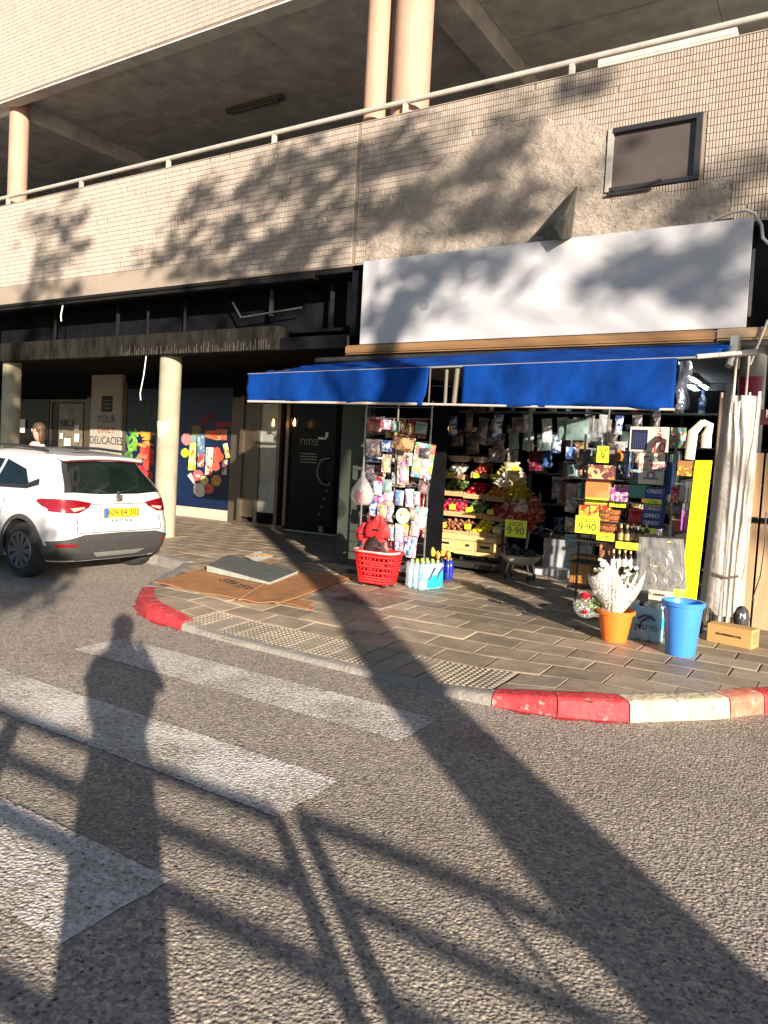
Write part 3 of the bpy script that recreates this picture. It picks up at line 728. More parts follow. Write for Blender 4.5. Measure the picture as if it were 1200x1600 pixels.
# poster panels (film on the glass)
M_navy = mat('navy_poster', (.004,.014,.048), .35, world=True, var=.25, scale=2)
pv = thing('window_poster', 'vegetable poster on the glass between the white pier and round pillar', 'poster', (-14.0, WY, .4))
build('poster_film', MB().box(-14.52, WY-.04, .4, -13.25, WY-.03, 2.95), M_navy, pv)
rd = random.Random(21); cols = {'leaf_print': (.16,.42,.06), 'red_print': (.70,.06,.04), 'orange_print': (.85,.32,.04), 'skin_print': (.75,.42,.3)}
def blob(par, x, z, rx, rz, mt, y, rot=0, name='printed_shape', n=12, jit=.12):
    m = MB(); pts = []
    for k in range(n):
        a = 2*math.pi*k/n; j = 1+rd.uniform(-jit, jit); u, v = rx*math.cos(a)*j, rz*math.sin(a)*j
        pts.append((x+u*math.cos(rot)-v*math.sin(rot), y, z+u*math.sin(rot)+v*math.cos(rot)))
    m.add(pts, [tuple(range(n))]); return build(name, m, mt, par)
for k in range(34): blob(pv, rd.uniform(-14.45, -14.12), rd.uniform(.9, 1.95), .05, .13, mat('leaf_print_%d' % (k%3), [(.14,.36,.05), (.24,.48,.08), (.07,.2,.03)][k%3], .5), WY-.041-.0005*k, rd.uniform(-1.2, 1.2), 'printed_leaf', 8)
for k in range(26): blob(pv, rd.uniform(-14.0, -13.6), rd.uniform(.8, 1.7), .09, .11, mat('red_print_%d' % (k%3), [(.70,.07,.05), (.62,.03,.03), (.80,.16,.08)][k%3], .5), WY-.042-.0005*k, rd.uniform(-1.2, 1.2), 'printed_tomato', 9)
for k in range(8): blob(pv, rd.uniform(-13.95, -13.62), rd.uniform(1.62, 1.95), .17, .035, mat('orange_print', (.85,.34,.05), .5), WY-.057-.0005*k, rd.uniform(-.25, .1), 'printed_carrot', 9)
for k in range(3): blob(pv, -13.8+.07*k, .7-.16*k, .17, .08, mat('skin_print', (.72,.45,.36), .5), WY-.062-.001*k, -.6, 'printed_hand', 9)
for k in range(6): blob(pv, rd.uniform(-14.3, -13.4), rd.uniform(2.1, 2.6), .14, .07, mat('shaded_leaf_print', (.05,.06,.02), .5), WY-.045-.001*k, rd.uniform(-1, 1), 'printed_leaf', 8)  # upper leaves in a darker copy; beam shade put into the print
pb = thing('window_poster', 'navy poster of colourful groceries on glass right of the round pillar', 'poster', (-12.0, WY, .35))
build('poster_film', MB().box(-13.05, WY-.04, .36, -11.17, WY-.03, 2.95), M_navy, pb)
def A(px_, py_): return at(270+px_/10., 640+py_/10., WY-.05)
def disc(px_, py_, rpx, mt, nm='printed_round', q=0, rz=None):
    c = A(px_, py_); blob(pb, c.x, c.z, rpx/10*.0185*1.35, (rz or rpx)/10*.0142, mt, WY-.045-q, 0, nm, 16, .05)
def quad(pts, mt, nm='printed_pack', q=0):
    P = [A(*a) for a in pts]; build(nm, MB().add([(a.x, WY-.045-q, a.z) for a in P], [tuple(range(len(P)))]), mt, pb)
Y_ = lambda n, c: mat('print_'+n, c, .5, var=.25, scale=14)
quad([(265,525),(365,520),(350,950),(235,945)], printed('pack_green_print', [(.6,.65,.1),(.8,.85,.5),(.5,.6,.05),(.6,.15,.05)], 7, .5, 1), q=.002)
quad([(385,380),(500,380),(495,740),(385,730)], printed('pack_blue_print', [(.25,.35,.42),(.1,.18,.25),(.5,.6,.6),(.1,.2,.3)], 8, .5, 2), q=.002)
quad([(400,700),(490,700),(480,900),(380,890)], printed('pack_red_print', [(.7,.08,.05),(.8,.5,.4),(.6,.05,.04)], 9, .5, 3), q=.003)
quad([(520,590),(635,590),(608,1030),(500,1020)], printed('pack_pale_print', [(.7,.7,.55),(.65,.08,.05),(.75,.55,.4),(.7,.1,.08)], 8, .5, 4), q=.002)
quad([(280,390),(370,390),(362,520),(275,520)], Y_('teal', (.2,.3,.28)), q=.001)
quad([(500,325),(680,325),(680,480),(505,430)], Y_('carrot_bag', (.65,.14,.04)), q=.001)
quad([(680,300),(850,310),(840,475),(670,475)], printed('pack_jar_print', [(.6,.12,.05),(.5,.45,.3),(.7,.1,.05)], 8, .5, 5), q=.002)
quad([(660,185),(980,190),(960,260),(670,280)], Y_('carrots', (.28,.03,.02)), q=.001)
quad([(780,540),(850,520),(895,745),(825,765)], printed('pack_yel_print', [(.75,.7,.4),(.7,.6,.05),(.3,.25,.1)], 9, .5, 6), q=.002)
quad([(780,785),(855,785),(835,1025),(760,1015)], printed('pack_choc_print', [(.6,.58,.5),(.35,.08,.06),(.6,.5,.4)], 9, .5, 7), q=.002)
disc(365, 320, 60, Y_('loaf', (.22,.15,.05)), q=.004, rz=80); disc(210, 460, 60, Y_('meat', (.65,.2,.18)), q=.003, rz=95); disc(190, 675, 50, Y_('kiwi', (.5,.65,.03)), q=.003, rz=72)
disc(395, 1035, 66, Y_('seal', (.6,.12,.14)), q=.004, rz=90); disc(492, 1108, 50, Y_('yolk', (.75,.68,.2)), q=.005, rz=70); disc(678, 1110, 60, Y_('peach', (.55,.3,.06)), q=.004, rz=85)
disc(565, 1235, 58, Y_('tomato', (.62,.1,.07)), q=.004, rz=80); disc(420, 1255, 75, Y_('garlic', (.7,.6,.5)), q=.004, rz=110); disc(470, 190, 60, Y_('beet', (.12,.008,.02)), q=.004, rz=90)
for a, b in ((695,655), (735,735), (690,770), (675,890)): disc(a, b, 46, Y_('tomato2', (.75,.09,.05)), q=.005+a*1e-5, rz=66)
for k in range(6): disc(520+rd.uniform(0, 120), 40+rd.uniform(0, 140), 26, Y_('chili', (.10,.01,.01)), q=.004+k*.0003)
quad([(225,1030),(280,980),(370,1170),(345,1190)], Y_('stem', (.5,.45,.4)), q=.003)
text(pb, 'BBB', (A(395,1035).x, WY-.052, A(395,1035).z), .07, M_inkw)
B('stall_riser', -13.1, WY-.06, SID, -11.1, WY+.2, .35, mat('cream_riser', (.50,.42,.33), .6, world=True, var=.1))
B('metal_jamb', -11.15, WY-.08, SID, -10.62, WY+.1, 2.75, M_alu)
for k in range(16): B('louvre_slat', -10.98, WY-.095, 1.0+k*.1, -10.72, WY-.08, 1.03+k*.1, M_alu)
# bar doors
db = thing('door_screen', 'bronze framed glass screen beside the dark bar door', 'door', (-10.0, 11.7, SID))
for x in (-10.6, -10.15, -9.62, -9.4): build('door_stile', MB().box(x-.06, 11.65, SID, x+.02, 11.75, 2.75), M_alu, db)
build('window_pane', MB().box(-10.13, 11.69, .3, -9.68, 11.7, 2.6), mat('pale_pane', (.32,.32,.28), .3, var=.3, scale=1.5), db)  # pale mottled tone set in the pane colour
build('window_pane', MB().box(-10.58, 11.69, .3, -10.21, 11.7, 2.6), M_alu, db)
build('kick_plate', MB().box(-10.13, 11.68, .22, -9.68, 11.69, .42), M_dark, db); build('stone_sill', MB().box(-10.7, 11.6, SID-.02, -9.4, 11.76, .2), M_alu, db)
dd = thing('bar_door', 'dark glass bar door with curved pull handle and small notices', 'door', (-8.9, 11.72, SID))
build('door_leaf', MB().box(-9.38, 11.7, SID, -8.3, 11.74, 2.75), M_glass, dd); build('threshold', MB().box(-9.4, 11.62, SID-.02, -8.0, 11.7, SID+.02), M_steel, dd)
c = at(497, 738, 11.62); m = MB(); m.tube([(c.x+.26, 11.62, c.z+.28), (c.x+.08, 11.6, c.z+.24), (c.x, 11.6, c.z+.08), (c.x, 11.6, c.z-.06), (c.x+.1, 11.6, c.z-.2), (c.x+.26, 11.62, c.z-.24)], .014, 8); build('door_handle', m, mat('dull_steel', (.25,.25,.25), .3, metal=.8), dd, smooth=60)
c = at(482, 700, 11.68); text(dd, heb('פתוח'), (c.x, 11.69, c.z+.12), .2, mat('dim_ink', (.22,.21,.18), .6)); 
for k in range(4): build('notice_line', MB().box(c.x-.2, 11.69, c.z-.12-k*.055, c.x+.2, 11.698, c.z-.1-k*.055), mat('dim_ink', (.22,.21,.18)), dd)
c = at(508, 685, 11.68); build('notice', MB().box(c.x-.17, 11.685, c.z-.02, c.x+.02, 11.698, c.z+.02), M_paper, dd); build('notice', MB().box(c.x+.0, 11.685, c.z+.02, c.x+.06, 11.698, c.z+.12), M_paper, dd)
c = at(500, 832, 11.6); build('notice', MB().box(c.x-.05, 11.6, c.z, c.x+.05, 11.66, c.z+.12), mat('grey_block', (.2,.2,.18)), dd)
for k in range(5): build('chair_shape', MB().ball((c.x-.1+.05*k, 11.69, .5+.15*k), .03, n=6, m=4), mat('dim_ink', (.22,.21,.18)), dd)
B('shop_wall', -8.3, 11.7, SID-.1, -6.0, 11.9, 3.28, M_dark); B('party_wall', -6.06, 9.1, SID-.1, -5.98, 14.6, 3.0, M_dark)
# two lit lanterns on the bar front
def lantern(px_, py_, label):
    c = at(px_, py_, 11.45); t = thing('wall_lantern', label, 'lantern', (c.x, 11.45, c.z), 'lit wall lanterns')
    m = MB(); 
    for k in range(6):
        a = k*math.pi/3; m.tube([(c.x+.035*math.cos(a), 11.45+.035*math.sin(a), c.z-.1), (c.x+.07*math.cos(a), 11.45+.07*math.sin(a), c.z+.1)], .006, 4)
    m.tube([(c.x, 11.45, c.z-.1), (c.x+.05, 11.5, c.z-.15), (c.x+.1, 11.66, c.z-.1)], .01, 6); m.lathe([(.04,-.12),(.04,-.1)], 10, (c.x, 11.45, c.z)); build('lantern_frame', m, M_blackm, t)
    m = MB(); m.lathe([(.012,-.07),(.022,-.02),(.018,.03),(.004,.08)], 8, (c.x, 11.45, c.z)); build('lamp_bulb', m, mat('warm_bulb', (1,.8,.4), .5, emit=(1,.5,.14), es=9), t)
    return t
lantern(427, 661, 'lit carriage lantern on the left beside the bar glass'); lantern(460, 660, 'lit carriage lantern on the right beside the bar door')
lantern(701, 668, 'added glowing lantern standing in for a reflection above the fruit rack')  # no lamp there; added lantern imitates the glow of a reflection

# grocery interior shell
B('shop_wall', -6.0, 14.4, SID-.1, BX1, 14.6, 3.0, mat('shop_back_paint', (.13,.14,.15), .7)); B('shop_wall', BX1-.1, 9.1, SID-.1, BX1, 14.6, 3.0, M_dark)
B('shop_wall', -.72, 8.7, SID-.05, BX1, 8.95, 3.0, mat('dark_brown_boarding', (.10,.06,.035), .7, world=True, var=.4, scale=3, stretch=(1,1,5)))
# tubes
M_tube = mat('lit_tube', (1,1,1), .5, emit=(.85,.95,1.0), es=6)
for i, (x, ya, yb, lb) in enumerate(((-1.95, 10.9, 12.3, 'lit fluorescent tube nearest the awning corner'), (-2.14, 11.8, 13.6, 'lit fluorescent tube left of the brighter one on the shop ceiling'), (-3.9, 11.2, 12.6, 'lit fluorescent tube deep inside above the fruit rack'))):
    t = thing('tube_light', lb, 'light', (x, (ya+yb)/2, 2.97), 'shop ceiling tube lights')
    build('fitting_body', MB().box(x-.04, ya, 2.93, x+.04, yb, 2.968), M_white, t); m = MB(); m.cyl((x, ya+.04, 2.91), (x, yb-.04, 2.91), .016, n=8); build('lamp_tube', m, M_tube, t)
B('camera_box', -2.02, 9.9, 2.72, -1.85, 10.1, 2.85, M_black)

# ================================================================ CAR
CXO, CYO = -7.47, 6.17                     # middle of the rear bumper on the ground; the car points towards -X
car = thing('parked_car', 'white compact crossover parked at the kerb with yellow number plate', 'car', (CXO, CYO, 0))
def itp(tab, z):
    if z <= tab[0][0]: return tab[0][1]
    for (a, b), (c, d) in zip(tab, tab[1:]):
        if z <= c: t = (z-a)/(c-a); t = t*t*(3-2*t)*.35+t*.65; return b+(d-b)*t
    return tab[-1][1]
TR = [(.22,.16),(.34,.05),(.50,.0),(.66,.02),(.72,.045),(.98,.10),(1.03,.13),(1.40,.40),(1.455,.40),(1.49,.62),(1.53,1.1),(1.545,1.45)]
TFr = [(.22,3.95),(.45,4.12),(.7,4.1),(.86,3.98),(.95,3.5),(1.0,3.12),(1.05,2.98),(1.40,2.35),(1.48,2.1),(1.53,1.8),(1.545,1.6)]
TW = [(.22,.83),(.34,.875),(.6,.89),(.84,.885),(.98,.865),(1.03,.845),(1.40,.655),(1.455,.62),(1.49,.56),(1.53,.40),(1.545,.15)]
RX, RY = .34, .26
def xrear(y, z):
    hw = itp(TW, z); ry = min(RY, hw*.8); x = itp(TR, z)+.05*(y/hw)**2
    if abs(y) > hw-ry: q = min(1, (abs(y)-(hw-ry))/ry); x += RX*(1-math.sqrt(max(0, 1-q*q)))*(1 if z < 1.03 else .8)
    return x
def yside(x, z):
    hw = itp(TW, z); xr = itp(TR, z)+.05; ry = min(RY, hw*.8)
    if x < xr+RX: q = max(0, 1-(x-xr)/RX); return hw-ry+ry*math.sqrt(max(0, 1-min(1, q)**2))
    return hw
def loop(z):
    hw = itp(TW, z); ry = min(RY, hw*.8); xf = itp(TFr, z); pts = []
    ys = [-(hw-ry)+(2*(hw-ry))*i/10 for i in range(11)]
    rx = RX*(1 if z < 1.03 else .8)
    cor = [(math.sin(a), 1-math.cos(a)) for a in [math.pi/2*k/8 for k in range(1, 9)]]
    rear = [(xrear(y, z), y) for y in ys]
    right = [(xrear(hw-ry, z)+rx*c*1.0+.05*(((hw-ry+ry*s_)/hw)**2-((hw-ry)/hw)**2), hw-ry+ry*s_) for s_, c in cor]
    x0 = right[-1][0]; side = [(x0+(xf-.5-x0)*i/40, hw) for i in range(1, 41)]
    fcor = [(xf-.5+.5*s_, hw-.3*c) for s_, c in cor]
    half = right+side+fcor
    front = [(xf+.03*(1-(y/hw)**2), y) for y in [(hw-.3)*(1-2*i/8) for i in range(1, 8)]]
    left = [(x, -y) for x, y in half[::-1]]
    return rear+half+front+left
zs = [.22,.27,.34,.42,.5,.58,.66,.69,.72,.78,.84,.9,.96,.98,1.005,1.03,1.06,1.12,1.18,1.24,1.3,1.36,1.40,1.43,1.455,1.475,1.49,1.51,1.53,1.54,1.545]
rings = [[(x, y, z) for x, y in loop(z)] for z in zs]; n = len(rings[0])
for rr in rings: assert len(rr) == n
m = MB(); m.v = [p for r_ in rings for p in r_]
m.f = [(k*n+i, k*n+(i+1)%n, (k+1)*n+(i+1)%n, (k+1)*n+i) for k in range(len(zs)-1) for i in range(n)]+[tuple(range(n-1,-1,-1)), tuple(range((len(zs)-1)*n, len(zs)*n))]
m.mi = [0]*len(m.f)
M_car = mat('white_car_paint', (.50,.50,.51), .3, var=.015, coat=.6, spec=.5); M_well = mat('wheel_well', (.012,.012,.012), .9)
def W(p): return (CXO-p[0], CYO-p[1], p[2])      # car frame -> world
def wmb(mb_): mb_.v = [W(p) for p in mb_.v]; return mb_
body = build('body', wmb(m), [M_car], car)
me = body.data
bm = bmesh.new(); bm.from_mesh(me); bmesh.ops.recalc_face_normals(bm, faces=bm.faces); bm.to_mesh(me); bm.free()
AX = (.72, 3.28)
c_ = MB()
for ax in AX: c_.cyl((ax, -1.2, .325), (ax, -.62, .325), .375, n=40); c_.cyl((ax, .62, .325), (ax, 1.2, .325), .375, n=40)
cut = build('cutter', wmb(c_), M_well, car)
bm = bmesh.new(); bm.from_mesh(cut.data); bmesh.ops.recalc_face_normals(bm, faces=bm.faces); bm.to_mesh(cut.data); bm.free()
md = body.modifiers.new('b', 'BOOLEAN'); md.operation = 'DIFFERENCE'; md.object = cut; md.solver = 'EXACT'; md.material_mode = 'TRANSFER'
dg = bpy.context.evaluated_depsgraph_get(); dg.update(); nm = bpy.data.meshes.new_from_object(body.evaluated_get(dg))
body.modifiers.clear(); body.data = nm; bpy.data.objects.remove(cut)
nm.polygons.foreach_set('use_smooth', [True]*len(nm.polygons)); nm.set_sharp_from_angle(angle=R(32))
M_cglass = mat('car_glass', (.006,.012,.010), .03, var=.3, scale=3, spec=.9); M_clad = mat('grey_cladding', (.045,.045,.043), .6, var=.2, scale=30)
M_tail = mat('tail_lamp_red', (.20,.004,.008), .15, var=.2, scale=14, spec=.8, coat=.6); M_lens = mat('clear_lens', (.6,.35,.32), .15)
def patch(name, bot, top, mt, side=None, off=.006, nv=8, par=car, sub=6, sgn=1, rim=.012):
    """strip between two polylines in (y,z) on the tail or (x,z) on a flank, laid on the body surface"""
    def dens(P):
        out = []
        for a, b in zip(P, P[1:]):
            for k in range(sub): out.append((a[0]+(b[0]-a[0])*k/sub, a[1]+(b[1]-a[1])*k/sub))
        return out+[P[-1]]
    b, t = dens(bot), dens(top); nu = len(b)-1; mm = MB()
    def srf(u, v, o):
        i = min(nu, int(round(u*nu))); p = b[i]; q = t[i]; a, z = p[0]+(q[0]-p[0])*v, p[1]+(q[1]-p[1])*v
        if side is None: return (xrear(a, z)-o, a, z)
        return (a, sgn*(yside(a, z)+o), z)
    mm.grid(lambda u, v: srf(u, v, off), nu, nv)
    for E_ in ([(i/nu, 0) for i in range(nu+1)], [(i/nu, 1) for i in range(nu+1)], [(0, j/nv) for j in range(nv+1)], [(1, j/nv) for j in range(nv+1)]):
        A1 = [srf(u, v, off) for u, v in E_]; A2 = [srf(u, v, off-rim) for u, v in E_]; k = len(E_)
        mm.add(A1+A2, [(i, i+1, k+i+1, k+i) for i in range(k-1)])
    return build(name, wmb(mm), mt, par, smooth=40)
# car frame: +y is the car's left flank (towards the street)
patch('rear_window', [(-.64,1.035),(-.3,1.015),(.3,1.015),(.64,1.035)], [(-.50,1.385),(-.3,1.40),(.3,1.40),(.50,1.385)], M_cglass, off=.004)
patch('window_surround', [(-.70,1.03),(-.63,1.03)], [(-.55,1.385),(-.49,1.385)], M_black, off=.003); patch('window_surround', [(.63,1.03),(.70,1.03)], [(.49,1.385),(.55,1.385)], M_black, off=.003)
# spoiler
m = MB(); m.grid(lambda u, v: (itp(TR, 1.455)-.07+.34*v+.03*(2*u-1)**2, -.60+1.2*u, 1.435+.045*v-.03*(2*u-1)**2+.004), 14, 4); o = build('roof_spoiler', wmb(m), M_car, car, smooth=60); md = o.modifiers.new('s', 'SOLIDIFY'); md.thickness = .035; md.offset = 0
m = MB(); m.grid(lambda u, v: (itp(TR, 1.455)-.072+.03*(2*u-1)**2, -.58+1.16*u, 1.405+.012*v-.03*(2*u-1)**2), 14, 1); build('brake_lamp', wmb(m), mat('dark_red_lens', (.1,.005,.008), .2), car)
patch('tail_light', [(.44,.865),(.58,.80),(.74,.80),(.845,.815)], [(.40,.915),(.6,.95),(.76,.96),(.86,.955)], M_tail, off=.012)
patch('tail_light', [(-.845,.815),(-.74,.80),(-.58,.80),(-.44,.865)], [(-.86,.955),(-.76,.96),(-.6,.95),(-.40,.915)], M_tail, off=.012)
patch('tail_light', [(.12,.825),(.2,.82),(.34,.87),(.44,.92)], [(.13,.945),(.2,.945),(.34,.948),(.42,.95)], M_tail, side=1, off=.012)
patch('reversing_lens', [(.5,.85),(.64,.815)], [(.5,.87),(.68,.855)], M_lens, off=.016); patch('reversing_lens', [(-.64,.815),(-.5,.85)], [(-.68,.855),(-.5,.87)], M_lens, off=.016)
patch('hatch_seam', [(-.46,.895),(.46,.895)], [(-.46,.902),(.46,.902)], M_clad, off=.004, nv=1)
patch('hatch_seam', [(.62,.575),(.63,.575)], [(.60,.74),(.61,.74)], M_clad, off=.003, nv=3, sub=1); patch('hatch_seam', [(-.63,.575),(-.62,.575)], [(-.61,.74),(-.60,.74)], M_clad, off=.003, nv=3, sub=1); patch('hatch_seam', [(-.61,.567),(.61,.567)], [(-.61,.575),(.61,.575)], M_clad, off=.003, nv=1)
patch('rear_bumper', [(-.80,.24),(-.5,.24),(0,.24),(.5,.24),(.80,.24)], [(-.862,.37),(-.60,.40),(-.5,.50),(.5,.50),(.60,.40)][:5][:0] or [(-.868,.47),(-.52,.55),(0,.56),(.52,.55),(.868,.47)], M_clad, off=.014, sub=8)
patch('skid_plate', [(-.30,.27),(.30,.27)], [(-.38,.33),(.38,.33)], mat('silver_skid', (.22,.22,.21), .4), off=.022)
patch('reflector', [(.60,.415),(.80,.405)], [(.62,.45),(.82,.445)], M_tail, off=.02); patch('reflector', [(-.80,.405),(-.60,.415)], [(-.82,.445),(-.62,.45)], M_tail, off=.02)
patch('sill_cladding', [(1.12,.225),(2.9,.225)], [(1.12,.36),(2.9,.36)], M_clad, side=1, off=.012, sub=20); patch('sill_cladding', [(1.12,.225),(2.9,.225)], [(1.12,.36),(2.9,.36)], M_clad, side=1, sgn=-1, off=.012, sub=20)
patch('rear_bumper', [(.16,.24),(.33,.24)], [(.12,.42),(.345,.42)], M_clad, side=1, off=.014, sub=8)
def arch(ax, sg_):
    m = MB(); nn = 24
    def f(u, v):
        a = math.pi*(-.06+1.12*u); r_ = .372+.055*v; x, z = ax-r_*math.cos(a), max(.225, .325+r_*math.sin(a)); return (x, sg_*(yside(x, z)+.014-.012*(v > .9)), z)
    m.grid(f, nn, 3); o = build('arch_trim', wmb(m), M_clad, car, smooth=50)
for ax in AX: arch(ax, 1); arch(ax, -1)
for sg_ in (1, -1):
    patch('side_window', [(1.42,1.03),(2.0,1.02),(2.85,1.02)], [(1.42,1.375),(2.0,1.39),(2.38,1.385)], M_cglass, side=1, sgn=sg_, off=.003)
    patch('side_window', [(.66,1.075),(1.36,1.035)], [(.90,1.27),(1.36,1.375)], M_cglass, side=1, sgn=sg_, off=.003)
    patch('belt_trim', [(.40,1.13),(.70,1.05),(2.85,1.0)], [(.46,1.21),(.78,1.09),(2.85,1.025)], M_black, side=1, sgn=sg_, off=.005, sub=10, nv=2)
    for xx in (1.38,): patch('door_seam', [(xx,.40),(xx+.008,.40)], [(xx+.0,1.0),(xx+.008,1.0)], M_black, side=1, sgn=sg_, off=.002, nv=3, sub=1)
    patch('door_seam', [(1.18,.60),(1.19,.60)], [(1.02,1.02),(1.03,1.02)], M_clad, side=1, sgn=sg_, off=.002, nv=3, sub=1)
    patch('door_seam', [(2.2,.38),(2.208,.38)], [(2.2,1.0),(2.208,1.0)], M_clad, side=1, sgn=sg_, off=.002, nv=3, sub=1)
    m = MB()
    for hx in (1.30, 2.34): m.tube([(hx, sg_*.885, .86), (hx+.03, sg_*.915, .865), (hx+.17, sg_*.915, .865), (hx+.2, sg_*.885, .86)], .014, 8)
    build('door_handle', wmb(m), M_car, car, smooth=60, kind='stuff')
    m = MB(); m.tube([(.72, sg_*.56, 1.50), (.82, sg_*.60, 1.525), (1.3, sg_*.60, 1.55), (2.0, sg_*.60, 1.548), (2.3, sg_*.60, 1.50)], .018, 8); build('roof_rail', wmb(m), M_blackm, car, smooth=60)
m = MB(); m.lathe([(.03,0),(.02,.02)], 10, (.95, 0, 1.515)); m.tube([(.95,0,1.53),(.87,0,1.70)], .004, 5); build('antenna', wmb(m), M_black, car)
def wheel(ax, sg_):
    m = MB(); y1 = sg_*.885; y0 = sg_*.68
    M_tyre = mat('tyre_rubber', (.022,.022,.023), .85, var=.3, scale=30); prof = [(.20,0),(.235,.0),(.30,.008),(.318,.03),(.325,.06),(.325,.15),(.318,.18),(.30,.2),(.2,.2)]
    a = []; nn = 36
    for r_, d in prof:
        for i in range(nn): t = 2*math.pi*i/nn; a.append((ax+r_*math.cos(t), y1-sg_*d, .325+r_*math.sin(t)))
    mm = len(prof); m.add(a, [(k*nn+i, k*nn+(i+1)%nn, (k+1)*nn+(i+1)%nn, (k+1)*nn+i) for k in range(mm-1) for i in range(nn)]+[tuple(range(nn)), tuple(range((mm-1)*nn, mm*nn))])
    wh = build('wheel', wmb(m), M_tyre, car, smooth=40)
    r = MB(); r.cyl((ax, y1-sg_*.03, .325), (ax, y1-sg_*.012, .325), .205, n=36); build('rim_well', wmb(r), mat('rim_dark', (.03,.03,.032), .4), wh)
    r = MB()
    for k in range(10):
        t = 2*math.pi*k/10; d = Vector((math.cos(t), 0, math.sin(t))); e = Vector((-math.sin(t), 0, math.cos(t))); c0 = Vector((ax, y1, .325))
        wq = .016; 
        P = [c0+d*.045-e*.018, c0+d*.045+e*.018, c0+d*.2+e*.034, c0+d*.2-e*.034]
        o0 = Vector((0, sg_*.006, 0)); o1 = Vector((0, -sg_*.012, 0))
        r.add([p+o0 for p in P]+[p+o1 for p in P], [(0,1,2,3),(0,4,5,1),(1,5,6,2),(2,6,7,3),(3,7,4,0)])
    r.cyl((ax, y1-sg_*.01, .325), (ax, y1+sg_*.01, .325), .05, n=16)
    a = []
    for r_, d in ((.195,-.008),(.2,-.012),(.215,-.01),(.22,.0)):
        for i in range(nn): t = 2*math.pi*i/nn; a.append((ax+r_*math.cos(t), y1-sg_*d, .325+r_*math.sin(t)))
    r.add(a, [(k*nn+i, k*nn+(i+1)%nn, (k+1)*nn+(i+1)%nn, (k+1)*nn+i) for k in range(3) for i in range(nn)])
    build('rim', wmb(r), mat('alloy_rim', (.16,.165,.18), .35, metal=.6), wh, smooth=40)
for ax in AX: wheel(ax, 1); wheel(ax, -1)
# number plate, letters, badge
py0, pz = .0, .795; xp = xrear(0, pz)-.018
pl = build('number_plate', wmb(MB().box(xp-.008, -.26, pz-.055, xp, .26, pz+.055)), M_black, car, bevel=.004)
build('plate_face', wmb(MB().box(xp-.011, -.252, pz-.049, xp-.008, .252, pz+.049)), mat('plate_yellow', (.80,.55,.02), .4, var=.02), pl)
build('plate_band', wmb(MB().box(xp-.013, .20, pz-.049, xp-.011, .252, pz+.049)), mat('plate_blue', (.02,.16,.42), .4), pl)
text(pl, '609\u00b784\u00b7302', (CXO-xp+.0135, CYO+.025, pz), .105, M_ink, rot=(90,0,90), sx=1.02)
text(car, 'A R O N A', (CXO-xrear(0,.695)+.004, CYO, .695), .055, M_clad, rot=(90,0,90), sx=1.25)
m = MB(); xb = xrear(0, .96)-.012; m.box(xb-.006, -.045, .925, xb+.02, .045, 1.005); bd = build('badge', wmb(m), mat('dark_chrome', (.09,.09,.09), .3, metal=.5), car, bevel=.006)
m = MB()
for z0, y0_ in ((.988, -.03), (.962, -.03), (.936, -.03)): m.box(xb-.01, y0_, z0, xb-.006, .03, z0+.010)
m.box(xb-.01, -.03, .972, xb-.006, -.018, .988); m.box(xb-.01, .018, .946, xb-.006, .03, .962); build('badge_letter', wmb(m), M_steel, bd)
m = MB()
for sg_ in (1,-1): m.ball((2.72, sg_*.98, 1.02), .07, .09, .065, 10, 6)
build('door_mirror', wmb(m), M_car, car, smooth=60, kind='stuff')
m = MB(); m.tube([(xrear(0,1.02)-.02, 0, 1.035), (xrear(-.15,1.06)-.015, -.15, 1.055), (xrear(-.34,1.10)-.012, -.34, 1.10)], .008, 6); m.ball((xrear(0,1.02)-.015, 0, 1.03), .025, n=8, m=5); build('wiper', wmb(m), M_black, car, smooth=60)
patch('exhaust_shade', [(-.55,.225),(.55,.225)], [(-.55,.245),(.55,.245)], M_black, off=.004, nv=1)

# ================================================================ AWNING
aw = thing('awning', 'faded blue fabric shop awning with hanging valance and pale front bar', 'awning', (-3.9, 7.2, 2.2))
AY = 7.2
def awtop(u, v):
    x0, x1 = -6.49+(.08)*v, -1.25+.18*v; x = x0+(x1-x0)*u; y = AY+(8.43-AY)*v
    z = 2.585+.065*u+(2.87+.09*min(1, u*1.6)-2.585-.065*u)*v - .03*math.sin(math.pi*v) + math.sin(math.pi*v)**.6*(.030*math.sin(v*26+u*5+2*noise.noise(Vector((u*7, v*2, 4))))+.03*noise.noise(Vector((u*16, v*5, 2))))
    return (x, y, z)
m = MB(); m.grid(awtop, 120, 30); o = build('canopy', m, M_blue, aw, smooth=60); md = o.modifiers.new('s', 'SOLIDIFY'); md.thickness = .004
def valance(x0, x1, ragged=0):
    def f(u, v):
        x = x0+(x1-x0)*u; t = (x+6.49)/(5.24); zt = 2.585+.065*t; zb = 2.25-.055*t+.012*math.sin(x*5)+.008*math.sin(x*13)
        y = AY-.004-.014*math.sin(x*6.3)*v-.03*noise.noise(Vector((x*3, v*1.5, 0)))*v-.022*noise.noise(Vector((x*9+v*4, v*3, 5)))*(.3+v)
        if ragged > 0 and u > .9: x -= ragged*v*v*(u-.9)*4
        return (x, y, zt+(zb-zt)*v)
    m = MB(); m.grid(f, int((x1-x0)*30), 10); o = build('valance', m, M_blue, aw, smooth=60); md = o.modifiers.new('s', 'SOLIDIFY'); md.thickness = .003
valance(-6.49, -3.92, .12); valance(-3.52, -1.41)
m = MB(); m.cyl((-6.47, AY-.005, 2.245), (-3.9, AY-.005, 2.223), .016, n=8); m.cyl((-3.9, AY-.005, 2.223), (-1.40, AY-.005, 2.187), .013, n=8); build('bottom_bar', m, M_rail, aw, smooth=50)
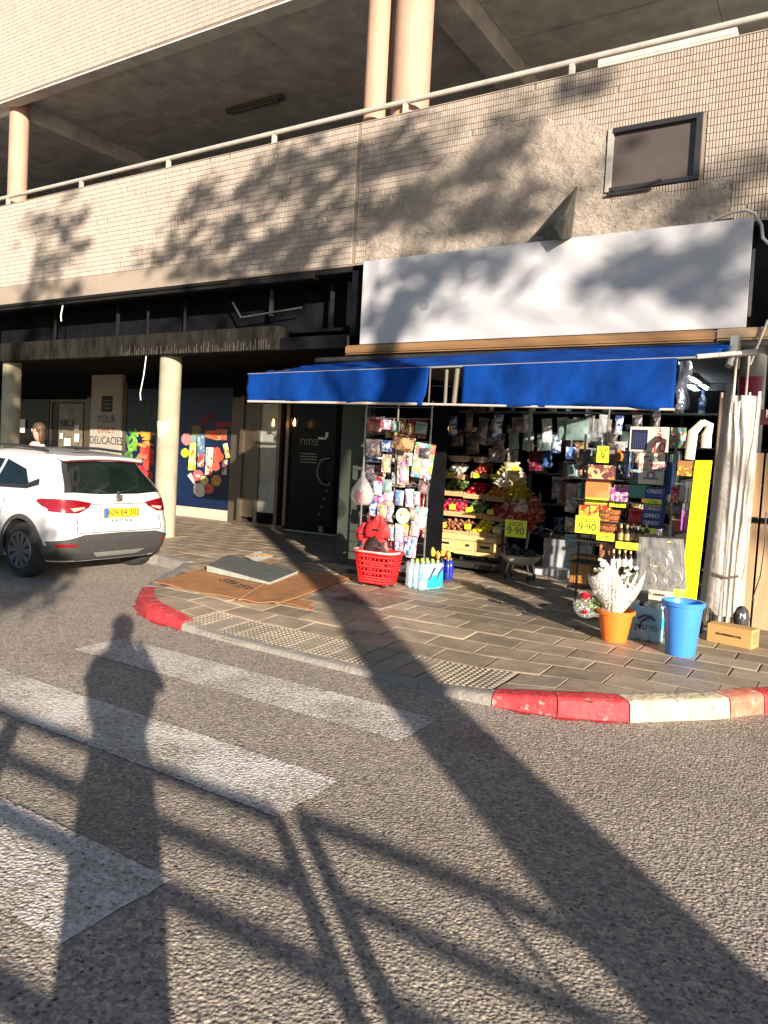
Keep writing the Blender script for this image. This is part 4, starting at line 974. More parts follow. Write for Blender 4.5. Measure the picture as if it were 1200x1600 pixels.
m = MB(); m.cyl((-6.5, AY+.01, 2.585), (-1.25, AY+.01, 2.65), .011, n=10); build('front_bar', m, mat('grey_bar', (.22,.22,.24), .5), aw, smooth=50)
m = MB(); m.cyl((-1.25, AY, 2.655), (-.98, 7.5, 2.72), .022, n=10); m.cyl((-1.1, 7.35, 2.69), (-.93, 8.4, 2.86), .02, n=10); build('awning_arm', m, M_rail, aw, smooth=50)
m = MB(); m.cyl((-6.4, AY+.02, 2.57), (-6.2, 8.45, 2.85), .02, n=8); build('awning_arm', m, M_blackm, aw, smooth=50)
m = MB(); m.cyl((-3.72, AY+.02, 2.59), (-3.72, AY+.02, 2.23), .02, n=8); m.cyl((-3.90, AY-.01, 2.6), (-3.90, AY-.01, 2.23), .008, n=6); m.cyl((-3.6, AY+.03, 2.6), (-3.62, AY+.03, 2.23), .028, n=8); build('awning_strut', m, mat('pale_brown_tube', (.12,.105,.085), .6), aw, smooth=50)
m = MB(); m.grid(lambda u, v: (-1.40+.11*u+.02*math.sin(9*v), AY+.0+.02*math.sin(u*6+v*5), 2.62-.43*v), 5, 8); build('plastic_flap', m, clear_plastic('smoky_plastic', (.08,.09,.12), .15, .75), aw, smooth=60)
m = MB(); m.cyl((-6.4, 8.47, 2.93), (-1.1, 8.47, 2.955), .035, n=12); build('roller_tube', m, M_blackm, aw, smooth=50)
m = MB(); m.box(-1.12, 8.2, 2.7, -1.05, 8.45, 3.0); m.cyl((-1.2, 8.0, 2.78), (-.85, 8.0, 2.8), .03, n=8); m.cyl((-1.08, 7.9, 2.66), (-1.06, 8.0, 2.85), .035, n=8); build('crank_box', m, M_steel, aw)

# ================================================================ GOODS: makers
def rect(x0, y0, x1, y1, Y):
    a = at(x0, y0, Y); b = at(x1, y1, Y); c = at(x0, y1, Y); d = at(x1, y0, Y); return (a.x+c.x)/2, (b.x+d.x)/2, (b.z+c.z)/2, (a.z+d.z)/2
SEEN = {}
def carton(px_, Y, dep, mt, label, cat='carton', group=None, name='carton', rz=0, strip=None, words=None, wmat=None, wsize=.05):
    x0, x1, z0, z1 = rect(*px_, Y); cx = (x0+x1)/2
    t = thing(name, label, cat, (cx, Y, z0), group)
    hw, h = (x1-x0)/2, z1-z0
    o = build('box_body', MB().box(cx-hw, Y, z0, cx+hw, Y+dep, z1), mt, t, bevel=min(.004, hw*.1))
    build('lid_flap', MB().box(cx-hw*.96, Y+.004, z1-.001, cx+hw*.96, Y+dep*.48, z1+.003), mt, t)
    if strip: build('front_label', MB().box(cx-hw*.9, Y-.004, z0+h*strip[1], cx+hw*.9, Y-.001, z0+h*strip[2]), strip[0], t)
    if words: text(t, words, (cx, Y-.005, z0+h*.62), wsize, wmat or M_inkw)
    t.rotation_euler.z = rz; return t
def packet(px_, Y, mt, label, cat='packet', group=None, tilt=0, card_=None, fat=.035, name='packet', header=None):
    x0, x1, z0, z1 = rect(*px_, Y); cx, cz = (x0+x1)/2, (z0+z1)/2; hw, hh = (x1-x0)/2, (z1-z0)/2
    t = thing(name, label, cat, (cx, Y, z1), group); m = MB(); hd = .14
    def f(sg):
        def g(u, v):
            b = (math.sin(math.pi*u)**.6)*(math.sin(math.pi*v)**.6)
            return (cx-hw+2*hw*u+.006*noise.noise(Vector((u*5, v*5, cx*9))), Y+sg*(.003+fat*b*(1+.5*noise.noise(Vector((u*4+cx*7, v*4, 1))))), cz-hh+2*hh*v*(1-hd))
        return g
    m.grid(f(-1), 8, 8); m.grid(f(1), 8, 8); build('pouch', m, mt, t, smooth=70)
    m = MB(); m.box(cx-hw, Y-.004, cz+hh-2*hh*hd, cx+hw, Y+.004, cz+hh); build('header_card', m, header or mt, t)
    t.rotation_euler.y = tilt; return t
def blister(px_, Y, mt, label, cat='toy pack', group=None, tilt=0, toy=None, name='blister_pack', round_=False):
    x0, x1, z0, z1 = rect(*px_, Y); cx, cz = (x0+x1)/2, (z0+z1)/2; hw, hh = (x1-x0)/2, (z1-z0)/2
    t = thing(name, label, cat, (cx, Y, z1), group)
    o = build('backing_card', MB().box(cx-hw, Y-.002, cz-hh, cx+hw, Y+.004, cz+hh), mt, t, bevel=.002)
    m = MB(); m.grid(lambda u, v: (cx-hw*.72+hw*1.44*u, Y-.004-.03*(math.sin(math.pi*u)**.4)*(math.sin(math.pi*v)**.4), cz-hh*.85+hh*1.3*v), 6, 8); build('bubble', m, M_film, t, smooth=70)
    m = MB(); rd_ = random.Random(int(px_[0]*7+px_[1]))
    for k in range(3): m.ball((cx+rd_.uniform(-.3, .3)*hw, Y-.014, cz-hh*.6+hh*.5*k), hw*.35, .01, hh*.24, 8, 5)
    build('toy', m, toy or mt, t, smooth=60); t.rotation_euler.y = tilt; return t
PC = {}
def pm(name, cols, scale=12, seed=0): return printed('print_'+name, cols, scale, .35, seed)
pinkp = pm('pink', [(.65,.25,.38),(.75,.6,.62),(.35,.1,.3),(.8,.4,.5)], 16, 1); tealp = pm('teal', [(.05,.35,.42),(.3,.6,.6),(.1,.1,.2),(.7,.75,.7)], 15, 2)
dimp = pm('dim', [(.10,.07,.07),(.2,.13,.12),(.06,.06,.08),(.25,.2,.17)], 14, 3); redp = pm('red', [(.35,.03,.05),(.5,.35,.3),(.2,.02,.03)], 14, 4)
creamp = pm('cream', [(.42,.37,.28),(.2,.15,.12),(.55,.5,.43),(.28,.2,.16)], 18, 5); brownp = pm('brown', [(.25,.14,.06),(.4,.25,.12),(.12,.06,.03),(.5,.4,.25)], 14, 6)
whitep = pm('white', [(.52,.5,.47),(.2,.2,.22),(.6,.57,.52),(.08,.08,.1)], 26, 7); bluep = pm('blue', [(.03,.06,.22),(.1,.2,.5),(.5,.55,.6),(.02,.04,.12)], 15, 8)
multi = pm('multi', [(.6,.1,.1),(.1,.3,.5),(.7,.6,.1),(.65,.65,.6),(.1,.4,.15)], 16, 9); orangep = pm('orange', [(.62,.22,.03),(.5,.12,.02),(.7,.4,.08)], 10, 10)
# ---------------- wire display stand with hanging toys
SYD = 8.15
stn = thing('display_stand', 'wire display stand beside the green pillar, hung full of toys', 'display stand', (-4.9, SYD+.1, SID))
m = MB(); x0, x1, zb, zt = rect(566, 652, 668, 885, SYD+.1)
for x in (x0, (x0+x1)/2, x1): m.cyl((x, SYD+.1, SID), (x, SYD+.1, 2.35), .012, n=6)
build('stand_post', m, M_steel, stn); m = MB()
for k in range(14): m.cyl((x0, SYD+.09, .45+k*.14), (x1, SYD+.09, .45+k*.14), .004, n=5)
build('hanging_wire', m, M_steel, stn, kind='stuff'); build('stand_base', MB().box(x0-.05, SYD-.1, SID, x1+.05, SYD+.4, SID+.05), M_blackm, stn, bevel=.01)
build('back_panel', MB().box(x0-.02, SYD+.35, .3, x1+.1, SYD+.37, 2.5), M_dark, stn)
HANG = [ # px rect, maker, material, tilt, label
 ((573,655,596,674),'b',redp,0,'dark red striped card pack, top left of the stand'),((596,656,611,671),'b',pinkp,.03,'small pink doll card in the top row of the stand'),
 ((612,658,625,674),'p',tealp,0,'grey-blue round pack at the top middle of the stand'),((572,686,596,712),'p',dimp,0,'clear bag of dark trinkets at the upper left of the stand'),
 ((596,688,612,706),'p',bluep,0,'grey-blue pouch right of the trinket bag'),((616,680,650,705),'p',brownp,.25,'crumpled brown straw doll pack in the upper middle'),
 ((628,662,646,680),'p',brownp,0,'brown figure pack above the straw doll'),((650,660,668,678),'p',tealp,.1,'teal pouch at the top right of the stand'),
 ((597,710,611,738),'b',creamp,.03,'narrow card with cream border and dark squares'),((620,712,638,757),'b',creamp,-.03,'tall cream doll card in the middle of the stand'),
 ((636,708,644,728),'b',whitep,.03,'small white card tucked behind the tall doll card'),((648,693,680,748),'b',multi,.12,'large white framed toy play set hanging at an angle'),
 ((612,738,622,760),'b',creamp,0,'thin cream card left of the tall doll card'),((572,738,590,752),'p',dimp,.3,'dark keyring bundle beside the ball bag'),
 ((583,752,597,774),'p',pm('unicorn', [(.7,.7,.75),(.1,.45,.5),(.5,.1,.4)], 18, 11),0,'white and pink dress pack hanging left of the teal one'),((597,749,612,770),'p',tealp,0,'bright teal and green dress pack'),
 ((600,767,616,784),'p',pm('pink2', [(.85,.35,.55),(.8,.5,.6)], 9, 12),.05,'plain pink skirt pack under the teal dress'),((583,772,599,788),'p',pm('purple', [(.3,.08,.3),(.6,.55,.6)], 16, 13),0,'purple and white glitter pack at left'),
 ((618,766,631,790),'p',pm('orangeblue', [(.1,.25,.5),(.85,.3,.08),(.3,.4,.65)], 14, 14),.04,'orange and blue costume pack'),((633,764,646,792),'p',pm('lilac', [(.25,.4,.65),(.75,.6,.75),(.8,.8,.8)], 12, 15),-.06,'pale blue and lilac costume pack'),
 ((655,752,672,772),'b',dimp,.15,'slanted photo card at the right of the stand'),((646,768,656,790),'b',whitep,0,'thin white card at the right above the long cards'),
 ((577,782,588,806),'p',bluep,0,'silver-blue pouch below the ball bag'),((588,784,606,810),'b',creamp,-.12,'oval cream mask card over the red vests'),
 ((604,784,616,815),'b',pm('grey', [(.4,.38,.33),(.6,.58,.5),(.2,.2,.2)], 14, 16),.08,'grey hooked card right of the mask card'),
 ((640,792,650,812),'p',creamp,.1,'cream triangular pouch beside the paper plate'),((650,792,668,828),'b',pm('car_card', [(.75,.73,.65),(.1,.45,.5),(.7,.68,.6),(.6,.2,.15)], 10, 17),.12,'white card printed with a teal car, tilted'),
 ((607,820,617,845),'b',pm('beads', [(.6,.55,.42),(.12,.1,.1),(.65,.6,.5)], 30, 18),0,'beaded card of pale pebbles left of the character packs'),
 ((617,818,630,846),'p',pm('panda', [(.6,.62,.5),(.1,.1,.1),(.6,.5,.7),(.4,.5,.3)], 22, 19),0,'pale lilac and green sticker pack'),
 ((630,820,642,836),'b',pm('yellow', [(.8,.6,.03),(.75,.5,.05)], 6, 20),.3,'bright yellow card slanting beside the sticker pack'),((628,834,640,848),'b',pm('violet', [(.35,.15,.5),(.5,.3,.6)], 8, 21),.1,'violet card under the yellow one'),
 ((642,815,656,838),'b',pm('characters', [(.72,.7,.68),(.2,.1,.12),(.7,.5,.55),(.3,.3,.4)], 34, 22),.08,'short white card crowded with tiny figures, upper'),
 ((637,835,652,872),'b',pm('characters2', [(.72,.7,.68),(.3,.12,.15),(.7,.5,.55),(.25,.25,.4)], 34, 23),.08,'long white card crowded with tiny figures, lower'),
 ((604,846,616,868),'p',pm('minnie', [(.02,.02,.02),(.5,.04,.06),(.5,.4,.35)], 14, 24),0,'dark pouch with red spots right of the basket clothes'),
 ((617,846,623,868),'b',pm('pens', [(.6,.1,.3),(.2,.2,.5),(.7,.7,.7)], 20, 25),.05,'slim pen card, left of three low down'),((624,846,630,868),'b',pm('pens', []),.05,'slim pen card, middle of three low down') if 0 else ((624,846,630,868),'b',pinkp,.05,'slim pink pen card, middle of three low down'),
 ((631,846,637,868),'b',bluep,.05,'slim blue pen card, right of three low down'),
 ((657,700,672,716),'p',dimp,.1,'dark fringe pouch behind the framed play set')]
toyc = [mat('toy_%d' % k, c, .4) for k, c in enumerate([(.6,.1,.1),(.7,.6,.5),(.1,.3,.5),(.6,.45,.1),(.5,.2,.4)])]
for i, (r_, k, mt, tl, lb) in enumerate(HANG):
    Y = SYD+random.uniform(-.05, .05)
    if k == 'b': blister(r_, Y, mt, lb, tilt=tl, toy=toyc[i%5])
    else: packet(r_, Y, mt, lb, cat='toy pack', tilt=tl, name='hanging_pack')
# paper plate
c = at(629, 806, SYD-.1); t = thing('paper_plate', 'round cream paper plate pack in the middle of the stand', 'plate', tuple(c))
m = MB(); m.v = []; pr = [(.0,.012),(.05,.012),(.07,.004),(.095,.0),(.097,.004)]
a = [(c.x+r_*math.cos(2*math.pi*i/24), c.y+d, c.z+r_*math.sin(2*math.pi*i/24)) for r_, d in pr for i in range(24)]
m.add(a, [(k*24+i, k*24+(i+1)%24, (k+1)*24+(i+1)%24, (k+1)*24+i) for k in range(4) for i in range(24)]); build('plate_disc', m, mat('cream_plate', (.72,.70,.48), .5), t, smooth=60)
m = MB(); m.ball((c.x, c.y-.002, c.z+.02), .03, .004, .04, 8, 5); build('printed_flower', m, mat('pale_green', (.45,.55,.3), .5), t)
# clear bag of toy balls
c = at(566, 770, 7.75); t = thing('bag_of_balls', 'clear knotted bag of red and orange toy balls hanging by the pillar', 'bag', (c.x, c.y, c.z+.28))
m = MB(); m.lathe([(.02,-.15),(.09,-.145),(.13,-.10),(.145,-.03),(.12,.06),(.07,.14),(.025,.20),(.03,.25),(.012,.28)], 20, tuple(c)); build('bag_film', m, clear_plastic('clear_bag', (.85,.82,.82), .15, .33), t, smooth=70)
for k, (dx, dz, cc) in enumerate([(-.07,-.03,(.6,.06,.12)),(.03,-.09,(.75,.3,.12)),(-.03,-.1,(.6,.08,.1)),(.07,-.07,(.8,.35,.15)),(.04,.0,(.5,.36,.22)),(-.02,.02,(.6,.5,.45)),(.0,-.04,(.65,.05,.08))]):
    m = MB(); m.ball((c.x+dx, c.y+.02*(k%3-1), c.z+dz), .04, n=12, m=8); build('toy_ball', m, mat('ball_%d' % k, cc, .3), t, smooth=60)

# ---------------- red vests hanging
def vest(px_, Y, label):
    x0, x1, z0, z1 = rect(*px_, Y); t = thing('vest', label, 'vest', ((x0+x1)/2, Y, z1), 'red and black vests over the basket'); w_ = x1-x0; h = z1-z0
    def gar(name, za, zb, mt, flare, dy=0):
        m = MB()
        def f(u, v):
            ww = w_*((.24+.24*ss(.12, .5, v) if name == 'bodice' else .46)+flare*v); x = (x0+x1)/2+ww*(u*2-1)+.01*math.sin(7*v+3*u); z = za+(zb-za)*v+.012*math.sin(u*9)*v-(.05*math.exp(-((u-.5)/.17)**2)*(1-v) if name == 'bodice' else 0)
            return (x, Y+dy-.03*math.sin(math.pi*u)+.010*math.sin(u*11+v*3+x0*9)+.006*math.sin(v*8), z-.03*(v == 0)*math.cos(u*6.283))
        m.grid(f, 18, 10); o = build(name, m, mt, t, smooth=70); md = o.modifiers.new('s', 'SOLIDIFY'); md.thickness = .006; return o
    gar('bodice', z1, z0+h*.42, mat('vest_red', (.72,.02,.025), .6, var=.15, scale=9), .12)
    gar('skirt', z0+h*.44, z0, printed('flame_print', [(.03,.02,.02),(.04,.02,.03),(.45,.06,.06),(.03,.02,.02)], 14, .5, 31), .1, .012)
    for k in range(3): build('chest_mark', MB().box((x0+x1)/2-.05+.035*k, Y-.05, z0+h*.6, (x0+x1)/2-.027+.035*k, Y-.044, z0+h*.66), M_ink, t)
vest((558, 815, 577, 866), 7.62, 'red and black vest, narrower left one over the basket'); vest((574, 804, 606, 868), 7.52, 'red and black vest, wider right one over the basket')

# ---------------- red shopping basket with punched walls
bx = thing('shopping_basket', 'bright red plastic basket with punched walls under the vests', 'basket', (-4.62, 7.50, SID))
M_red = mat('red_plastic', (.78,.012,.015), .35, var=.04); c0 = Vector((-4.62, 7.50, 0)); zb, zt = .17, .53
def bp(u, v, o=0):  # u round the wall 0..1, v up
    hw, hd = .205+.06*v+o, .14+.045*v+o; a = 2*math.pi*u; n_ = 5
    ca, sa = math.cos(a), math.sin(a); q = (abs(ca)**n_+abs(sa)**n_)**(-1/n_)
    return (c0.x+hw*q*ca, c0.y+hd*q*sa, zb+(zt-zb)*v)
m = MB(); NU, NV = 96, 12
for i in range(NU):
    for j in range(NV):
        hole = (j%2 == 1) and (i%3 != 0) and 1 < j < 10 and (8 < (i%24) or j > 8 or j in (3, 5)) and (i%24) not in (0, 23)
        if hole: continue
        P = [bp(i/NU, j/NV), bp((i+1)/NU, j/NV), bp((i+1)/NU, (j+1)/NV), bp(i/NU, (j+1)/NV)]; m.add(P, [(0,1,2,3)])
o = build('basket_wall', m, M_red, bx, smooth=50); md = o.modifiers.new('s', 'SOLIDIFY'); md.thickness = .006
m = MB(); m.tube([bp(i/40, 1, .008) for i in range(41)], .014, 8, caps=False); build('basket_rim', m, M_red, bx, smooth=60)
m = MB(); m.add([bp(i/24, 0) for i in range(24)], [tuple(range(24))]); build('basket_floor', m, M_red, bx)
m = MB(); q = [bp(.5+i*.5/14, 1, .02) for i in range(15)]; m.tube([(a, b-.0, c_+.012) for a, b, c_ in q], .013, 6); build('basket_handle', m, mat('grey_handle', (.5,.42,.38), .5), bx, smooth=60)
for dx in (-.15, .15):
    for dy in (-.09, .09):
        m = MB(); m.cyl((c0.x+dx-.01, c0.y+dy, SID+.02), (c0.x+dx+.01, c0.y+dy, SID+.02), .02, n=10); m.box(c0.x+dx-.012, c0.y+dy-.01, SID+.03, c0.x+dx+.012, c0.y+dy+.01, zb); build('castor', m, M_black, bx)
# ---------------- bottled water multipacks
M_water = clear_plastic('water_bottle', (.30,.62,.75), .08, .75); M_wlab = mat('cyan_label', (.02,.50,.68), .35, var=.1); M_wlab2 = mat('pale_blue_label', (.30,.62,.74), .35, var=.1)
def bottle(par, x, y, z, h, r, mt, lab, cap, n=12):
    m = MB(); m.lathe([(r*.85,0),(r,.02*h),(r,.3*h),(r*.93,.36*h),(r,.42*h),(r,.62*h),(r*.8,.78*h),(r*.35,.9*h),(r*.33,.94*h)], n, (x, y, z)); o = build('bottle', m, mt, par, smooth=60)
    m = MB(); m.lathe([(r*1.02,.32*h),(r*1.03,.34*h),(r*1.03,.6*h),(r*1.02,.62*h)], n, (x, y, z), caps=False); build('bottle_label', m, lab, o, smooth=60)
    m = MB(); m.lathe([(r*.4,.93*h),(r*.4,1.0*h),(r*.3,1.01*h)], 8, (x, y, z)); build('bottle_cap', m, cap, o)
wp = thing('water_multipack', 'shrink-wrapped pack of blue water bottles right of the red basket', 'water bottles', tuple(gnd(659, 923)))
w0 = Vector(wp['_w']); ca_, sa_ = math.cos(R(76)), math.sin(R(76))
def wl(u, v, z=0): return (w0.x+u*ca_-v*sa_, w0.y+u*sa_+v*ca_, w0.z+z)
for i in range(4):
    for j in range(3): q = wl(.047+.086*i, .047+.086*j); bottle(wp, q[0], q[1], SID, .33, .043, M_water, M_wlab if j == 0 and i < 4 else M_wlab2, mat('lime_cap', (.45,.62,.1), .4))
m = MB(); m.grid(lambda u, v: wl(.34*u, -.002+.006*math.sin(u*25), .02+.28*v), 24, 4); m.grid(lambda u, v: wl(-.002, .26*u, .02+.28*v), 4, 4); m.grid(lambda u, v: wl(.34*u, .26*v, .305+.008*math.sin(u*20)*math.sin(v*14)), 14, 8)
build('shrink_film', m, clear_plastic('shrink_film', (.70,.86,.9), .1, .35), wp, smooth=60)
m = MB(); m.add([wl(.08, -.008, .02), wl(.34, -.008, .02), wl(.34, -.008, .20), wl(.08, -.008, .13)], [(0,1,2,3)]); build('cyan_print', m, mat('cyan_label', (.02,.50,.68)), wp)
for k in range(2): m = MB(); m.tube([wl(.11+.13*k, -.012, .12), wl(.15+.13*k, -.012, .19), wl(.2+.13*k, -.012, .25)], .011, 6); build('printed_swoosh', m, mat('navy_ink', (.01,.03,.12), .5), wp)
dk = thing('drink_tray', 'dark cardboard tray of cans between the basket and the water', 'tray', (-4.5, 8.02, SID))
build('tray_box', MB().box(-4.64, 7.95, SID, -4.36, 8.3, SID+.12), M_black, dk, bevel=.004); build('tray_strip', MB().box(-4.62, 7.944, SID+.03, -4.38, 7.95, SID+.07), mat('grey_ink', (.2,.19,.17)), dk)
for i in range(3):
    for j in range(3): m = MB(); m.cyl((-4.59+.09*i, 8.0+.1*j, SID+.1), (-4.59+.09*i, 8.0+.1*j, SID+.19), .038, n=12); build('can', m, M_white, dk, smooth=40)
jp = thing('bottle_multipack', 'small pack of dark blue labelled bottles right of the water', 'bottles', tuple(gnd(694, 906)))
for i in range(2):
    for j in range(2): bottle(jp, gnd(690, 905).x+.078*i, gnd(690, 905).y+.078*j, SID, .27, .037, mat('dark_blue_bottle', (.02,.04,.25), .2), mat('royal_label', (.01,.015,.30), .35), mat('orange_cap', (.6,.25,.05), .4))
yb = thing('snack_bag', 'small yellow and orange snack bags standing on the blue bottles', 'bag', (-4.25, 8.5, .40))
for k in range(4): m = MB(); m.ball((at(676+8*k, 862+5*(k%2), 8.5).x, 8.5, at(676+8*k, 862+5*(k%2), 8.5).z), .035, .02, .06, 6, 4, jit=.3); build('snack_packet', m, orangep if k%2 else mat('yellow_snack', (.7,.5,.05), .4), yb, smooth=60)

# ---------------- fruit and vegetable rack
M_slat = M_wood
def fruit_row(tier, px_list, Y, label_row):
    for i, (px0, px1, pyb, kind, colr, nm, word) in enumerate(px_list):
        a = at(px0, pyb, Y); b = at(px1, pyb+ (px1-px0)*.09, Y); x0, x1, z0 = a.x, b.x, (a.z+b.z)/2; w_ = x1-x0; dep = .34; zh = .07
        t = thing('produce_crate', f'slatted wooden crate of {word} on the {label_row} of the rack', 'crate', ((x0+x1)/2, Y, z0), 'produce crates on the rack')
        for k in range(2): build('slat', MB().box(x0+.005, Y, z0+.006+k*.034, x1-.005, Y+.008, z0+.036+k*.034), M_slat, t)
        for xx in (x0, x1-.01): build('end_board', MB().box(xx, Y+.008, z0, xx+.01, Y+dep, z0+zh), M_slat, t)
        build('crate_floor', MB().box(x0+.01, Y+.008, z0, x1-.01, Y+dep, z0+.008), M_slat, t); build('slat', MB().box(x0+.005, Y+dep, z0+.008, x1-.005, Y+dep+.008, z0+zh), M_slat, t)
        for xx in (x0+.01, x1-.03): build('corner_block', MB().box(xx, Y+.009, z0, xx+.02, Y+.03, z0+zh+.02), M_slat, t)
        rd_ = random.Random(int(px0*3+pyb)); r = .037 if kind != 'big' else .075; 
        if kind == 'long': r = .029
        nx = max(1, int((w_-.03)/(2*r*(1.0 if kind != 'long' else 1.5)))); ny = 4 if kind != 'big' else 2; fl = f'{word} in the crate on the {label_row} of the rack'
        first = None
        for lay in range(2 if kind != 'big' else 1):
            for iy in range(ny-(lay and 1)):
                for ix in range(nx-(lay and 1)):
                    x = x0+.02+r+(w_-.04-2*r)*((ix+(.5 if lay else 0))/max(1, nx-1)); y = Y+.02+r+iy*2.0*r+(lay*r)+rd_.uniform(-.006, .006); z = z0+.045+r+lay*r*1.35+iy*.036+rd_.uniform(-.004, .004)
                    if first is None:
                        m = MB()
                        if kind == 'long': m.ball((0,0,0), r*.85, r*.85, r*2.3, 8, 7, M=Matrix.Rotation(R(62), 3, 'X') @ Matrix.Identity(3), jit=.05)
                        elif kind == 'pepper': m.lathe([(.006,-r*1.05),(r*.7,-r*.9),(r*.95,-r*.2),(r,r*.5),(r*.6,r*.95),(.008,r*.8)], 9)
                        elif kind == 'leafy': m.ball((0,0,0), r*1.1, n=8, m=6, jit=.28)
                        else: m.ball((0,0,0), r, r, r*.93, 10, 7)
                        o = build(nm, m, mat('skin_'+nm+str(colr[0]), colr, .28, var=.22, scale=22, rand=.18), loc=(x, y, z), shift=False, smooth=60); first = o
                    else:
                        o = first.copy(); C.objects.link(o); o.location = (x, y, z)
                    o.rotation_euler = (rd_.uniform(-.3, .3), rd_.uniform(-.3, .3), rd_.uniform(0, 6) if kind != 'long' else rd_.uniform(-.25, .25)+.4)
                    tag(o, fl, word.split()[-1] if len(word.split()) else 'fruit', f'{word} in one crate')
rk = thing('produce_rack', 'black stepped metal rack holding fruit and vegetable crates', 'rack', (-4.6, 10.0, SID))
tiers = [(9.55, 'third shelf down', [(683,731,846-12,'long',(.36,.14,.07),'sweet_potato','sweet potatoes'),(732,762,850-11,'round',(.80,.62,.02),'lemon','yellow lemons'),(762,776,842,'big',(.62,.66,.28),'melon','pale round melons')]),
         (9.75, 'second shelf down', [(680,722,808-4,'round',(.50,.02,.05),'plum','red plums'),(722,753,812-4,'leafy',(.16,.25,.05),'green_pepper','green peppers'),(754,794,817-4,'round',(.78,.05,.03),'tomato','red tomatoes')]),
         (9.95, 'top wooden shelf', [(686,722,781-8,'round',(.12,.17,.03),'avocado','dark green avocados'),(723,753,786-8,'pepper',(.66,.015,.03),'red_pepper','glossy red peppers'),(754,790,790-8,'round',(.80,.36,.03),'orange','orange mandarins'),(791,806,792-8,'round',(.65,.04,.04),'red_apple','red apples')]),
         (10.15, 'dim upper shelf', [(690,720,753-6,'leafy',(.50,.48,.42),'garlic','white garlic bulbs'),(735,760,752-6,'pepper',(.35,.05,.02),'red_chilli','dull red chillies'),(768,796,756-6,'long',(.10,.16,.03),'cucumber','green cucumbers')])]
for Y, lr, lst in tiers:
    a = at(lst[0][0]-4, lst[0][2]+6, Y); b = at(lst[-1][1]+4, lst[-1][2]+8, Y)
    build('rack_shelf', MB().box(a.x, Y-.02, a.z-.03, b.x, Y+.36, a.z-.0), M_blackm, rk, bevel=.004)
    fruit_row(0, lst, Y, lr)
a = at(684, 700, 9.9); b = at(806, 700, 9.9)
for x in (a.x, (a.x+b.x)/2, b.x):
    build('rack_post', MB().box(x-.015, 10.5, SID, x+.015, 10.53, 2.1), M_blackm, rk); build('rack_leg', MB().box(x-.015, 9.62, SID, x+.015, 9.65, .75), M_blackm, rk)
build('rack_back', MB().box(a.x, 10.54, .4, b.x, 10.56, 2.1), M_dark, rk)
def ptag(x, y, Y, label, s='', w_=10, h_=8, big=False):
    x0, x1, z0, z1 = rect(x-w_/2, y-h_/2, x+w_/2, y+h_/2, Y); t = thing('price_card', label, 'price card', ((x0+x1)/2, Y, z0), 'yellow price cards')
    build('card_face', MB().box(x0, Y-.003, z0, x1, Y, z1), M_ytag, t); cx, cz, h = (x0+x1)/2, (z0+z1)/2, z1-z0
    if s: 
        for k, line in enumerate(s): text(t, line, (cx, Y-.004, z1-h*(.24 if len(s) > 1 and k == 0 else (.64 if len(s) > 1 else .5))), h*(.38 if len(s) > 1 and k == 0 else .6), M_ink)
    return t
for x, y, Y, lb, s in [(707,792,9.73,'price card on the red plums','5'),(733,797,9.73,'price card on the green peppers','8'),(766,800,9.73,'price card on the red tomatoes','5'),
    (692,820,9.53,'price card on the sweet potatoes','6'),(731,823,9.53,'price card on the lemons','9'),(704,742,10.13,'dim price card under the garlic','7'),(745,743,10.13,'dim price card under the chillies','9'),(772,745,10.13,'dim price card under the cucumbers','12')]:
    ptag(x, y, Y, lb, [s])
# three big pale crates at the foot of the rack
for i, (xa, xb, ya, yb_, lb) in enumerate([(680,709,834,861,'left'),(710,741,837,866,'middle'),(742,773,841,870,'right')]):
    Y = 9.45; x0, x1, z0, z1 = rect(xa, ya, xb, yb_, Y); t = thing('wooden_crate', f'big pale wooden crate with hand slots, {lb} of the three at floor level', 'crate', ((x0+x1)/2, Y, z0), 'pale crates under the rack')
    M_pale = mat('pale_crate_wood', (.74,.50,.20), .7, var=.12, scale=9, stretch=(1,1,6))
    h = z1-z0; 
    for k in range(4):
        q = [(0,.22),(.25,.42),(.56,.72),(.76,1)][k]; build('slat', MB().box(x0, Y, z0+h*q[0], x1, Y+.012, z0+h*q[1]), M_pale, t)
    build('slat', MB().box(x0, Y+.002, z0+h*.42, x0+(x1-x0)*.25, Y+.010, z0+h*.56), M_pale, t); build('slat', MB().box(x1-(x1-x0)*.25, Y+.002, z0+h*.42, x1, Y+.010, z0+h*.56), M_pale, t)
    for xx in (x0, x1-.014): build('end_board', MB().box(xx, Y+.013, z0, xx+.014, Y+.36, z1), M_pale, t)
    build('crate_floor', MB().box(x0+.014, Y+.013, z0, x1-.014, Y+.36, z0+.012), M_pale, t); build('slat', MB().box(x0, Y+.361, z0, x1, Y+.373, z1), M_pale, t)
    build('dark_liner', MB().box(x0+.02, Y+.02, z0+.013, x1-.02, Y+.34, z1-.03), M_black, t)
    if i == 1: build('paper_note', MB().box(x0+.05, Y-.004, z0+h*.44, x0+.16, Y-.001, z0+h*.66), mat('pale_yellow_note', (.75,.68,.15), .5), t)
build('rack_shelf', MB().box(a.x, 9.44, SID+.06, b.x-.05, 9.9, SID+.14), M_blackm, rk)
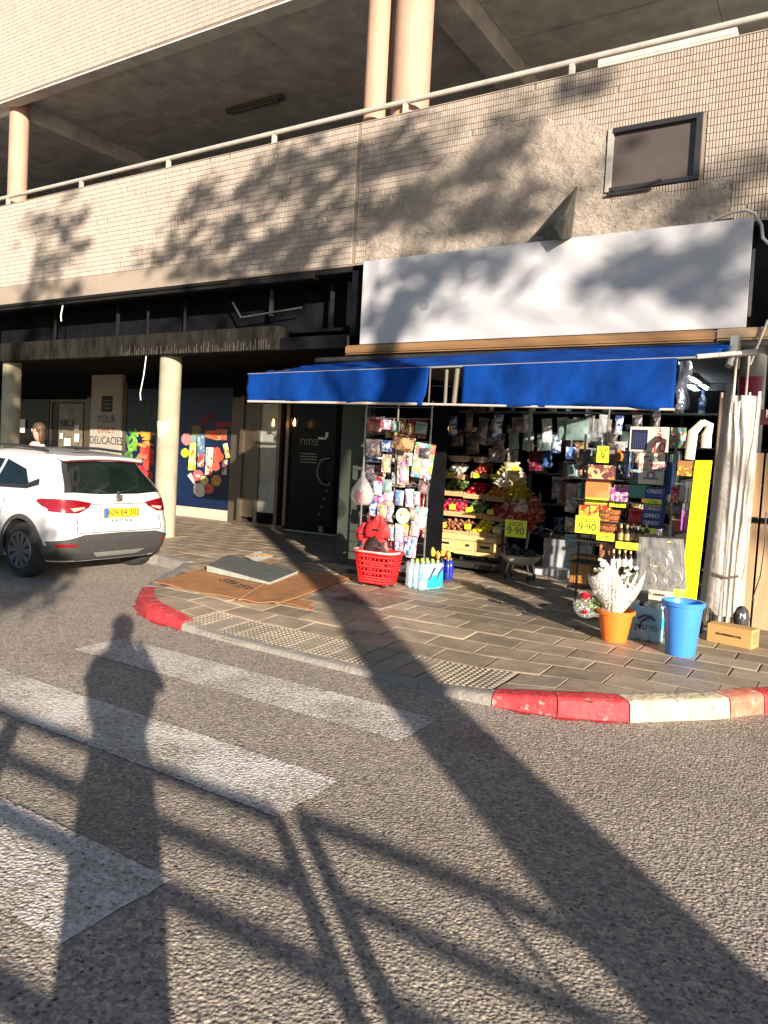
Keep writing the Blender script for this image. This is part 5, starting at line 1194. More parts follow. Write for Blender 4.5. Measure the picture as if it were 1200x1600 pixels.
# baskets with goods on the top of the rack
for i, (xa, xb, y0_, lb, mt) in enumerate([(696,733,712,'shallow white basket of dark herbs on top of the rack, left',(.06,.05,.015)),(735,760,714,'shallow white basket on top of the rack, second from left',(.05,.045,.03))]):
    c1 = at(xa, y0_, 10.2); c2 = at(xb, y0_, 10.2); cx = (c1.x+c2.x)/2; rr = (c2.x-c1.x)/2; t = thing('shallow_basket', lb, 'basket', (cx, 10.3, c1.z-.08), 'baskets on top of the rack')
    m = MB(); m.lathe([(rr*.6,-.08),(rr*.85,-.05),(rr,.0),(rr*1.02,.005),(rr*.95,.0)], 20, (cx, 10.3, c1.z)); build('basket_bowl', m, mat('pale_basket', (.45,.42,.36), .6), t, smooth=60)
    m = MB(); 
    for k in range(9): m.ball((cx+random.uniform(-.6, .6)*rr, 10.3+random.uniform(-.1, .1), c1.z+.01), .05, n=7, m=5, jit=.2)
    build('herbs', m, mat('dim_herbs_%d' % i, mt, .7), t, smooth=60)
for i in range(5):
    packet((763+i*9.5, 700+i*.8-(i%2)*3, 771.5+i*9.5, 722+i*.8), 10.25, whitep, f'small {["first","second","third","fourth","fifth"][i]} printed bag from the left in the upright row on the rack', tilt=.06*(i%3-1), fat=.02, name='snack_bag', cat='bag')
# sacks right of the rack
def sack(px_, Y, mt, label, name='net_sack', jit=.08, cat='sack'):
    x0, x1, z0, z1 = rect(*px_, Y); cx = (x0+x1)/2; t = thing(name, label, cat, (cx, Y, z0)); m = MB(); h = z1-z0; rr = (x1-x0)/2
    pr = [(rr*.75,0),(rr*.93,h*.12),(rr*.92,h*.4),(rr*.78,h*.65),(rr*.35,h*.86),(rr*.5,h*.97),(rr*.3,h)]; pp = []
    for (a, b), (c_, d) in zip(pr, pr[1:]): pp += [(a+(c_-a)*k/4, b+(d-b)*k/4) for k in range(4)]
    m.lathe(pp+[pr[-1]], 30, (cx, Y, z0)); m.v = [tuple(Vector(p)+Vector((p[0]-cx, (p[1]-Y), 0))*(.35*noise.noise(Vector(p)*16)+.45*noise.noise(Vector(p)*38)+.2*noise.noise(Vector(p)*70))+Vector((0, 0, .02*noise.noise(Vector(p)*20)))) for p in m.v]
    build('sack_body', m, mt, t, smooth=35); m = MB(); m.lathe([(rr*.4,h*.84),(rr*.42,h*.87)], 10, (cx, Y, z0)); build('tie', m, M_inkw, t)
sack((776,722,822,762), 9.7, pm('yelbag', [(.55,.42,.03),(.6,.5,.2),(.5,.48,.42)], 9, 41), 'yellow printed bag standing at the right end of the rack', jit=.6)
sack((792,752,830,784), 9.6, mat('yellow_bag', (.42,.31,.015), .35, var=.2, scale=9), 'crumpled bright yellow bag below the printed one', jit=.8)
sack((783,774,816,812), 9.5, redp, 'red net bag beside the mandarins', jit=.3); sack((812,775,850,815), 9.45, pm('onion', [(.30,.05,.02),(.42,.12,.04),(.25,.03,.02)], 18, 42), 'brown red net sack of onions, upper', jit=.3)
sack((804,792,836,830), 9.35, pm('onion2', [(.35,.02,.02),(.45,.1,.04),(.3,.04,.02)], 18, 43), 'dark red net sack low beside the price board', jit=.3)
sack((806,780,826,800), 9.3, pm('pale_sack', [(.5,.42,.34),(.4,.3,.25)], 14, 44), 'small pale bag between the red sacks', jit=.7)
sack((826,690,850,735), 10.2, mat('maroon_sack', (.13,.01,.03), .6, var=.3), 'maroon backpack shape hanging behind the rack', jit=.3); sack((846,696,862,730), 10.2, mat('blue_sack', (.03,.08,.22), .5), 'small blue bag hanging behind the rack', jit=.3)
ptag(806, 826, 9.2, 'large yellow offer board with handwritten price above the trolley', [heb('מבצע'), '9\u00b790'], 34, 27)
# trolley with bowl
tr = thing('trolley', 'small wheeled trolley with white oval bowl below the offer board', 'trolley', (-3.95, 9.4, SID)); c = at(812, 868, 9.4)
m = MB(); m.lathe([(.14,-.12),(.22,-.06),(.27,.0),(.28,.01),(.25,.0)], 24, (c.x, 9.45, c.z)); build('bowl', m, mat('pale_bowl', (.55,.52,.45), .5), tr, smooth=60)
m = MB(); 
for k in range(14): m.ball((c.x+random.uniform(-.17, .17), 9.45+random.uniform(-.12, .12), c.z+.03), .05, n=7, m=5, jit=.2)
build('dark_greens', m, mat('dark_greens', (.03,.05,.02), .6), tr, smooth=60)
for dx in (-.13, .13):
    for dy in (-.1, .1):
        m = MB(); m.cyl((c.x+dx, 9.45+dy, c.z-.1), (c.x+dx*1.2, 9.45+dy, SID+.08), .01, n=6); build('trolley_leg', m, M_steel, tr)
        m = MB(); m.cyl((c.x+dx*1.2-.012, 9.45+dy, SID+.04), (c.x+dx*1.2+.012, 9.45+dy, SID+.04), .04, n=14); build('castor', m, M_black, tr, smooth=40)
m = MB(); m.tube([(c.x+.25, 9.6, c.z), (c.x+.35, 9.6, c.z+.35), (c.x+.05, 9.6, c.z+.4), (c.x+.02, 9.55, c.z+.02)], .012, 6); build('trolley_handle', m, M_steel, tr, smooth=60)
# cardboard box with cola behind, and a low white counter
ct = thing('counter', 'low white counter front in the shop entrance', 'counter', (-3.2, 10.6, SID)); x0, x1, z0, z1 = rect(848, 855, 925, 895, 10.4)
build('counter_panel', MB().box(x0, 10.4, SID, x1, 10.44, .62), mat('dim_white_panel', (.45,.48,.50), .4), ct); build('counter_step', MB().box(x0, 10.1, SID, x1, 10.39, SID+.1), mat('dim_white_panel', (.5,.5,.5)), ct); build('counter_top', MB().box(x0-.05, 10.38, .62, x1+.05, 10.9, .66), M_blackm, ct)

# ---------------- goods tower between the entrance and the yellow stand
RY_ = 8.05
rk2 = thing('display_rack', 'black wire snack rack in front of the entrance, full of boxes', 'rack', (-2.0, 8.3, SID)); x0, x1, z0, z1 = rect(908, 700, 1050, 900, 8.35)
for x in (x0, (x0+x1)/2, x1): build('rack_post', MB().box(x-.01, 8.33, SID, x+.01, 8.35, 2.0), M_blackm, rk2)
for k, z in enumerate((.35, .62, .86, 1.08, 1.30, 1.52)): build('rack_shelf', MB().box(x0, 7.98, z-.012, x1, 8.34, z), M_blackm, rk2)
m = MB()
for k in range(12): m.cyl((x0+k*(x1-x0)/11, 8.36, .3), (x0+k*(x1-x0)/11, 8.36, 1.9), .003, n=4)
build('rack_mesh', m, M_blackm, rk2, kind='stuff')
carton((918,727,957,750), RY_, .15, pm('biscuit', [(.50,.24,.06),(.55,.3,.1),(.15,.05,.05),(.6,.4,.2)], 9, 51), 'orange-brown cracker carton at the top of the orange boxes'); carton((914,750,952,790), RY_, .18, pm('orangebox', [(.62,.19,.06),(.58,.15,.04),(.66,.26,.1)], 6, 52), 'tall orange carton with yellow price strip', strip=(M_ytag, .08, .3))
for i in range(3): carton((904+i*16.5,790+i*1.0,919+i*16.5,812+i*1.2), RY_-.02, .12, pm('noodle%d' % (i%2), [(.62,.34,.04),(.45,.05,.03),(.7,.45,.08)], 11, 53+i), f'small red and yellow carton, {["left","middle","right"][i]} of three above the offer board', 'carton', 'red and yellow cartons')
ptag(918, 820, RY_-.1, 'large yellow offer board with handwritten price under the orange cartons', [heb('מבצע'), '9\u00b790'], 38, 27)
ptag(942, 710, RY_+.1, 'small yellow offer card above the orange cartons', [heb('מבצע'), '9'], 19, 26)
for i in range(4): packet((952+i*7, 762-(i%2)*4, 962+i*7, 792), RY_+.02, pm('pinkcandy', [(.35,.05,.25),(.5,.45,.45),(.55,.5,.45),(.6,.2,.35)], 20, 61), f'pink topped sweet packet, {["first","second","third","fourth"][i]} in the small box row', fat=.02, cat='packet', group='pink topped packets', name='sweet_packet')
ptag(965, 788, RY_-.02, 'yellow price strip under the pink topped packets', ['4\u00b790'], 26, 9)
carton((983,758,1016,778), RY_, .2, mat('green_carton', (.06,.24,.18), .5), 'green carton beside the blue cookie boxes')
for i, (y0_, y1_) in enumerate([(762,778),(778,790),(790,802),(802,812),(812,826)]):
    carton((1008-i*1.5,y0_,1038-i*1.5,y1_), RY_-.02, .16, mat('royal_blue_box', (.012,.04,.24), .35, var=.1), f'royal blue cookie carton, {["topmost","second","third","fourth","lowest"][i]} of its stack', 'carton', 'stack of blue cookie cartons', words='OREO', wsize=.055)
ptag(1020, 785, RY_-.06, 'yellow price strip across the blue cookie cartons', ['17\u00b790'], 28, 10); ptag(1014, 829, RY_-.06, 'yellow price strip under the blue cookie cartons', ['12'], 22, 8)
packet((982,795,1006,822), RY_, mat('red_pack', (.32,.01,.015), .3), 'dark red snack packet left of the blue cookie cartons', name='snack_bag', cat='packet')
carton((975,700,983,745), RY_+.3, .1, bluep, 'slim blue carton behind the posters'); carton((1028,722,1046,772), RY_+.05, .2, mat('deep_blue_box', (.012,.035,.12), .4), 'tall deep blue carton behind the ice sign')
for i in range(5): carton((938-i*1.5,797+i*8.4,966-i*1.5,804+i*8.4), RY_-.03, .15, pm('choc', [(.13,.05,.03),(.3,.1,.04),(.45,.15,.05)], 13, 65), f'flat brown chocolate box, {["top","second","third","fourth","bottom"][i]} of its stack', 'box', 'stack of brown chocolate boxes')
ptag(946, 839, RY_-.08, 'yellow price card half in sun on the chocolate boxes', ['5\u00b790'], 28, 12)
carton((936,848,956,885), RY_-.02, .15, pm('choc2', [(.35,.14,.07),(.45,.2,.1),(.2,.08,.04)], 12, 66), 'brown carton under the chocolate boxes')
carton((890,868,925,912), 8.5, .25, pm('orangecart', [(.35,.17,.04),(.28,.12,.03),(.45,.22,.05)], 7, 67), 'ochre carton on the ground behind the flower pot')
M_gold = mat('gold_neck', (.60,.42,.2), .3, metal=.5); M_brownb = mat('brown_bottle', (.04,.02,.012), .15)
def wine(px_, py0, py1, Y, label, lab, grp):
    a = at(px_, py0, Y); b = at(px_, py1, Y); h = a.z-b.z; t = thing('bottle', label, 'bottle', (b.x, Y, b.z), grp)
    m = MB(); m.lathe([(.028,0),(.03,.01),(.03,h*.6),(.012,h*.78),(.011,h*.9)], 12, (b.x, Y, b.z)); build('bottle_glass', m, M_brownb, t, smooth=60)
    m = MB(); m.lathe([(.013,h*.78),(.0135,h*.99),(.01,h)], 10, (b.x, Y, b.z)); build('foil', m, M_gold, t, smooth=60); m = MB(); m.lathe([(.031,h*.15),(.031,h*.5)], 12, (b.x, Y, b.z), caps=False); build('bottle_label', m, lab, t, smooth=60)
for i in range(5): wine(969+i*10, 818+(i%2)*2, 848, RY_-.06, f'dark bottle with gold neck, {["first","second","third","fourth","fifth"][i]} from the left on the upper bottle shelf', mat('amber_label', (.4,.25,.1), .5), 'bottles on the upper bottle shelf')
for i in range(5): wine(957+i*9, 856+(i%2)*2, 890, RY_-.1, f'dark bottle, {["first","second","third","fourth","fifth"][i]} from the left on the lower bottle shelf', mat('white_label', (.65,.6,.55), .5), 'bottles on the lower bottle shelf')
ptag(982, 853, RY_-.16, 'long yellow price strip between the bottle shelves', ['10'], 40, 11)
# posters in the opening
def poster(px_, Y, label, mt, items, rz=0):
    x0, x1, z0, z1 = rect(*px_, Y); t = thing('notice_board', label, 'sign', ((x0+x1)/2, Y, z0)); build('board_face', MB().box(x0, Y, z0, x1, Y+.006, z1), mt, t)
    for s, fx_, fz, sz_, mm_ in items: text(t, s, (x0+(x1-x0)*fx_, Y-.003, z0+(z1-z0)*fz), sz_, mm_)
    return t, x0, x1, z0, z1
M_dimpaper = mat('off_white_board', (.50,.46,.40), .6, var=.04)
t, x0, x1, z0, z1 = poster((984,667,1045,706), 7.95, 'off-white offer board with red numbers 3 and 10', M_dimpaper, [(heb('ב'), .76, .88, .06, M_inkred), ('3', .76, .55, .13, M_inkred), ('10', .76, .18, .14, M_inkred)])
build('picture_panel', MB().box(x0+.02, 7.945, z0+.02, x0+(x1-x0)*.46, 7.95, z1-.03), mat('night_blue', (.012,.014,.04), .4), t)
for k in range(6): build('pictured_bottle', MB().box(x0+.03+k*.022, 7.941, z0+.035, x0+.044+k*.022, 7.945, z1-.06), mat('dim_blue_stripe', (.03,.04,.10), .4), t)
t, x0, x1, z0, z1 = poster((998,708,1038,757), 7.93, 'white ice-cube notice in Hebrew below the red number board', M_dimpaper, [(heb('כאן ניתן'), .5, .86, .05, M_ink), (heb('להשיג'), .5, .75, .04, M_ink), (heb('קוביות קרח'), .5, .60, .06, M_inkred), (heb('ומוצרי אייס'), .5, .46, .045, M_ink)])
for k, (rr, cc) in enumerate([(.045,(.1,.2,.3)),(.032,(.5,.05,.06)),(.02,(.6,.6,.6))]): m = MB(); m.ball(((x0+x1)/2, 7.926-.002*k, z0+.09), rr, .002, rr, 14, 8); build('round_emblem', m, mat('emblem_%d' % k, cc, .5), t)
build('emblem_wave', MB().box(x0+.05, 7.922, z0+.05, x1-.05, 7.926, z0+.068), mat('teal_ink', (.03,.2,.25), .5), t)
poster((885,757,914,790), 8.9, 'dim pale board lettered on the glass behind the racks', mat('dim_board', (.25,.24,.22), .5), [('HOPE', .5, .2, .1, M_ink)])
# hazy plastic goods hanging under the ceiling and boxes on shelves at the back
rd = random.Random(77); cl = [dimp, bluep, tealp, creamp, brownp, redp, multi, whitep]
words = ['first','second','third','fourth','fifth','sixth','seventh','eighth','ninth','tenth','eleventh','twelfth','thirteenth','fourteenth']
bs = thing('back_shelving', 'dim shelving along the back of the grocery', 'shelves', (-3.0, 12.2, SID))
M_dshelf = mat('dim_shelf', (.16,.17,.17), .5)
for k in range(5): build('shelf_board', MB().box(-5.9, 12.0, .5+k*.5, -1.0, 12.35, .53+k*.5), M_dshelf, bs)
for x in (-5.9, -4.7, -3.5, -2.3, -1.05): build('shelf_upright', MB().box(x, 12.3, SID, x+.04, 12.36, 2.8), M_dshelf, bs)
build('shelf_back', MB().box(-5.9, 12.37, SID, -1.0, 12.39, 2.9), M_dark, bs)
for k in range(5):
    for i in range(14):
        x = -5.75+i*.335+rd.uniform(-.03, .03); h = rd.uniform(.18, .38); w_ = rd.uniform(.1, .26); z = .53+k*.5; col = rd.choice(cl)
        if rd.random() < .5:
            o = build('carton', MB().box(x, 12.02, z, x+w_, 12.22, z+h), col, bevel=.004)
            tag(o, f'dim {["small","tall"][h > .28]} carton, {words[i]} from the left on the {["lowest","second lowest","middle","second highest","highest"][k]} back shelf', 'carton')
        else:
            m = MB(); r_ = w_*.3; m.lathe([(r_,0),(r_*1.05,.01),(r_*1.05,h*.6),(r_*.4,h*.8),(r_*.4,h)], 10, (x+w_/2, 12.12, z)); o = build('bottle', m, col, smooth=50)
            tag(o, f'dim bottle, {words[i]} from the left on the {["lowest","second lowest","middle","second highest","highest"][k]} back shelf', 'bottle')
rail_ = thing('hanging_rail', 'thin rails under the grocery ceiling hung with packets', 'rail', (-3.2, 9.0, 2.6)); m = MB(); m.cyl((-5.2, 9.0, 2.62), (-1.2, 9.0, 2.62), .01, n=6); build('rail_bar', m, M_steel, rail_)
m = MB(); m.cyl((at(826,700,8.75).x, 8.75, at(826,706,8.75).z), (at(829,640,8.75).x, 8.75, 2.97), .018, n=10); build('upright_tube', m, mat('dim_tube', (.20,.19,.17), .5), rail_, smooth=50); m = MB(); m.cyl((-2.42, 8.8, 1.3), (-2.42, 8.8, 2.97), .009, n=10); build('upright_tube', m, mat('dim_tube', (.20,.19,.17)), rail_, smooth=50)
for i in range(14):
    x = 700+i*24+rd.uniform(-4, 4); y = 648+rd.uniform(-3, 6)
    packet((x, y, x+rd.uniform(12, 20), y+rd.uniform(22, 44)), 9.0+rd.uniform(-.05, .05), rd.choice([M_film, bluep, dimp, tealp, dimp, M_clear]), f'dim packet hanging from the ceiling rail, {words[i]} from the left', tilt=rd.uniform(-.1, .1), name='hanging_pack', cat='packet')
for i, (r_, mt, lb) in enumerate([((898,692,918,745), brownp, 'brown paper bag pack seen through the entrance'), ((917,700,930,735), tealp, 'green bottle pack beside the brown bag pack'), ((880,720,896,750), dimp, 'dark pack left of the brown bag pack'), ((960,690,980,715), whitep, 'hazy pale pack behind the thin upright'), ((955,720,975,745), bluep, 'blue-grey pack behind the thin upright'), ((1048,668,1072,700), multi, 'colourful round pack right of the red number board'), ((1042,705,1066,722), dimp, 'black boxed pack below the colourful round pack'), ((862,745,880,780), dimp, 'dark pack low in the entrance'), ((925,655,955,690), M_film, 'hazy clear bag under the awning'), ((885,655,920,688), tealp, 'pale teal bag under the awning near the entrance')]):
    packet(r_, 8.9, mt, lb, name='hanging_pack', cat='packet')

rd = random.Random(99); rows_ = ['top','second','third','fourth','fifth','sixth']
for j in range(6):
    for i in range(9):
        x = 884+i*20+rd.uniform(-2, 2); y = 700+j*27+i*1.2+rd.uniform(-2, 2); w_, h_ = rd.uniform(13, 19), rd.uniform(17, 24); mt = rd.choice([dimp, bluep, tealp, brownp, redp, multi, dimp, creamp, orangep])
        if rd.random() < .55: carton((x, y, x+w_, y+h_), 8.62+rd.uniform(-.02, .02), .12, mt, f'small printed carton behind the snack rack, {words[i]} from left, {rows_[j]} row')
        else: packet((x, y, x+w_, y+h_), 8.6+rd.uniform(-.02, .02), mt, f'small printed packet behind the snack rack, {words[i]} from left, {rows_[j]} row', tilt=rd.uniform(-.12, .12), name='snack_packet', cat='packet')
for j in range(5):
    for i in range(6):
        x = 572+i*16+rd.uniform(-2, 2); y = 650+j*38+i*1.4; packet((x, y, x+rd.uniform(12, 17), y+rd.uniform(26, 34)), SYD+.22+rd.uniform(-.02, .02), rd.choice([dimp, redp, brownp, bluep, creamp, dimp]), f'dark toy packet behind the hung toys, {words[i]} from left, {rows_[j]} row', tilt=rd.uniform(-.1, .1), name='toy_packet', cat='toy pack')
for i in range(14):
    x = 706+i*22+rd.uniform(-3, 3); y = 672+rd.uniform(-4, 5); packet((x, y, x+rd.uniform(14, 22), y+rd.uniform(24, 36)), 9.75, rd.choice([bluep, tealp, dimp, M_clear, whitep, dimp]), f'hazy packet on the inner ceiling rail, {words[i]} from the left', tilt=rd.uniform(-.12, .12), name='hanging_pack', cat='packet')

# ---------------- yellow stand and utensils
ys_ = thing('yellow_stand', 'tall bright yellow merchandiser of utensils tapering to the foot', 'display stand', (-1.2, 7.5, SID)); Y = 7.45
P1 = [at(1087, 720, Y), at(1111, 720, Y), at(1105, 770, Y), at(1085, 947, Y), at(1074, 947, Y), at(1070, 870, Y)]
m = MB(); pts = [(p.x, p.z) for p in P1]; k = len(pts); m.add([(x, Y, z) for x, z in pts]+[(x, Y+.05, z) for x, z in pts], [tuple(range(k)), tuple(range(2*k-1, k-1, -1))]+[(i, (i+1)%k, k+(i+1)%k, k+i) for i in range(k)])
build('side_panel', m, M_yellow, ys_, bevel=.003)
x0, x1, z0, z1 = rect(1058, 720, 1086, 744, Y+.02); build('header_panel', MB().box(x0, Y+.02, z0, x1, Y+.4, z1), printed('print_header', [(.75,.55,.03),(.3,.14,.05),(.8,.7,.02),(.25,.1,.05)], 10, .4, 71), ys_, bevel=.004)
x0, x1, z0, z1 = rect(1056, 744, 1092, 890, Y+.3); build('back_panel', MB().box(x0, Y+.3, SID, x1, Y+.33, z1), M_black, ys_); build('hook_bar', MB().box(x0, Y+.1, z1-.08, x1, Y+.115, z1-.07), M_steel, ys_); build('hook_bar', MB().box(x0, Y+.1, z1-.42, x1, Y+.115, z1-.41), M_steel, ys_)
for i, px_ in enumerate((1074, 1079, 1085)):
    a = at(px_, 752, Y+.06); t = thing('spatula', f'white spatula, {["left","middle","right"][i]} of three on the yellow stand', 'utensil', tuple(a), 'white spatulas'); m = MB(); m.box(a.x-.006, a.y, a.z-.19, a.x+.006, a.y+.008, a.z); build('handle', m, M_white, t, bevel=.002)
    m = MB(); m.box(a.x-.012, a.y-.002, a.z-.06, a.x+.012, a.y+.004, a.z-.0); build('blade', m, M_white, t, bevel=.002)
for i, px_ in enumerate((1067, 1073, 1079)):
    a = at(px_, 797, Y+.05); t = thing('brush', f'violet handled brush, {["left","middle","right"][i]} of three on the yellow stand', 'utensil', tuple(a), 'violet handled brushes'); m = MB(); m.box(a.x-.01, a.y, a.z-.19, a.x+.01, a.y+.012, a.z); build('handle', m, mat('violet_plastic', (.55,.12,.62), .4), t, bevel=.003); m = MB(); m.box(a.x-.006, a.y, a.z, a.x+.006, a.y+.01, a.z+.06); build('neck', m, M_steel, t)
packet((1048,760,1060,785), Y+.2, redp, 'red and white pack left of the utensils', cat='packet'); packet((1050,782,1070,808), Y+.25, dimp, 'dark wire scourer pack beside the violet brushes', cat='packet')
carton((1052,808,1074,832), Y+.15, .15, mat('rust_box', (.32,.07,.02), .5, var=.2, scale=20), 'rust orange box below the violet brushes')
pb_ = thing('paper_bag', 'folded white plastic arch standing on top of the yellow stand', 'bag', tuple(at(1095, 718, Y+.1)))
for (a, b, c_, d) in (((1077,718),(1083,675),(1098,660),(1104,664)), ((1103,700),(1104,680),(1110,664),(1098,660))):
    q = [at(*a, Y+.1), at(*b, Y+.1), at(*c_, Y+.1), at(*d, Y+.1)]
    m = MB(); m.tube([q[0], q[1], q[2], q[3]], [.045, .045, .03, .03], 8); m.v = [(x, Y+.1+(y-Y-.1)*.35, z) for x, y, z in m.v]; build('arched_strip', m, mat('ivory_plastic', (.60,.56,.46), .5, var=.06), pb_, smooth=60)
# black leaning pole behind the stand
m = MB(); p, q = at(1096, 945, 7.7), at(1140, 600, 7.7); p.z = SID; m.bar(tuple(p), tuple(q), .09, .05); tag(build('black_board', m, M_black), 'narrow black board leaning between the yellow stand and wrapped poles', 'board')

# ---------------- wrapped baking trays
tb = thing('tray_pack', 'shrink-wrapped black baking trays leaning behind the blue bucket', 'baking trays', (-1.45, 7.15, SID))
def traypt(px_, py_): return at(px_, py_, 7.2)
for k, (xa, xb, ya, yb2) in enumerate([(1004,1066,838,945), (1008,1062,856,900)]):
    a, b, c_, d = traypt(xa+2, ya), traypt(xb-3, ya+3), traypt(xb+4, yb2), traypt(xa-8, yb2)
    q = [a.lerp(b, t_) for t_ in (.08, .92)]+[b.lerp(c_, t_) for t_ in (.06, .97)]+[c_.lerp(d, t_) for t_ in (.05, .95)]+[d.lerp(a, t_) for t_ in (.03, .94)]
    m = MB(); m.tube(q+[q[0]], .012, 6, caps=False); m.v = [(x, y+.02*k, z) for x, y, z in m.v]; build('tray_rim', m, M_black, tb, smooth=60)
    m = MB(); m.add([(p.x, p.y+.05+.02*k, p.z) for p in q], [tuple(range(8))]); build('tray_well', m, mat('tray_grey', (.05,.05,.055), .35), tb)
for (px_, py_) in ((1030, 880), (1052, 903), (1012, 905)):
    c = traypt(px_, py_); m = MB(); m.tube([(c.x+.075*math.cos(i*math.pi/9), c.y-.01, c.z+.075*math.sin(i*math.pi/9)) for i in range(19)], .007, 6, caps=False); m.tube([(c.x+.06*math.cos(i*math.pi/9), c.y+.01, c.z+.06*math.sin(i*math.pi/9)) for i in range(19)], .004, 6, caps=False); build('round_pan', m, M_steel, tb, smooth=60)
m = MB(); 
for k in range(8): a, b = traypt(1014+k*6, 855), traypt(1012+k*6.6, 885); m.cyl((a.x, a.y+.02, a.z), (b.x, b.y+.02, b.z), .003, n=4)
build('cooling_grid', m, M_blackm, tb, kind='stuff')
m = MB(); A0, B0, C0, D0 = traypt(1000, 838), traypt(1070, 842), traypt(1076, 945), traypt(990, 940)
m.grid(lambda u, v: tuple((A0.lerp(B0, u)).lerp(D0.lerp(C0, u), v)+Vector((0, -.045-.03*noise.noise(Vector((u*7, v*9, 0)))-.02*math.sin(math.pi*u), 0))), 16, 20); build('wrap_film', m, clear_plastic('crinkled_wrap', (.8,.78,.74), .12, .22), tb, smooth=70)
x0, x1, z0, z1 = rect(1013, 923, 1052, 952, 7.05); build('paper_insert', MB().box(x0, 7.05, z0, x1, 7.056, z1), mat('cream_card', (.66,.55,.40), .6), tb); text(tb, 'Cuisine', ((x0+x1)/2-.03, 7.046, z1-.035), .045, M_ink)
build('printed_pan', MB().box(x0+.1, 7.047, z0+.03, x1-.05, 7.05, z0+.08), mat('grey_ink', (.2,.19,.17)), tb)
build('yellow_tag', MB().box(x1-.02, 7.15, z0-.1, x1+.1, 7.16, z1+.02), M_ytag, tb)
for c_ in ((1047, 846), (1026, 884)): p = traypt(*c_); build('sticker', MB().box(p.x-.015, p.y-.05, p.z-.006, p.x+.015, p.y-.046, p.z+.006), M_ytag, tb)

# ---------------- blue bucket
def tub(name, label, x, y, z, r0, r1, h, mt, grp=None, cat='bucket'):
    t = thing(name, label, cat, (x, y, z), grp); m = MB(); m.lathe([(r0*.97,0),(r0,.006),(r1,h),(r1-.006,h),(r0-.006,.012),(.001,.012)], 40, (x, y, z)); build('shell', m, mt, t, smooth=50)
    m = MB(); m.lathe([(r1-.004,h-.03),(r1+.014,h-.028),(r1+.018,h),(r1+.010,h+.006),(r1-.006,h+.002)], 40, (x, y, z), caps=False); build('rolled_rim', m, mt, t, smooth=50); return t
bk = tub('bucket', 'empty bright blue plastic bucket standing nearest the white kerb', -1.115, 6.62, SID, .115, .155, .44, mat('blue_plastic', (.05,.24,.66), .35, var=.05))
m = MB(); 
for a in (R(215), R(35)): m.obox((-1.115+.15*math.cos(a), 6.62+.15*math.sin(a), SID+.40), (.035, .035, .025), Matrix.Rotation(a, 3, 'Z'))
build('handle_lug', m, mat('blue_plastic', (.05,.24,.66)), bk, kind='stuff')
# water pack by the bucket
wp2 = thing('water_multipack', 'shrink-wrapped water bottles with Hebrew name behind the blue bucket', 'water bottles', (-1.45, 6.95, SID))
for i in range(3):
    for j in range(2): bottle(wp2, -1.57+.095*i, 6.93+.095*j, SID, .33, .046, M_water, M_wlab, mat('white_cap', (.6,.6,.6), .4))
m = MB(); m.grid(lambda u, v: (-1.625+.30*u, 6.875+.01*math.sin(u*8+v*4), SID+.02+.29*v), 6, 6); build('shrink_film', m, clear_plastic('blue_film', (.25,.55,.8), .1, .5), wp2, smooth=60)
text(wp2, heb('מי עדן'), (-1.45, 6.86, SID+.13), .075, M_ink); m = MB(); m.tube([(-1.52, 6.86, SID+.2), (-1.47, 6.858, SID+.235), (-1.42, 6.858, SID+.23), (-1.38, 6.86, SID+.2)], .01, 6); m.tube([(-1.50, 6.86, SID+.165), (-1.46, 6.86, SID+.20), (-1.42, 6.86, SID+.225)], .01, 6); build('printed_swoosh', m, mat('navy_ink', (.01,.03,.12)), wp2)

# ---------------- orange pot with wrapped bouquets
pot = tub('flower_pot', 'orange plastic pot holding a wrapped bouquet on the pavement', -1.68, 6.72, SID, .105, .15, .27, mat('orange_plastic', (.85,.19,.025), .4, var=.05), cat='flower pot')
bq = thing('bouquet', 'white flowers in patterned lace wrap standing in the orange pot', 'bouquet', (-1.68, 6.72, .3))
def lace():
    if 'lace_wrap' in MATS: return MATS['lace_wrap']
    m, nt, b = new_mat('lace_wrap'); co = N(nt, 'TexCoord'); v = N(nt, 'TexVoronoi', Scale=62, feature='DISTANCE_TO_EDGE'); nt.links.new(co.outputs['Object'], v.inputs['Vector'])
    k = ramp(nt, v.outputs['Distance'], [(.0, (1,1,1)), (.10, (.85,.85,.85)), (.17, (.06,.06,.06))]); b.inputs['Base Color'].default_value = (.74,.72,.66,1); b.inputs['Roughness'].default_value = .5
    nt.links.new(k, b.inputs['Alpha']); MATS['lace_wrap'] = m; return m
bb = Vector((-1.68, 6.70, .36))
def wrapf(u, v, q=1):
    a = R(-200+330*u)+(1-q)*3; r_ = .03+.215*q*math.sin(min(1, v*1.05)*math.pi/2)**1.15*(1+.12*math.sin(a*3+2.0)*v)+.02*noise.noise(Vector((a*3, v*4, 0)))*v; z = bb.z-.03+.42*v+.065*math.sin(a*3+.6)*v**3+.045*math.cos(a*5+1)*v**4-.04*v**3+.012*noise.noise(Vector((a*6, v*3, 7)))
    return (bb.x+.0+r_*math.cos(a)*.95-.02*v, bb.y-.02+r_*math.sin(a)*.6, z)
m = MB(); m.grid(wrapf, 48, 16); build('lace_wrap', m, lace(), bq, smooth=70)
for q in (.72, .42): m = MB(); m.grid(lambda u, v: wrapf(u, v, q), 36, 14); build('lace_wrap', m, lace(), bq, smooth=70)
rd = random.Random(31); m = MB(); g_ = MB(); y_ = MB()
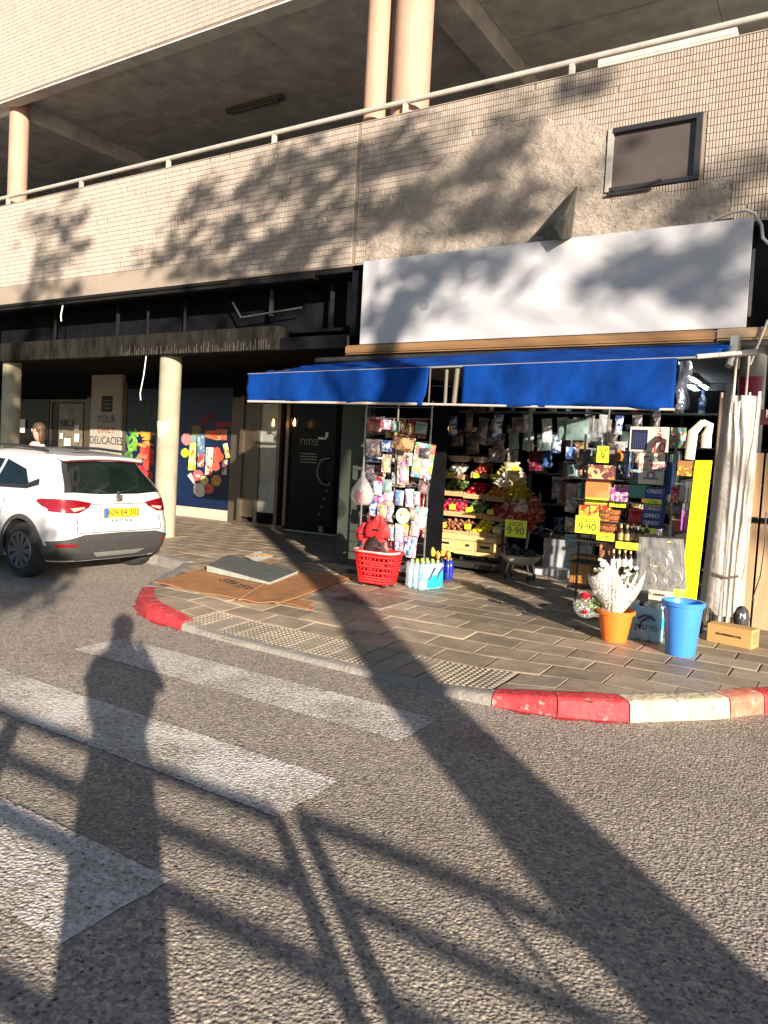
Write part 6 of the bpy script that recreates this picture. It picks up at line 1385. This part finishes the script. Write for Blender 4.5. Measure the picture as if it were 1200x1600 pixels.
for k in range(60):
    a, r_ = rd.uniform(0, 6.28), rd.uniform(0, .2); top = (bb.x+r_*math.cos(a)*.9-.02, bb.y+r_*.5*math.sin(a), bb.z+rd.uniform(.16, .47)); g_.tube([(bb.x, bb.y, .3), top], .003, 4, caps=False)
    for q in range(5): e = Vector((rd.uniform(-1, 1), rd.uniform(-1, 1), rd.uniform(-.4, 1))).normalized()*.014; m.ball(tuple(Vector(top)+e), .013, n=6, m=4)
    y_.ball(top, .008, n=5, m=3)
    for q in range(2):
        c = Vector(top)-Vector((0, 0, .06+.05*q)); d = Vector((rd.uniform(-1, 1), rd.uniform(-1, 1), rd.uniform(0, .8))).normalized()*.05; s_ = d.cross(Vector((0,0,1))).normalized()*.010; g_.add([c, c+d*.5+s_, c+d, c+d*.5-s_], [(0,1,2,3)])
M_green = mat('stem_green', (.10,.22,.04), .5, var=.3)
build('white_petals', m, mat('petal_white', (.70,.66,.62), .6), bq, kind='stuff'); build('stems_and_leaves', g_, M_green, bq, kind='stuff'); build('flower_centres', y_, mat('petal_yellow', (.6,.5,.1), .6), bq, kind='stuff')
m = MB(); m.tube([(bb.x+.02, bb.y-.08, .37), (bb.x+.035, bb.y-.16, .55), (bb.x+.045, bb.y-.20, .72)], [.003, .004, .004], 6); build('ribbon', m, mat('sage_ribbon', (.28,.32,.16), .6), bq, smooth=60)
rs = thing('rose_bunch', 'small red rose bunch in clear wrap hanging off the left of the orange pot', 'flowers', (-1.93, 6.72, .38))
def rose(c, r_, name='rose'):
    m = MB(); c = Vector(c)
    for L_ in range(4):
        for k in range(5):
            a = 2*math.pi*k/5+L_*.7; rr = r_*(.25+.25*L_); 
            def f(u, v, a=a, rr=rr, L_=L_):
                t = a+(u-.5)*1.5; q = rr*(.45+.6*v**.7)+.002*math.sin(u*9); return (c.x+q*math.cos(t), c.y-.25*r_+q*math.sin(t)*.9, c.z+r_*(.9-.25*L_)*(v-.4)*1.2-.02*(1-v)*r_*10*.1)
            m.grid(f, 4, 3)
    return build(name, m, mat('rose_red', (.66,.01,.03), .45, var=.25, scale=30), rs, smooth=80)
rose((-1.915, 6.60, .50), .062, 'rose_bloom'); rose((-1.915, 6.62, .355), .035, 'rose_bloom')
m = MB(); m2 = MB()
for k in range(90):
    a = rd.uniform(0, 6.28); r_ = rd.uniform(.02, .1); p = (-1.91+r_*math.cos(a), 6.66+rd.uniform(-.04, .03), .43+r_*1.2*math.sin(a)); m.ball(p, .005, n=5, m=3)
    if k%4 == 0: m2.tube([(-1.78, 6.7, .40), p], .0018, 3, caps=False)
    if k%3 == 0: d = Vector((rd.uniform(-1, 1), rd.uniform(-.5, .3), rd.uniform(-1, 1))).normalized()*.035; s_ = d.cross(Vector((0,1,0))).normalized()*.008; c = Vector(p); m2.add([c, c+d*.5+s_, c+d, c+d*.5-s_], [(0,1,2,3)])
build('gypsophila', m, mat('petal_white', (.7,.66,.62)), rs, kind='stuff'); build('rose_leaves', m2, M_green, rs, kind='stuff')
m = MB(); m.grid(lambda u, v: (-1.91+.13*math.cos(6.28*u)*(1-.25*v)+.13*v*v, 6.66+.06*math.sin(6.28*u), .43+.12*math.sin(6.28*u)*(1-.6*v)-.02*v), 20, 6); build('clear_wrap', m, M_film, rs, smooth=60)

# ---------------- wrapped bundle of poles tied to the pillar, carton on the ground
pbn = thing('pole_bundle', 'tall bundle of pale poles wrapped in torn plastic against the pillar', 'bundle', (-1.03, 8.2, SID))
rd = random.Random(17)
M_pol = [mat('pole_ivory', (.55,.49,.40), .4, var=.15, scale=6, stretch=(1,1,.2)), mat('pole_pink_grey', (.40,.33,.30), .4, var=.2, scale=6, stretch=(1,1,.2)), mat('pole_white', (.66,.63,.58), .35, var=.1, scale=6, stretch=(1,1,.2)), mat('pole_brown', (.2,.13,.09), .5, var=.3, scale=8, stretch=(1,1,.2))]
for k in range(13):
    x = -1.19+.026*k; y = 8.12+.05*(k%3)+rd.uniform(-.01, .01); lean = rd.uniform(-.015, .015); zt = rd.uniform(2.15, 2.45) if k not in (4, 8) else 2.85
    m = MB(); m.cyl((x+lean, y, SID+rd.uniform(.0, .04)), (x-lean+.04, y+.05, zt), rd.uniform(.011, .019), n=8); build('pole', m, M_pol[rd.choice([0,0,2,2,1,3])], pbn, smooth=50)
def wr(u, v):
    a = R(180+180*u); x = -1.02+.045*v+.19*math.cos(a)*(1-.12*v); y = 8.2+.13*math.sin(a); y += .018*math.sin(u*40+3*noise.noise(Vector((u*3, v*2, 0)))*3); return (x+.008*noise.noise(Vector((u*9, v*14, 3))), y, SID+.12+2.15*v)
m = MB(); m.grid(wr, 60, 40); build('plastic_wrap', m, clear_plastic('milky_wrap', (.75,.72,.68), .18, .38), pbn, smooth=80)
m = MB(); m.tube([(-1.21, 8.08, .68), (-1.1, 8.03, .665), (-.98, 8.04, .63), (-.88, 8.06, .66)], .012, 6); build('tie_cord', m, mat('brown_cord', (.12,.08,.06), .7), pbn, smooth=60)
x0, x1, z0, z1 = rect(1140, 586, 1177, 632, 8.6); m = MB(); m.grid(lambda u, v: (-.96+.138*math.cos(R(185+130*u)), 8.85+.138*math.sin(R(195+110*u)), z1+(z0-z1)*v-(.05*u*v)), 12, 4); build('red_wrap', m, mat('crimson_film', (.25,.01,.05), .35), pbn, smooth=60)
cb = thing('cardboard_box', 'long brown carton lying in front of the wrapped poles', 'box', (-.82, 7.4, SID)); bm_ = MB().box(-.19, -.09, 0, .19, .09, .165)
o = build('box_body', bm_, mat('kraft_carton', (.50,.29,.10), .8, var=.08), cb, shift=False, bevel=.003); build('tape', MB().box(-.191, -.02, .16, .191, .02, .167), mat('tan_tape', (.42,.26,.1), .4), cb, shift=False)
tx = text(cb, 'ALLUMINIUM FOIL', (0, 0, 0), .027, M_ink); tx.location = (0, -.0925, .085); build('barcode_label', MB().box(.1905, -.06, .03, .192, .06, .14), mat('dim_label', (.3,.2,.1), .6), cb, shift=False); cb.rotation_euler.z = R(-14)
bl_ = thing('plastic_bag', 'crumpled dark bag with a white letter beside the carton', 'bag', (-.62, 7.75, SID)); m = MB(); m.ball((-.80, 7.78, .30), .07, .07, .12, 14, 10, jit=.12); build('bag_body', m, mat('dark_foil_bag', (.05,.05,.05), .3), bl_, smooth=60); text(bl_, 'M', (-.78, 7.69, .34), .07, M_inkw)
# timber boards leaning at the right edge
for i, (x, w_, c_) in enumerate([(-.98,.20,(.40,.26,.14)), (-.76,.16,(.44,.29,.16)), (-.58,.22,(.36,.24,.14)), (-.34,.3,(.30,.2,.12))]):
    t = thing('timber_board', f'pale timber board leaning on the wall at the right edge, {["nearest the poles","second from the poles","third from the poles","fourth from the poles"][i]}', 'board', (x, 8.3, SID)); m = MB(); m.obox((x+w_/2, 8.42, 1.0), (w_, .03, 1.75), Matrix.Rotation(R(-7), 3, 'X')); build('board', m, mat('timber_%d' % i, c_, .7, var=.25, scale=4, bump=.003, stretch=(1,1,.15)), t, bevel=.003)
    m = MB(); m.obox((x+w_/2, 8.39, 1.2), (w_, .02, .05), Matrix.Rotation(R(-7), 3, 'X')); build('batten', m, M_dark, t)
sn = thing('red_sign', 'dark red banner with pale letters high at the right edge', 'sign', (-.4, 8.5, 2.1)); x0, x1, z0, z1 = rect(1188, 640, 1240, 664, 8.4); build('banner', MB().box(x0, 8.4, z0, x1, 8.41, z1), mat('dark_red_banner', (.07,.012,.015), .5), sn); text(sn, 'RED', ((x0+x1)/2, 8.395, (z0+z1)/2+.03), .11, M_paper)
m = MB(); m.tube([at(1197, 800, 8.0), at(1195, 850, 8.0), at(1188, 900, 8.0), at(1175, 938, 8.0)], .006, 5); tag(build('black_cable', m, M_black, smooth=60), 'thin black cable hanging in front of the timber at the right edge', 'cable')

# ---------------- flattened cardboard, panel, paper, manhole
def sheet(pts, z, th, mt, name, label, cat, group=None, warp=.02, parts=None):
    c = [gnd(x, y, z) for x, y in pts]; cx = sum((p for p in c), Vector())/len(c); t = thing(name, label, cat, (cx.x, cx.y, z), group)
    A1, B1, C1, D1 = c; m = MB(); nu, nv = 16, 10
    def f(off):
        def g(u, v):
            p = A1.lerp(B1, u).lerp(D1.lerp(C1, u), v); q = warp*(noise.noise(Vector((u*3, v*3, z*40)))+.3)*((abs(u-.5)*2)**2+(abs(v-.5)*2)**2)*.7
            return (p.x, p.y, z+off+max(0, q))
        return g
    m.grid(f(th), nu, nv); 
    for E_ in ([(i/nu, 0) for i in range(nu+1)], [(i/nu, 1) for i in range(nu+1)], [(0, j/nv) for j in range(nv+1)], [(1, j/nv) for j in range(nv+1)]):
        k = len(E_); m.add([f(th)(u, v) for u, v in E_]+[f(0)(u, v) for u, v in E_], [(i, i+1, k+i+1, k+i) for i in range(k-1)])
    m.grid(f(0), nu, nv); build('sheet', m, mt, t, smooth=30); return t, A1, B1, C1, D1
G2 = 'flattened cardboard sheets'
sheet([(410,872),(552,904),(487,957),(300,905)], .085, .008, M_card, 'cardboard_sheet', 'flattened brown carton, lowest sheet with its corner towards the street', 'cardboard', G2)
sheet([(420,880),(556,902),(478,952),(330,920)], .105, .008, M_card, 'cardboard_sheet', 'flattened brown carton, second sheet from the ground', 'cardboard', G2, .03)
t, *_ = sheet([(326,888),(440,895),(370,938),(240,912)], .125, .009, M_card, 'cardboard_sheet', 'flattened brown carton with black block lettering, left sheet on top', 'cardboard', G2, .02)
c = gnd(368, 913, .14); tt = text(t, 'STAYER', (c.x, c.y, .142), .2, M_ink, rot=(0,0,-22)); 
a1, b1 = gnd(331, 918, .141), gnd(393, 909, .141)
sheet([(440,894),(552,902),(436,946),(372,938)], .135, .009, M_card, 'cardboard_sheet', 'flattened brown carton, right sheet on top beside the red basket', 'cardboard', G2, .02)
m = MB(); q = [gnd(x, y, .15) for x, y in ((440,893),(372,937))]; m.bar(tuple(q[0]), tuple(q[1]), .006, .004); build('fold_line', m, mat('fold_pale', (.6,.38,.18), .8), t)
pts = [gnd(323, 890, .17), gnd(356, 873, .17), gnd(466, 893, .17), gnd(421, 913, .15)]; t = thing('foam_panel', 'thick grey-green insulation panel lying on the cardboard', 'panel', (pts[0].x, pts[0].y, .15))
zt = [.225, .225, .18, .175]; m = MB(); m.add([(p.x, p.y, z) for p, z in zip(pts, zt)]+[(p.x, p.y, .148) for p in pts], [(0,1,2,3),(7,6,5,4)]); build('panel_top', m, mat('grey_green_face', (.10,.115,.10), .8, var=.2, scale=9, dirt=.3, dcol=(.1,.09,.08)), t)
m = MB(); m.add([(p.x, p.y, z-.002) for p, z in zip(pts, zt)]+[(p.x, p.y, .146) for p in pts], [(i, (i+1)%4, 4+(i+1)%4, 4+i) for i in range(4)]); build('panel_edge', m, mat('foam_edge', (.34,.36,.31), .8), t)
t = thing('food_scraps', 'scraps of food on crumpled white paper behind the panel', 'litter', tuple(gnd(403, 870)))
m = MB(); a, b, c_, d = gnd(382,870,.15), gnd(405,862,.15), gnd(429,870,.15), gnd(402,879,.15); m.grid(lambda u, v: tuple(a.lerp(b, u).lerp(d.lerp(c_, u), v)+Vector((0, 0, .012*noise.noise(Vector((u*5, v*5, 0)))+.006))), 10, 8); build('paper', m, M_paper, t, smooth=40)
rd = random.Random(4); m = MB()
for k in range(12): p = a.lerp(c_, rd.uniform(.3, .75))+Vector((rd.uniform(-.06, .06), rd.uniform(-.12, .12), .02)); m.ball(tuple(p), .028, .028, .014, 7, 5, jit=.3)
build('crumbs', m, mat('toast', (.32,.17,.05), .8, var=.4, scale=20), t, kind='stuff')
q = [gnd(x, y, .135) for x, y in ((562,921),(651,937),(597,955),(505,936))]; t = thing('manhole_cover', 'rusty square manhole cover set in the paving below the basket', 'manhole cover', (q[0].x, q[0].y, SID)); cx = (q[0].x+q[2].x)/2; cy = (q[0].y+q[2].y)/2
zc = sz(cx, cy); build('cover_plate', MB().box(cx-.30, cy-.30, zc-.02, cx+.30, cy+.30, zc+.006), mat('rusty_iron', (.17,.115,.085), .7, var=.3, scale=12), t, bevel=.004)
m = MB()
for i in range(14):
    for j in range(14): m.box(cx-.28+i*.04, cy-.28+j*.04, zc+.006, cx-.28+i*.04+.024, cy-.28+j*.04+.024, zc+.010)
build('cover_studs', m, mat('rusty_iron', (.17,.115,.085)), t, kind='stuff')
m = MB(); m.box(cx-.33, cy-.33, zc-.02, cx-.302, cy+.33, zc+.005); m.box(cx+.302, cy-.33, zc-.02, cx+.33, cy+.33, zc+.005); m.box(cx-.302, cy-.33, zc-.02, cx+.302, cy-.302, zc+.005); m.box(cx-.302, cy+.302, zc-.02, cx+.302, cy+.33, zc+.005); build('cover_frame', m, M_kgrey, t)

# ================================================================ PEOPLE
def figure(name, label, J, E_, loc, rz, colf, mats, hair=None, sc_=1.0):
    """one continuous skinned body from joints J {name:(x,y,z,r[,r2])} and edges"""
    t = thing(name, label, 'person', loc); me = bpy.data.meshes.new('body'); ks = list(J); idx = {k: i for i, k in enumerate(ks)}
    me.from_pydata([J[k][:3] for k in ks], [(idx[a], idx[b]) for a, b in E_], []); o = bpy.data.objects.new('body', me); C.objects.link(o)
    md = o.modifiers.new('k', 'SKIN'); sv = me.skin_vertices[0].data
    for k in ks: r_ = J[k][3]; sv[idx[k]].radius = (r_, J[k][4] if len(J[k]) > 4 else r_)
    sv[idx['pelvis']].use_root = True; o.modifiers.new('s', 'SUBSURF').levels = 2; o.modifiers['s'].render_levels = 2
    dg = bpy.context.evaluated_depsgraph_get(); dg.update(); nm = bpy.data.meshes.new_from_object(o.evaluated_get(dg)); o.modifiers.clear(); o.data = nm
    nm.materials.clear()
    for m_ in mats: nm.materials.append(m_)
    for p in nm.polygons: p.material_index = colf(p.center); p.use_smooth = True
    o.parent = t; t.rotation_euler.z = rz; t.scale = (sc_,)*3; o['_w'] = (0., 0., 0.); return t, o
def body(arms, female=False):
    J = {'pelvis':(0,0,.95,.15,.11),'waist':(0,0,1.10,.13,.10),'chest':(0,0,1.28,.165,.115),'shl':(0,0,1.41,.11,.08),'neck':(0,.01,1.49,.05),'head0':(0,.02,1.56,.065,.075),'head1':(0,.015,1.645,.078,.095),'head2':(0,.01,1.72,.05,.06)}
    E_ = [('pelvis','waist'),('waist','chest'),('chest','shl'),('shl','neck'),('neck','head0'),('head0','head1'),('head1','head2')]
    for s, sg in (('l',1),('r',-1)):
        J['hip'+s] = (sg*.10,0,.88,.095); J['kn'+s] = (sg*.11,.02,.50,.06); J['an'+s] = (sg*.115,-.02,.09,.04); J['to'+s] = (sg*.13,.15,.04,.036); J['he'+s] = (sg*.115,-.05,.045,.036)
        E_ += [('pelvis','hip'+s),('hip'+s,'kn'+s),('kn'+s,'an'+s),('an'+s,'to'+s),('an'+s,'he'+s)]
        sh, el, wr_, ha = arms[s]; J['sh'+s] = (*sh,.06); J['el'+s] = (*el,.042); J['wr'+s] = (*wr_,.027); J['pa'+s] = (*ha,.034,.02)
        E_ += [('shl','sh'+s),('sh'+s,'el'+s),('el'+s,'wr'+s),('wr'+s,'pa'+s)]
        hd = (Vector(ha)-Vector(wr_)).normalized(); sd = hd.cross(Vector((0,0,1)));
        sd = sd.normalized() if sd.length > .01 else Vector((1,0,0))
        up_ = sd.cross(hd).normalized()
        for f in range(4):
            b = Vector(ha)+hd*.02+up_*(.024-.016*f); m1 = b+hd*(.035+.004*(f in (1,2))); m2 = m1+hd*.02+sd*(-sg*.018)
            J[f'f{f}a'+s] = (*b,.009); J[f'f{f}b'+s] = (*m1,.0085); J[f'f{f}c'+s] = (*m2,.0075); E_ += [('pa'+s,f'f{f}a'+s),(f'f{f}a'+s,f'f{f}b'+s),(f'f{f}b'+s,f'f{f}c'+s)]
        b = Vector(wr_)+hd*.03+up_*.03; m1 = b+hd*.03+up_*.022; J['tha'+s] = (*b,.011); J['thb'+s] = (*m1,.009); E_ += [('wr'+s,'tha'+s),('tha'+s,'thb'+s)]
    return J, E_
M_navyc = mat('dark_shirt', (.04,.045,.06), .8); M_pants = mat('dark_trousers', (.03,.03,.035), .8); M_shoe = mat('shoe', (.05,.04,.035), .6); M_hair = mat('dark_hair', (.03,.018,.01), .6); M_wtop = mat('white_top', (.68,.64,.60), .7)
def head_bits(t, hairmat, long=False, cap=False):
    m = MB(); m.ball((0, -.012, 1.672), .094, .112, .10, 18, 12, jit=.02); 
    m.v = [(x, min(y, .055) if z < 1.69 else y, z) for x, y, z in m.v]
    if long: m.ball((0, -.07, 1.55), .09, .05, .14, 12, 8, jit=.08)
    if cap: m.ball((0, -.01, 1.74), .05, .06, .045, 10, 6)
    build('hair', m, hairmat, t, smooth=70, shift=False)
    for sg in (1, -1):
        m = MB(); m.ball((sg*.032, .096, 1.655), .011, .006, .007, 8, 5); build('eye', m, M_inkw, t, smooth=60, shift=False)
        m = MB(); m.ball((sg*.084, .01, 1.64), .008, .02, .03, 8, 5); build('ear', m, M_skin, t, smooth=60, shift=False)
    m = MB(); m.ball((0, .112, 1.63), .011, .016, .022, 8, 6); build('nose', m, M_skin, t, smooth=60, shift=False)
    m = MB(); m.ball((0, .098, 1.59), .022, .006, .006, 8, 5); build('mouth', m, mat('lips', (.35,.12,.1), .5), t, smooth=60, shift=False)
# photographer holding a phone up, just behind the picture
arms = {'l':((.18,0,1.40),(.25,.06,1.23),(.12,.22,1.36),(.075,.26,1.42)), 'r':((-.18,0,1.40),(-.25,.06,1.23),(-.12,.22,1.36),(-.075,.26,1.42))}
J, E_ = body(arms)
def cf(p):
    if p.z < .10: return 3
    if p.z < 1.0: return 2
    if p.z > 1.47 and abs(p.x) < .12 and p.y < .2: return 0
    if p.y > .2: return 0
    return 1
pht, _o = figure('person', 'person in dark clothes holding up a phone on the road, casting the long shadow', J, E_, (.265, -.215, 0), YAW, cf, [M_skin, M_navyc, M_pants, M_shoe], sc_=1.0)
head_bits(pht, M_hair, cap=True, long=True)
m = MB(); m.grid(lambda u, v: ((.128+.095*ss(.70, .86, v))*math.cos(6.2832*u), (.115+.02*v)*math.sin(6.2832*u)+.004*math.sin(u*60)*(1-v), .16+1.22*v), 40, 24); build('long_coat', m, M_navyc, pht, smooth=60, shift=False)
m = MB(); m.grid(lambda u, v: ((.045+.15*(1-v)**1.2)*math.cos(6.2832*u), -.035+(.05+.05*(1-v))*math.sin(6.2832*u), 1.36+.28*v), 24, 8); build('hood', m, M_navyc, pht, smooth=60, shift=False)
ph = thing('phone', 'dark smartphone held up in both hands', 'phone', (.04, -.062, 1.5)); ph.rotation_euler.z = YAW; build('phone_body', MB().box(-.04, -.006, -.06, .04, .003, .085), M_black, ph, shift=False, bevel=.003); build('phone_screen', MB().box(-.036, -.0075, -.055, .036, -.0062, .08), M_glass, ph, shift=False)
# woman in white behind the car
arms = {'l':((.16,0,1.40),(.22,.03,1.14),(.16,.18,1.02),(.14,.24,1.02)), 'r':((-.16,0,1.40),(-.22,.0,1.14),(-.2,.1,.92),(-.2,.14,.86))}
J, E_ = body(arms)
def cf2(p):
    if p.z < .10: return 3
    if p.z < .98: return 2
    if p.z > 1.44 or abs(p.x) > .185 or p.y > .14: return 0
    return 1
wm, _o = figure('person', 'woman in a white top walking past the deli behind the car', J, E_, (-11.75, 7.85, SID), R(115), cf2, [M_skin, M_wtop, M_pants, M_shoe], sc_=1.02)
head_bits(wm, mat('brown_hair', (.07,.035,.02), .6), long=True)
bgm = MB(); bgm.tube([(.12, .08, 1.42), (.0, .14, 1.2), (-.18, .1, 1.0)], .012, 6); build('bag_strap', bgm, mat('brown_strap', (.12,.06,.03), .6), wm, smooth=60, shift=False)

# ================================================================ street rail behind the photographer
gr = thing('guard_rail', 'painted steel pedestrian guard rail behind the photographer', 'railing', (1.6, -.43, 0)); FY0 = -.43
M_gr = mat('guard_rail_paint', (.25,.25,.24), .5)
def zr(ys): return (ys-FY0)/.64*TE
for xa, xb in ((-4.4, -2.42), (-2.3, -.40), (-.36, 1.57)):
    for ysd in (2.60, 2.23, 1.90, 1.28): m = MB(); m.cyl((xa, FY0, zr(ysd)), (xb, FY0, zr(ysd)), .03 if ysd > 2.5 else .026, n=8); build('rail_bar', m, M_gr, gr, smooth=50)
    for x in (xa, xb): m = MB(); m.cyl((x, FY0, 0), (x, FY0, zr(2.61)), .036, n=10); build('rail_post', m, M_gr, gr, smooth=50)
m = MB(); m.tube([(1.75, FY0, zr(2.66)), (2.3, FY0, zr(2.64)), (2.85, FY0, zr(2.60)), (3.15, FY0, zr(2.4)), (3.3, FY0, zr(2.1)), (3.4, FY0, .3), (3.42, FY0, 0)], .028, 8); build('rail_bar', m, M_gr, gr, smooth=60)
m = MB(); m.tube([(1.75, FY0, zr(2.26)), (2.3, FY0, zr(2.22)), (3.2, FY0, zr(2.18))], .024, 8); build('rail_bar', m, M_gr, gr, smooth=60)
m = MB(); m.tube([(1.75, FY0, zr(1.9)), (2.4, FY0, zr(1.88)), (3.3, FY0, zr(1.8))], .022, 8); build('rail_bar', m, M_gr, gr, smooth=60)
m = MB(); m.cyl((1.74, FY0, 0), (1.74, FY0, zr(2.67)), .036, n=10); build('rail_post', m, M_gr, gr, smooth=50); m = MB(); m.cyl((2.64, FY0, 0), (2.58, FY0, zr(2.6)), .014, n=8); build('rail_post', m, M_gr, gr, smooth=50)

# ================================================================ trees behind the photographer
def leafcloud(blobs, seed, size=.11):
    rd = random.Random(seed); m = MB()
    for (cx, cy, cz, rx, ry, rz_, n) in blobs:
        for k in range(n):
            while True:
                p = Vector((rd.uniform(-1, 1), rd.uniform(-1, 1), rd.uniform(-1, 1)))
                if p.length < 1: break
            c = Vector((cx+p.x*rx, cy+p.y*ry, cz+p.z*rz_)); s = rd.uniform(.08, .18)
            for q in range(16):
                o = c+Vector((rd.gauss(0, s), rd.gauss(0, s), rd.gauss(0, s*.8))); a = Vector((rd.uniform(-1, 1), rd.uniform(-1, 1), rd.uniform(-1, 1))).normalized(); b = a.cross(Vector((rd.uniform(-1, 1), rd.uniform(-1, 1), rd.uniform(-1, 1)))).normalized(); L_ = size*rd.uniform(.6, 1.3)
                m.add([o-a*L_, o+b*L_*.45, o+a*L_, o-b*L_*.45], [(0,1,2,3)])
    return m
def back(X, Z, t, Y=8.6): return (X+SX*t, Y+SY*t, Z+TE*t)     # walk from a point of the front back along the sun's ray
def tree(label, base, top, r0, r1, blobs, seed, size=.11, branches=()):
    t = thing('street_tree', label, 'tree', base); m = MB(); k = 12
    m.tube([(base[0]+(top[0]-base[0])*i/k+.05*math.sin(i*1.3)*(i > 1), base[1]+(top[1]-base[1])*i/k, base[2]+(top[2]-base[2])*i/k) for i in range(k+1)], [r0+(r1-r0)*i/k for i in range(k+1)], 12); build('trunk', m, M_bark, t, smooth=60)
    for c in blobs:
        s = Vector(base).lerp(Vector(top), random.uniform(.55, .9)); e = Vector(c[:3]); mid = s.lerp(e, .5)+Vector((0, 0, .3)); m = MB(); m.tube([s, mid, e], [.035, .018, .008], 6); build('limb', m, M_bark, t, smooth=60)
    build('crown', leafcloud(blobs, seed, size), M_leaf, t, kind='stuff')
def bl(X, Z, t, rx, rz_, n, Y=8.6):
    c = back(X, Z, t, Y); return (c[0], c[1], c[2], rx, .9, rz_, n)
tree('leaning street tree behind the photographer, nearest the guard rail', (5.17, -2.6, 0), (6.6, -1.25, 7.2), .29, .12,
    [bl(-9.2, 4.9, 17, .4, .35, 9), bl(-8.4, 4.6, 17.5, .6, .4, 17), bl(-8.5, 5.5, 17.5, .45, .25, 10), bl(-7.3, 5.4, 17, .7, .5, 24), bl(-6.5, 4.7, 17, .7, .45, 22), bl(-5.9, 5.6, 17, .5, .35, 12), bl(-7.3, 4.6, 17, .4, .35, 10)], 1)
tree('taller street tree further along behind the photographer', (15.6, -4.3, 0), (14.4, -4.2, 8.0), .25, .10,
    [bl(-4.8, 5.0, 21, .8, .45, 26), bl(-3.7, 4.75, 21, .6, .25, 13), bl(-3.7, 5.85, 21, .8, .08, 9), bl(-5.3, 3.9, 22, .35, .2, 9), bl(-4.8, 3.55, 22, .5, .18, 10), bl(-4.4, 4.0, 22, .25, .12, 5), bl(-1.9, 3.8, 22, .36, .2, 18), bl(-1.45, 3.5, 22, .28, .15, 10), bl(-1.1, 4.7, 22, .3, .3, 11), bl(-.3, 4.3, 22, .4, .5, 14)], 2)
tree('unseen slim tree added to cast the narrow upright shadow on the parapet', (8.9, -13.5, 0), (5.6, -6.9, 10.8), .2, .05,  # invented tree; its leaf column is shaped for that shadow
    [bl(-12.55, 5.6, 22, .10, .4, 9), bl(-12.6, 4.8, 22, .10, .5, 11), bl(-12.7, 4.2, 22, .2, .2, 6)], 3)
c1 = (-8.9+SX*16, 4.3+SY*16, TE*16)  # unseen crown placed to shade road, car flank and far left pillar
tree('unseen low tree added to shade the road and the car flank', (6.8, -9.4, 0), (4.2, -6.6, 4.2), .16, .09, [(c1[0]-.1, c1[1]-.1, c1[2]+.05, 1.7, 1.9, .55, 620), (c1[0]-1.3, c1[1]-.9, c1[2]+.75, 1.1, 1.1, .7, 380), bl(-14.0, 2.2, 20, .3, .8, 60)], 4)
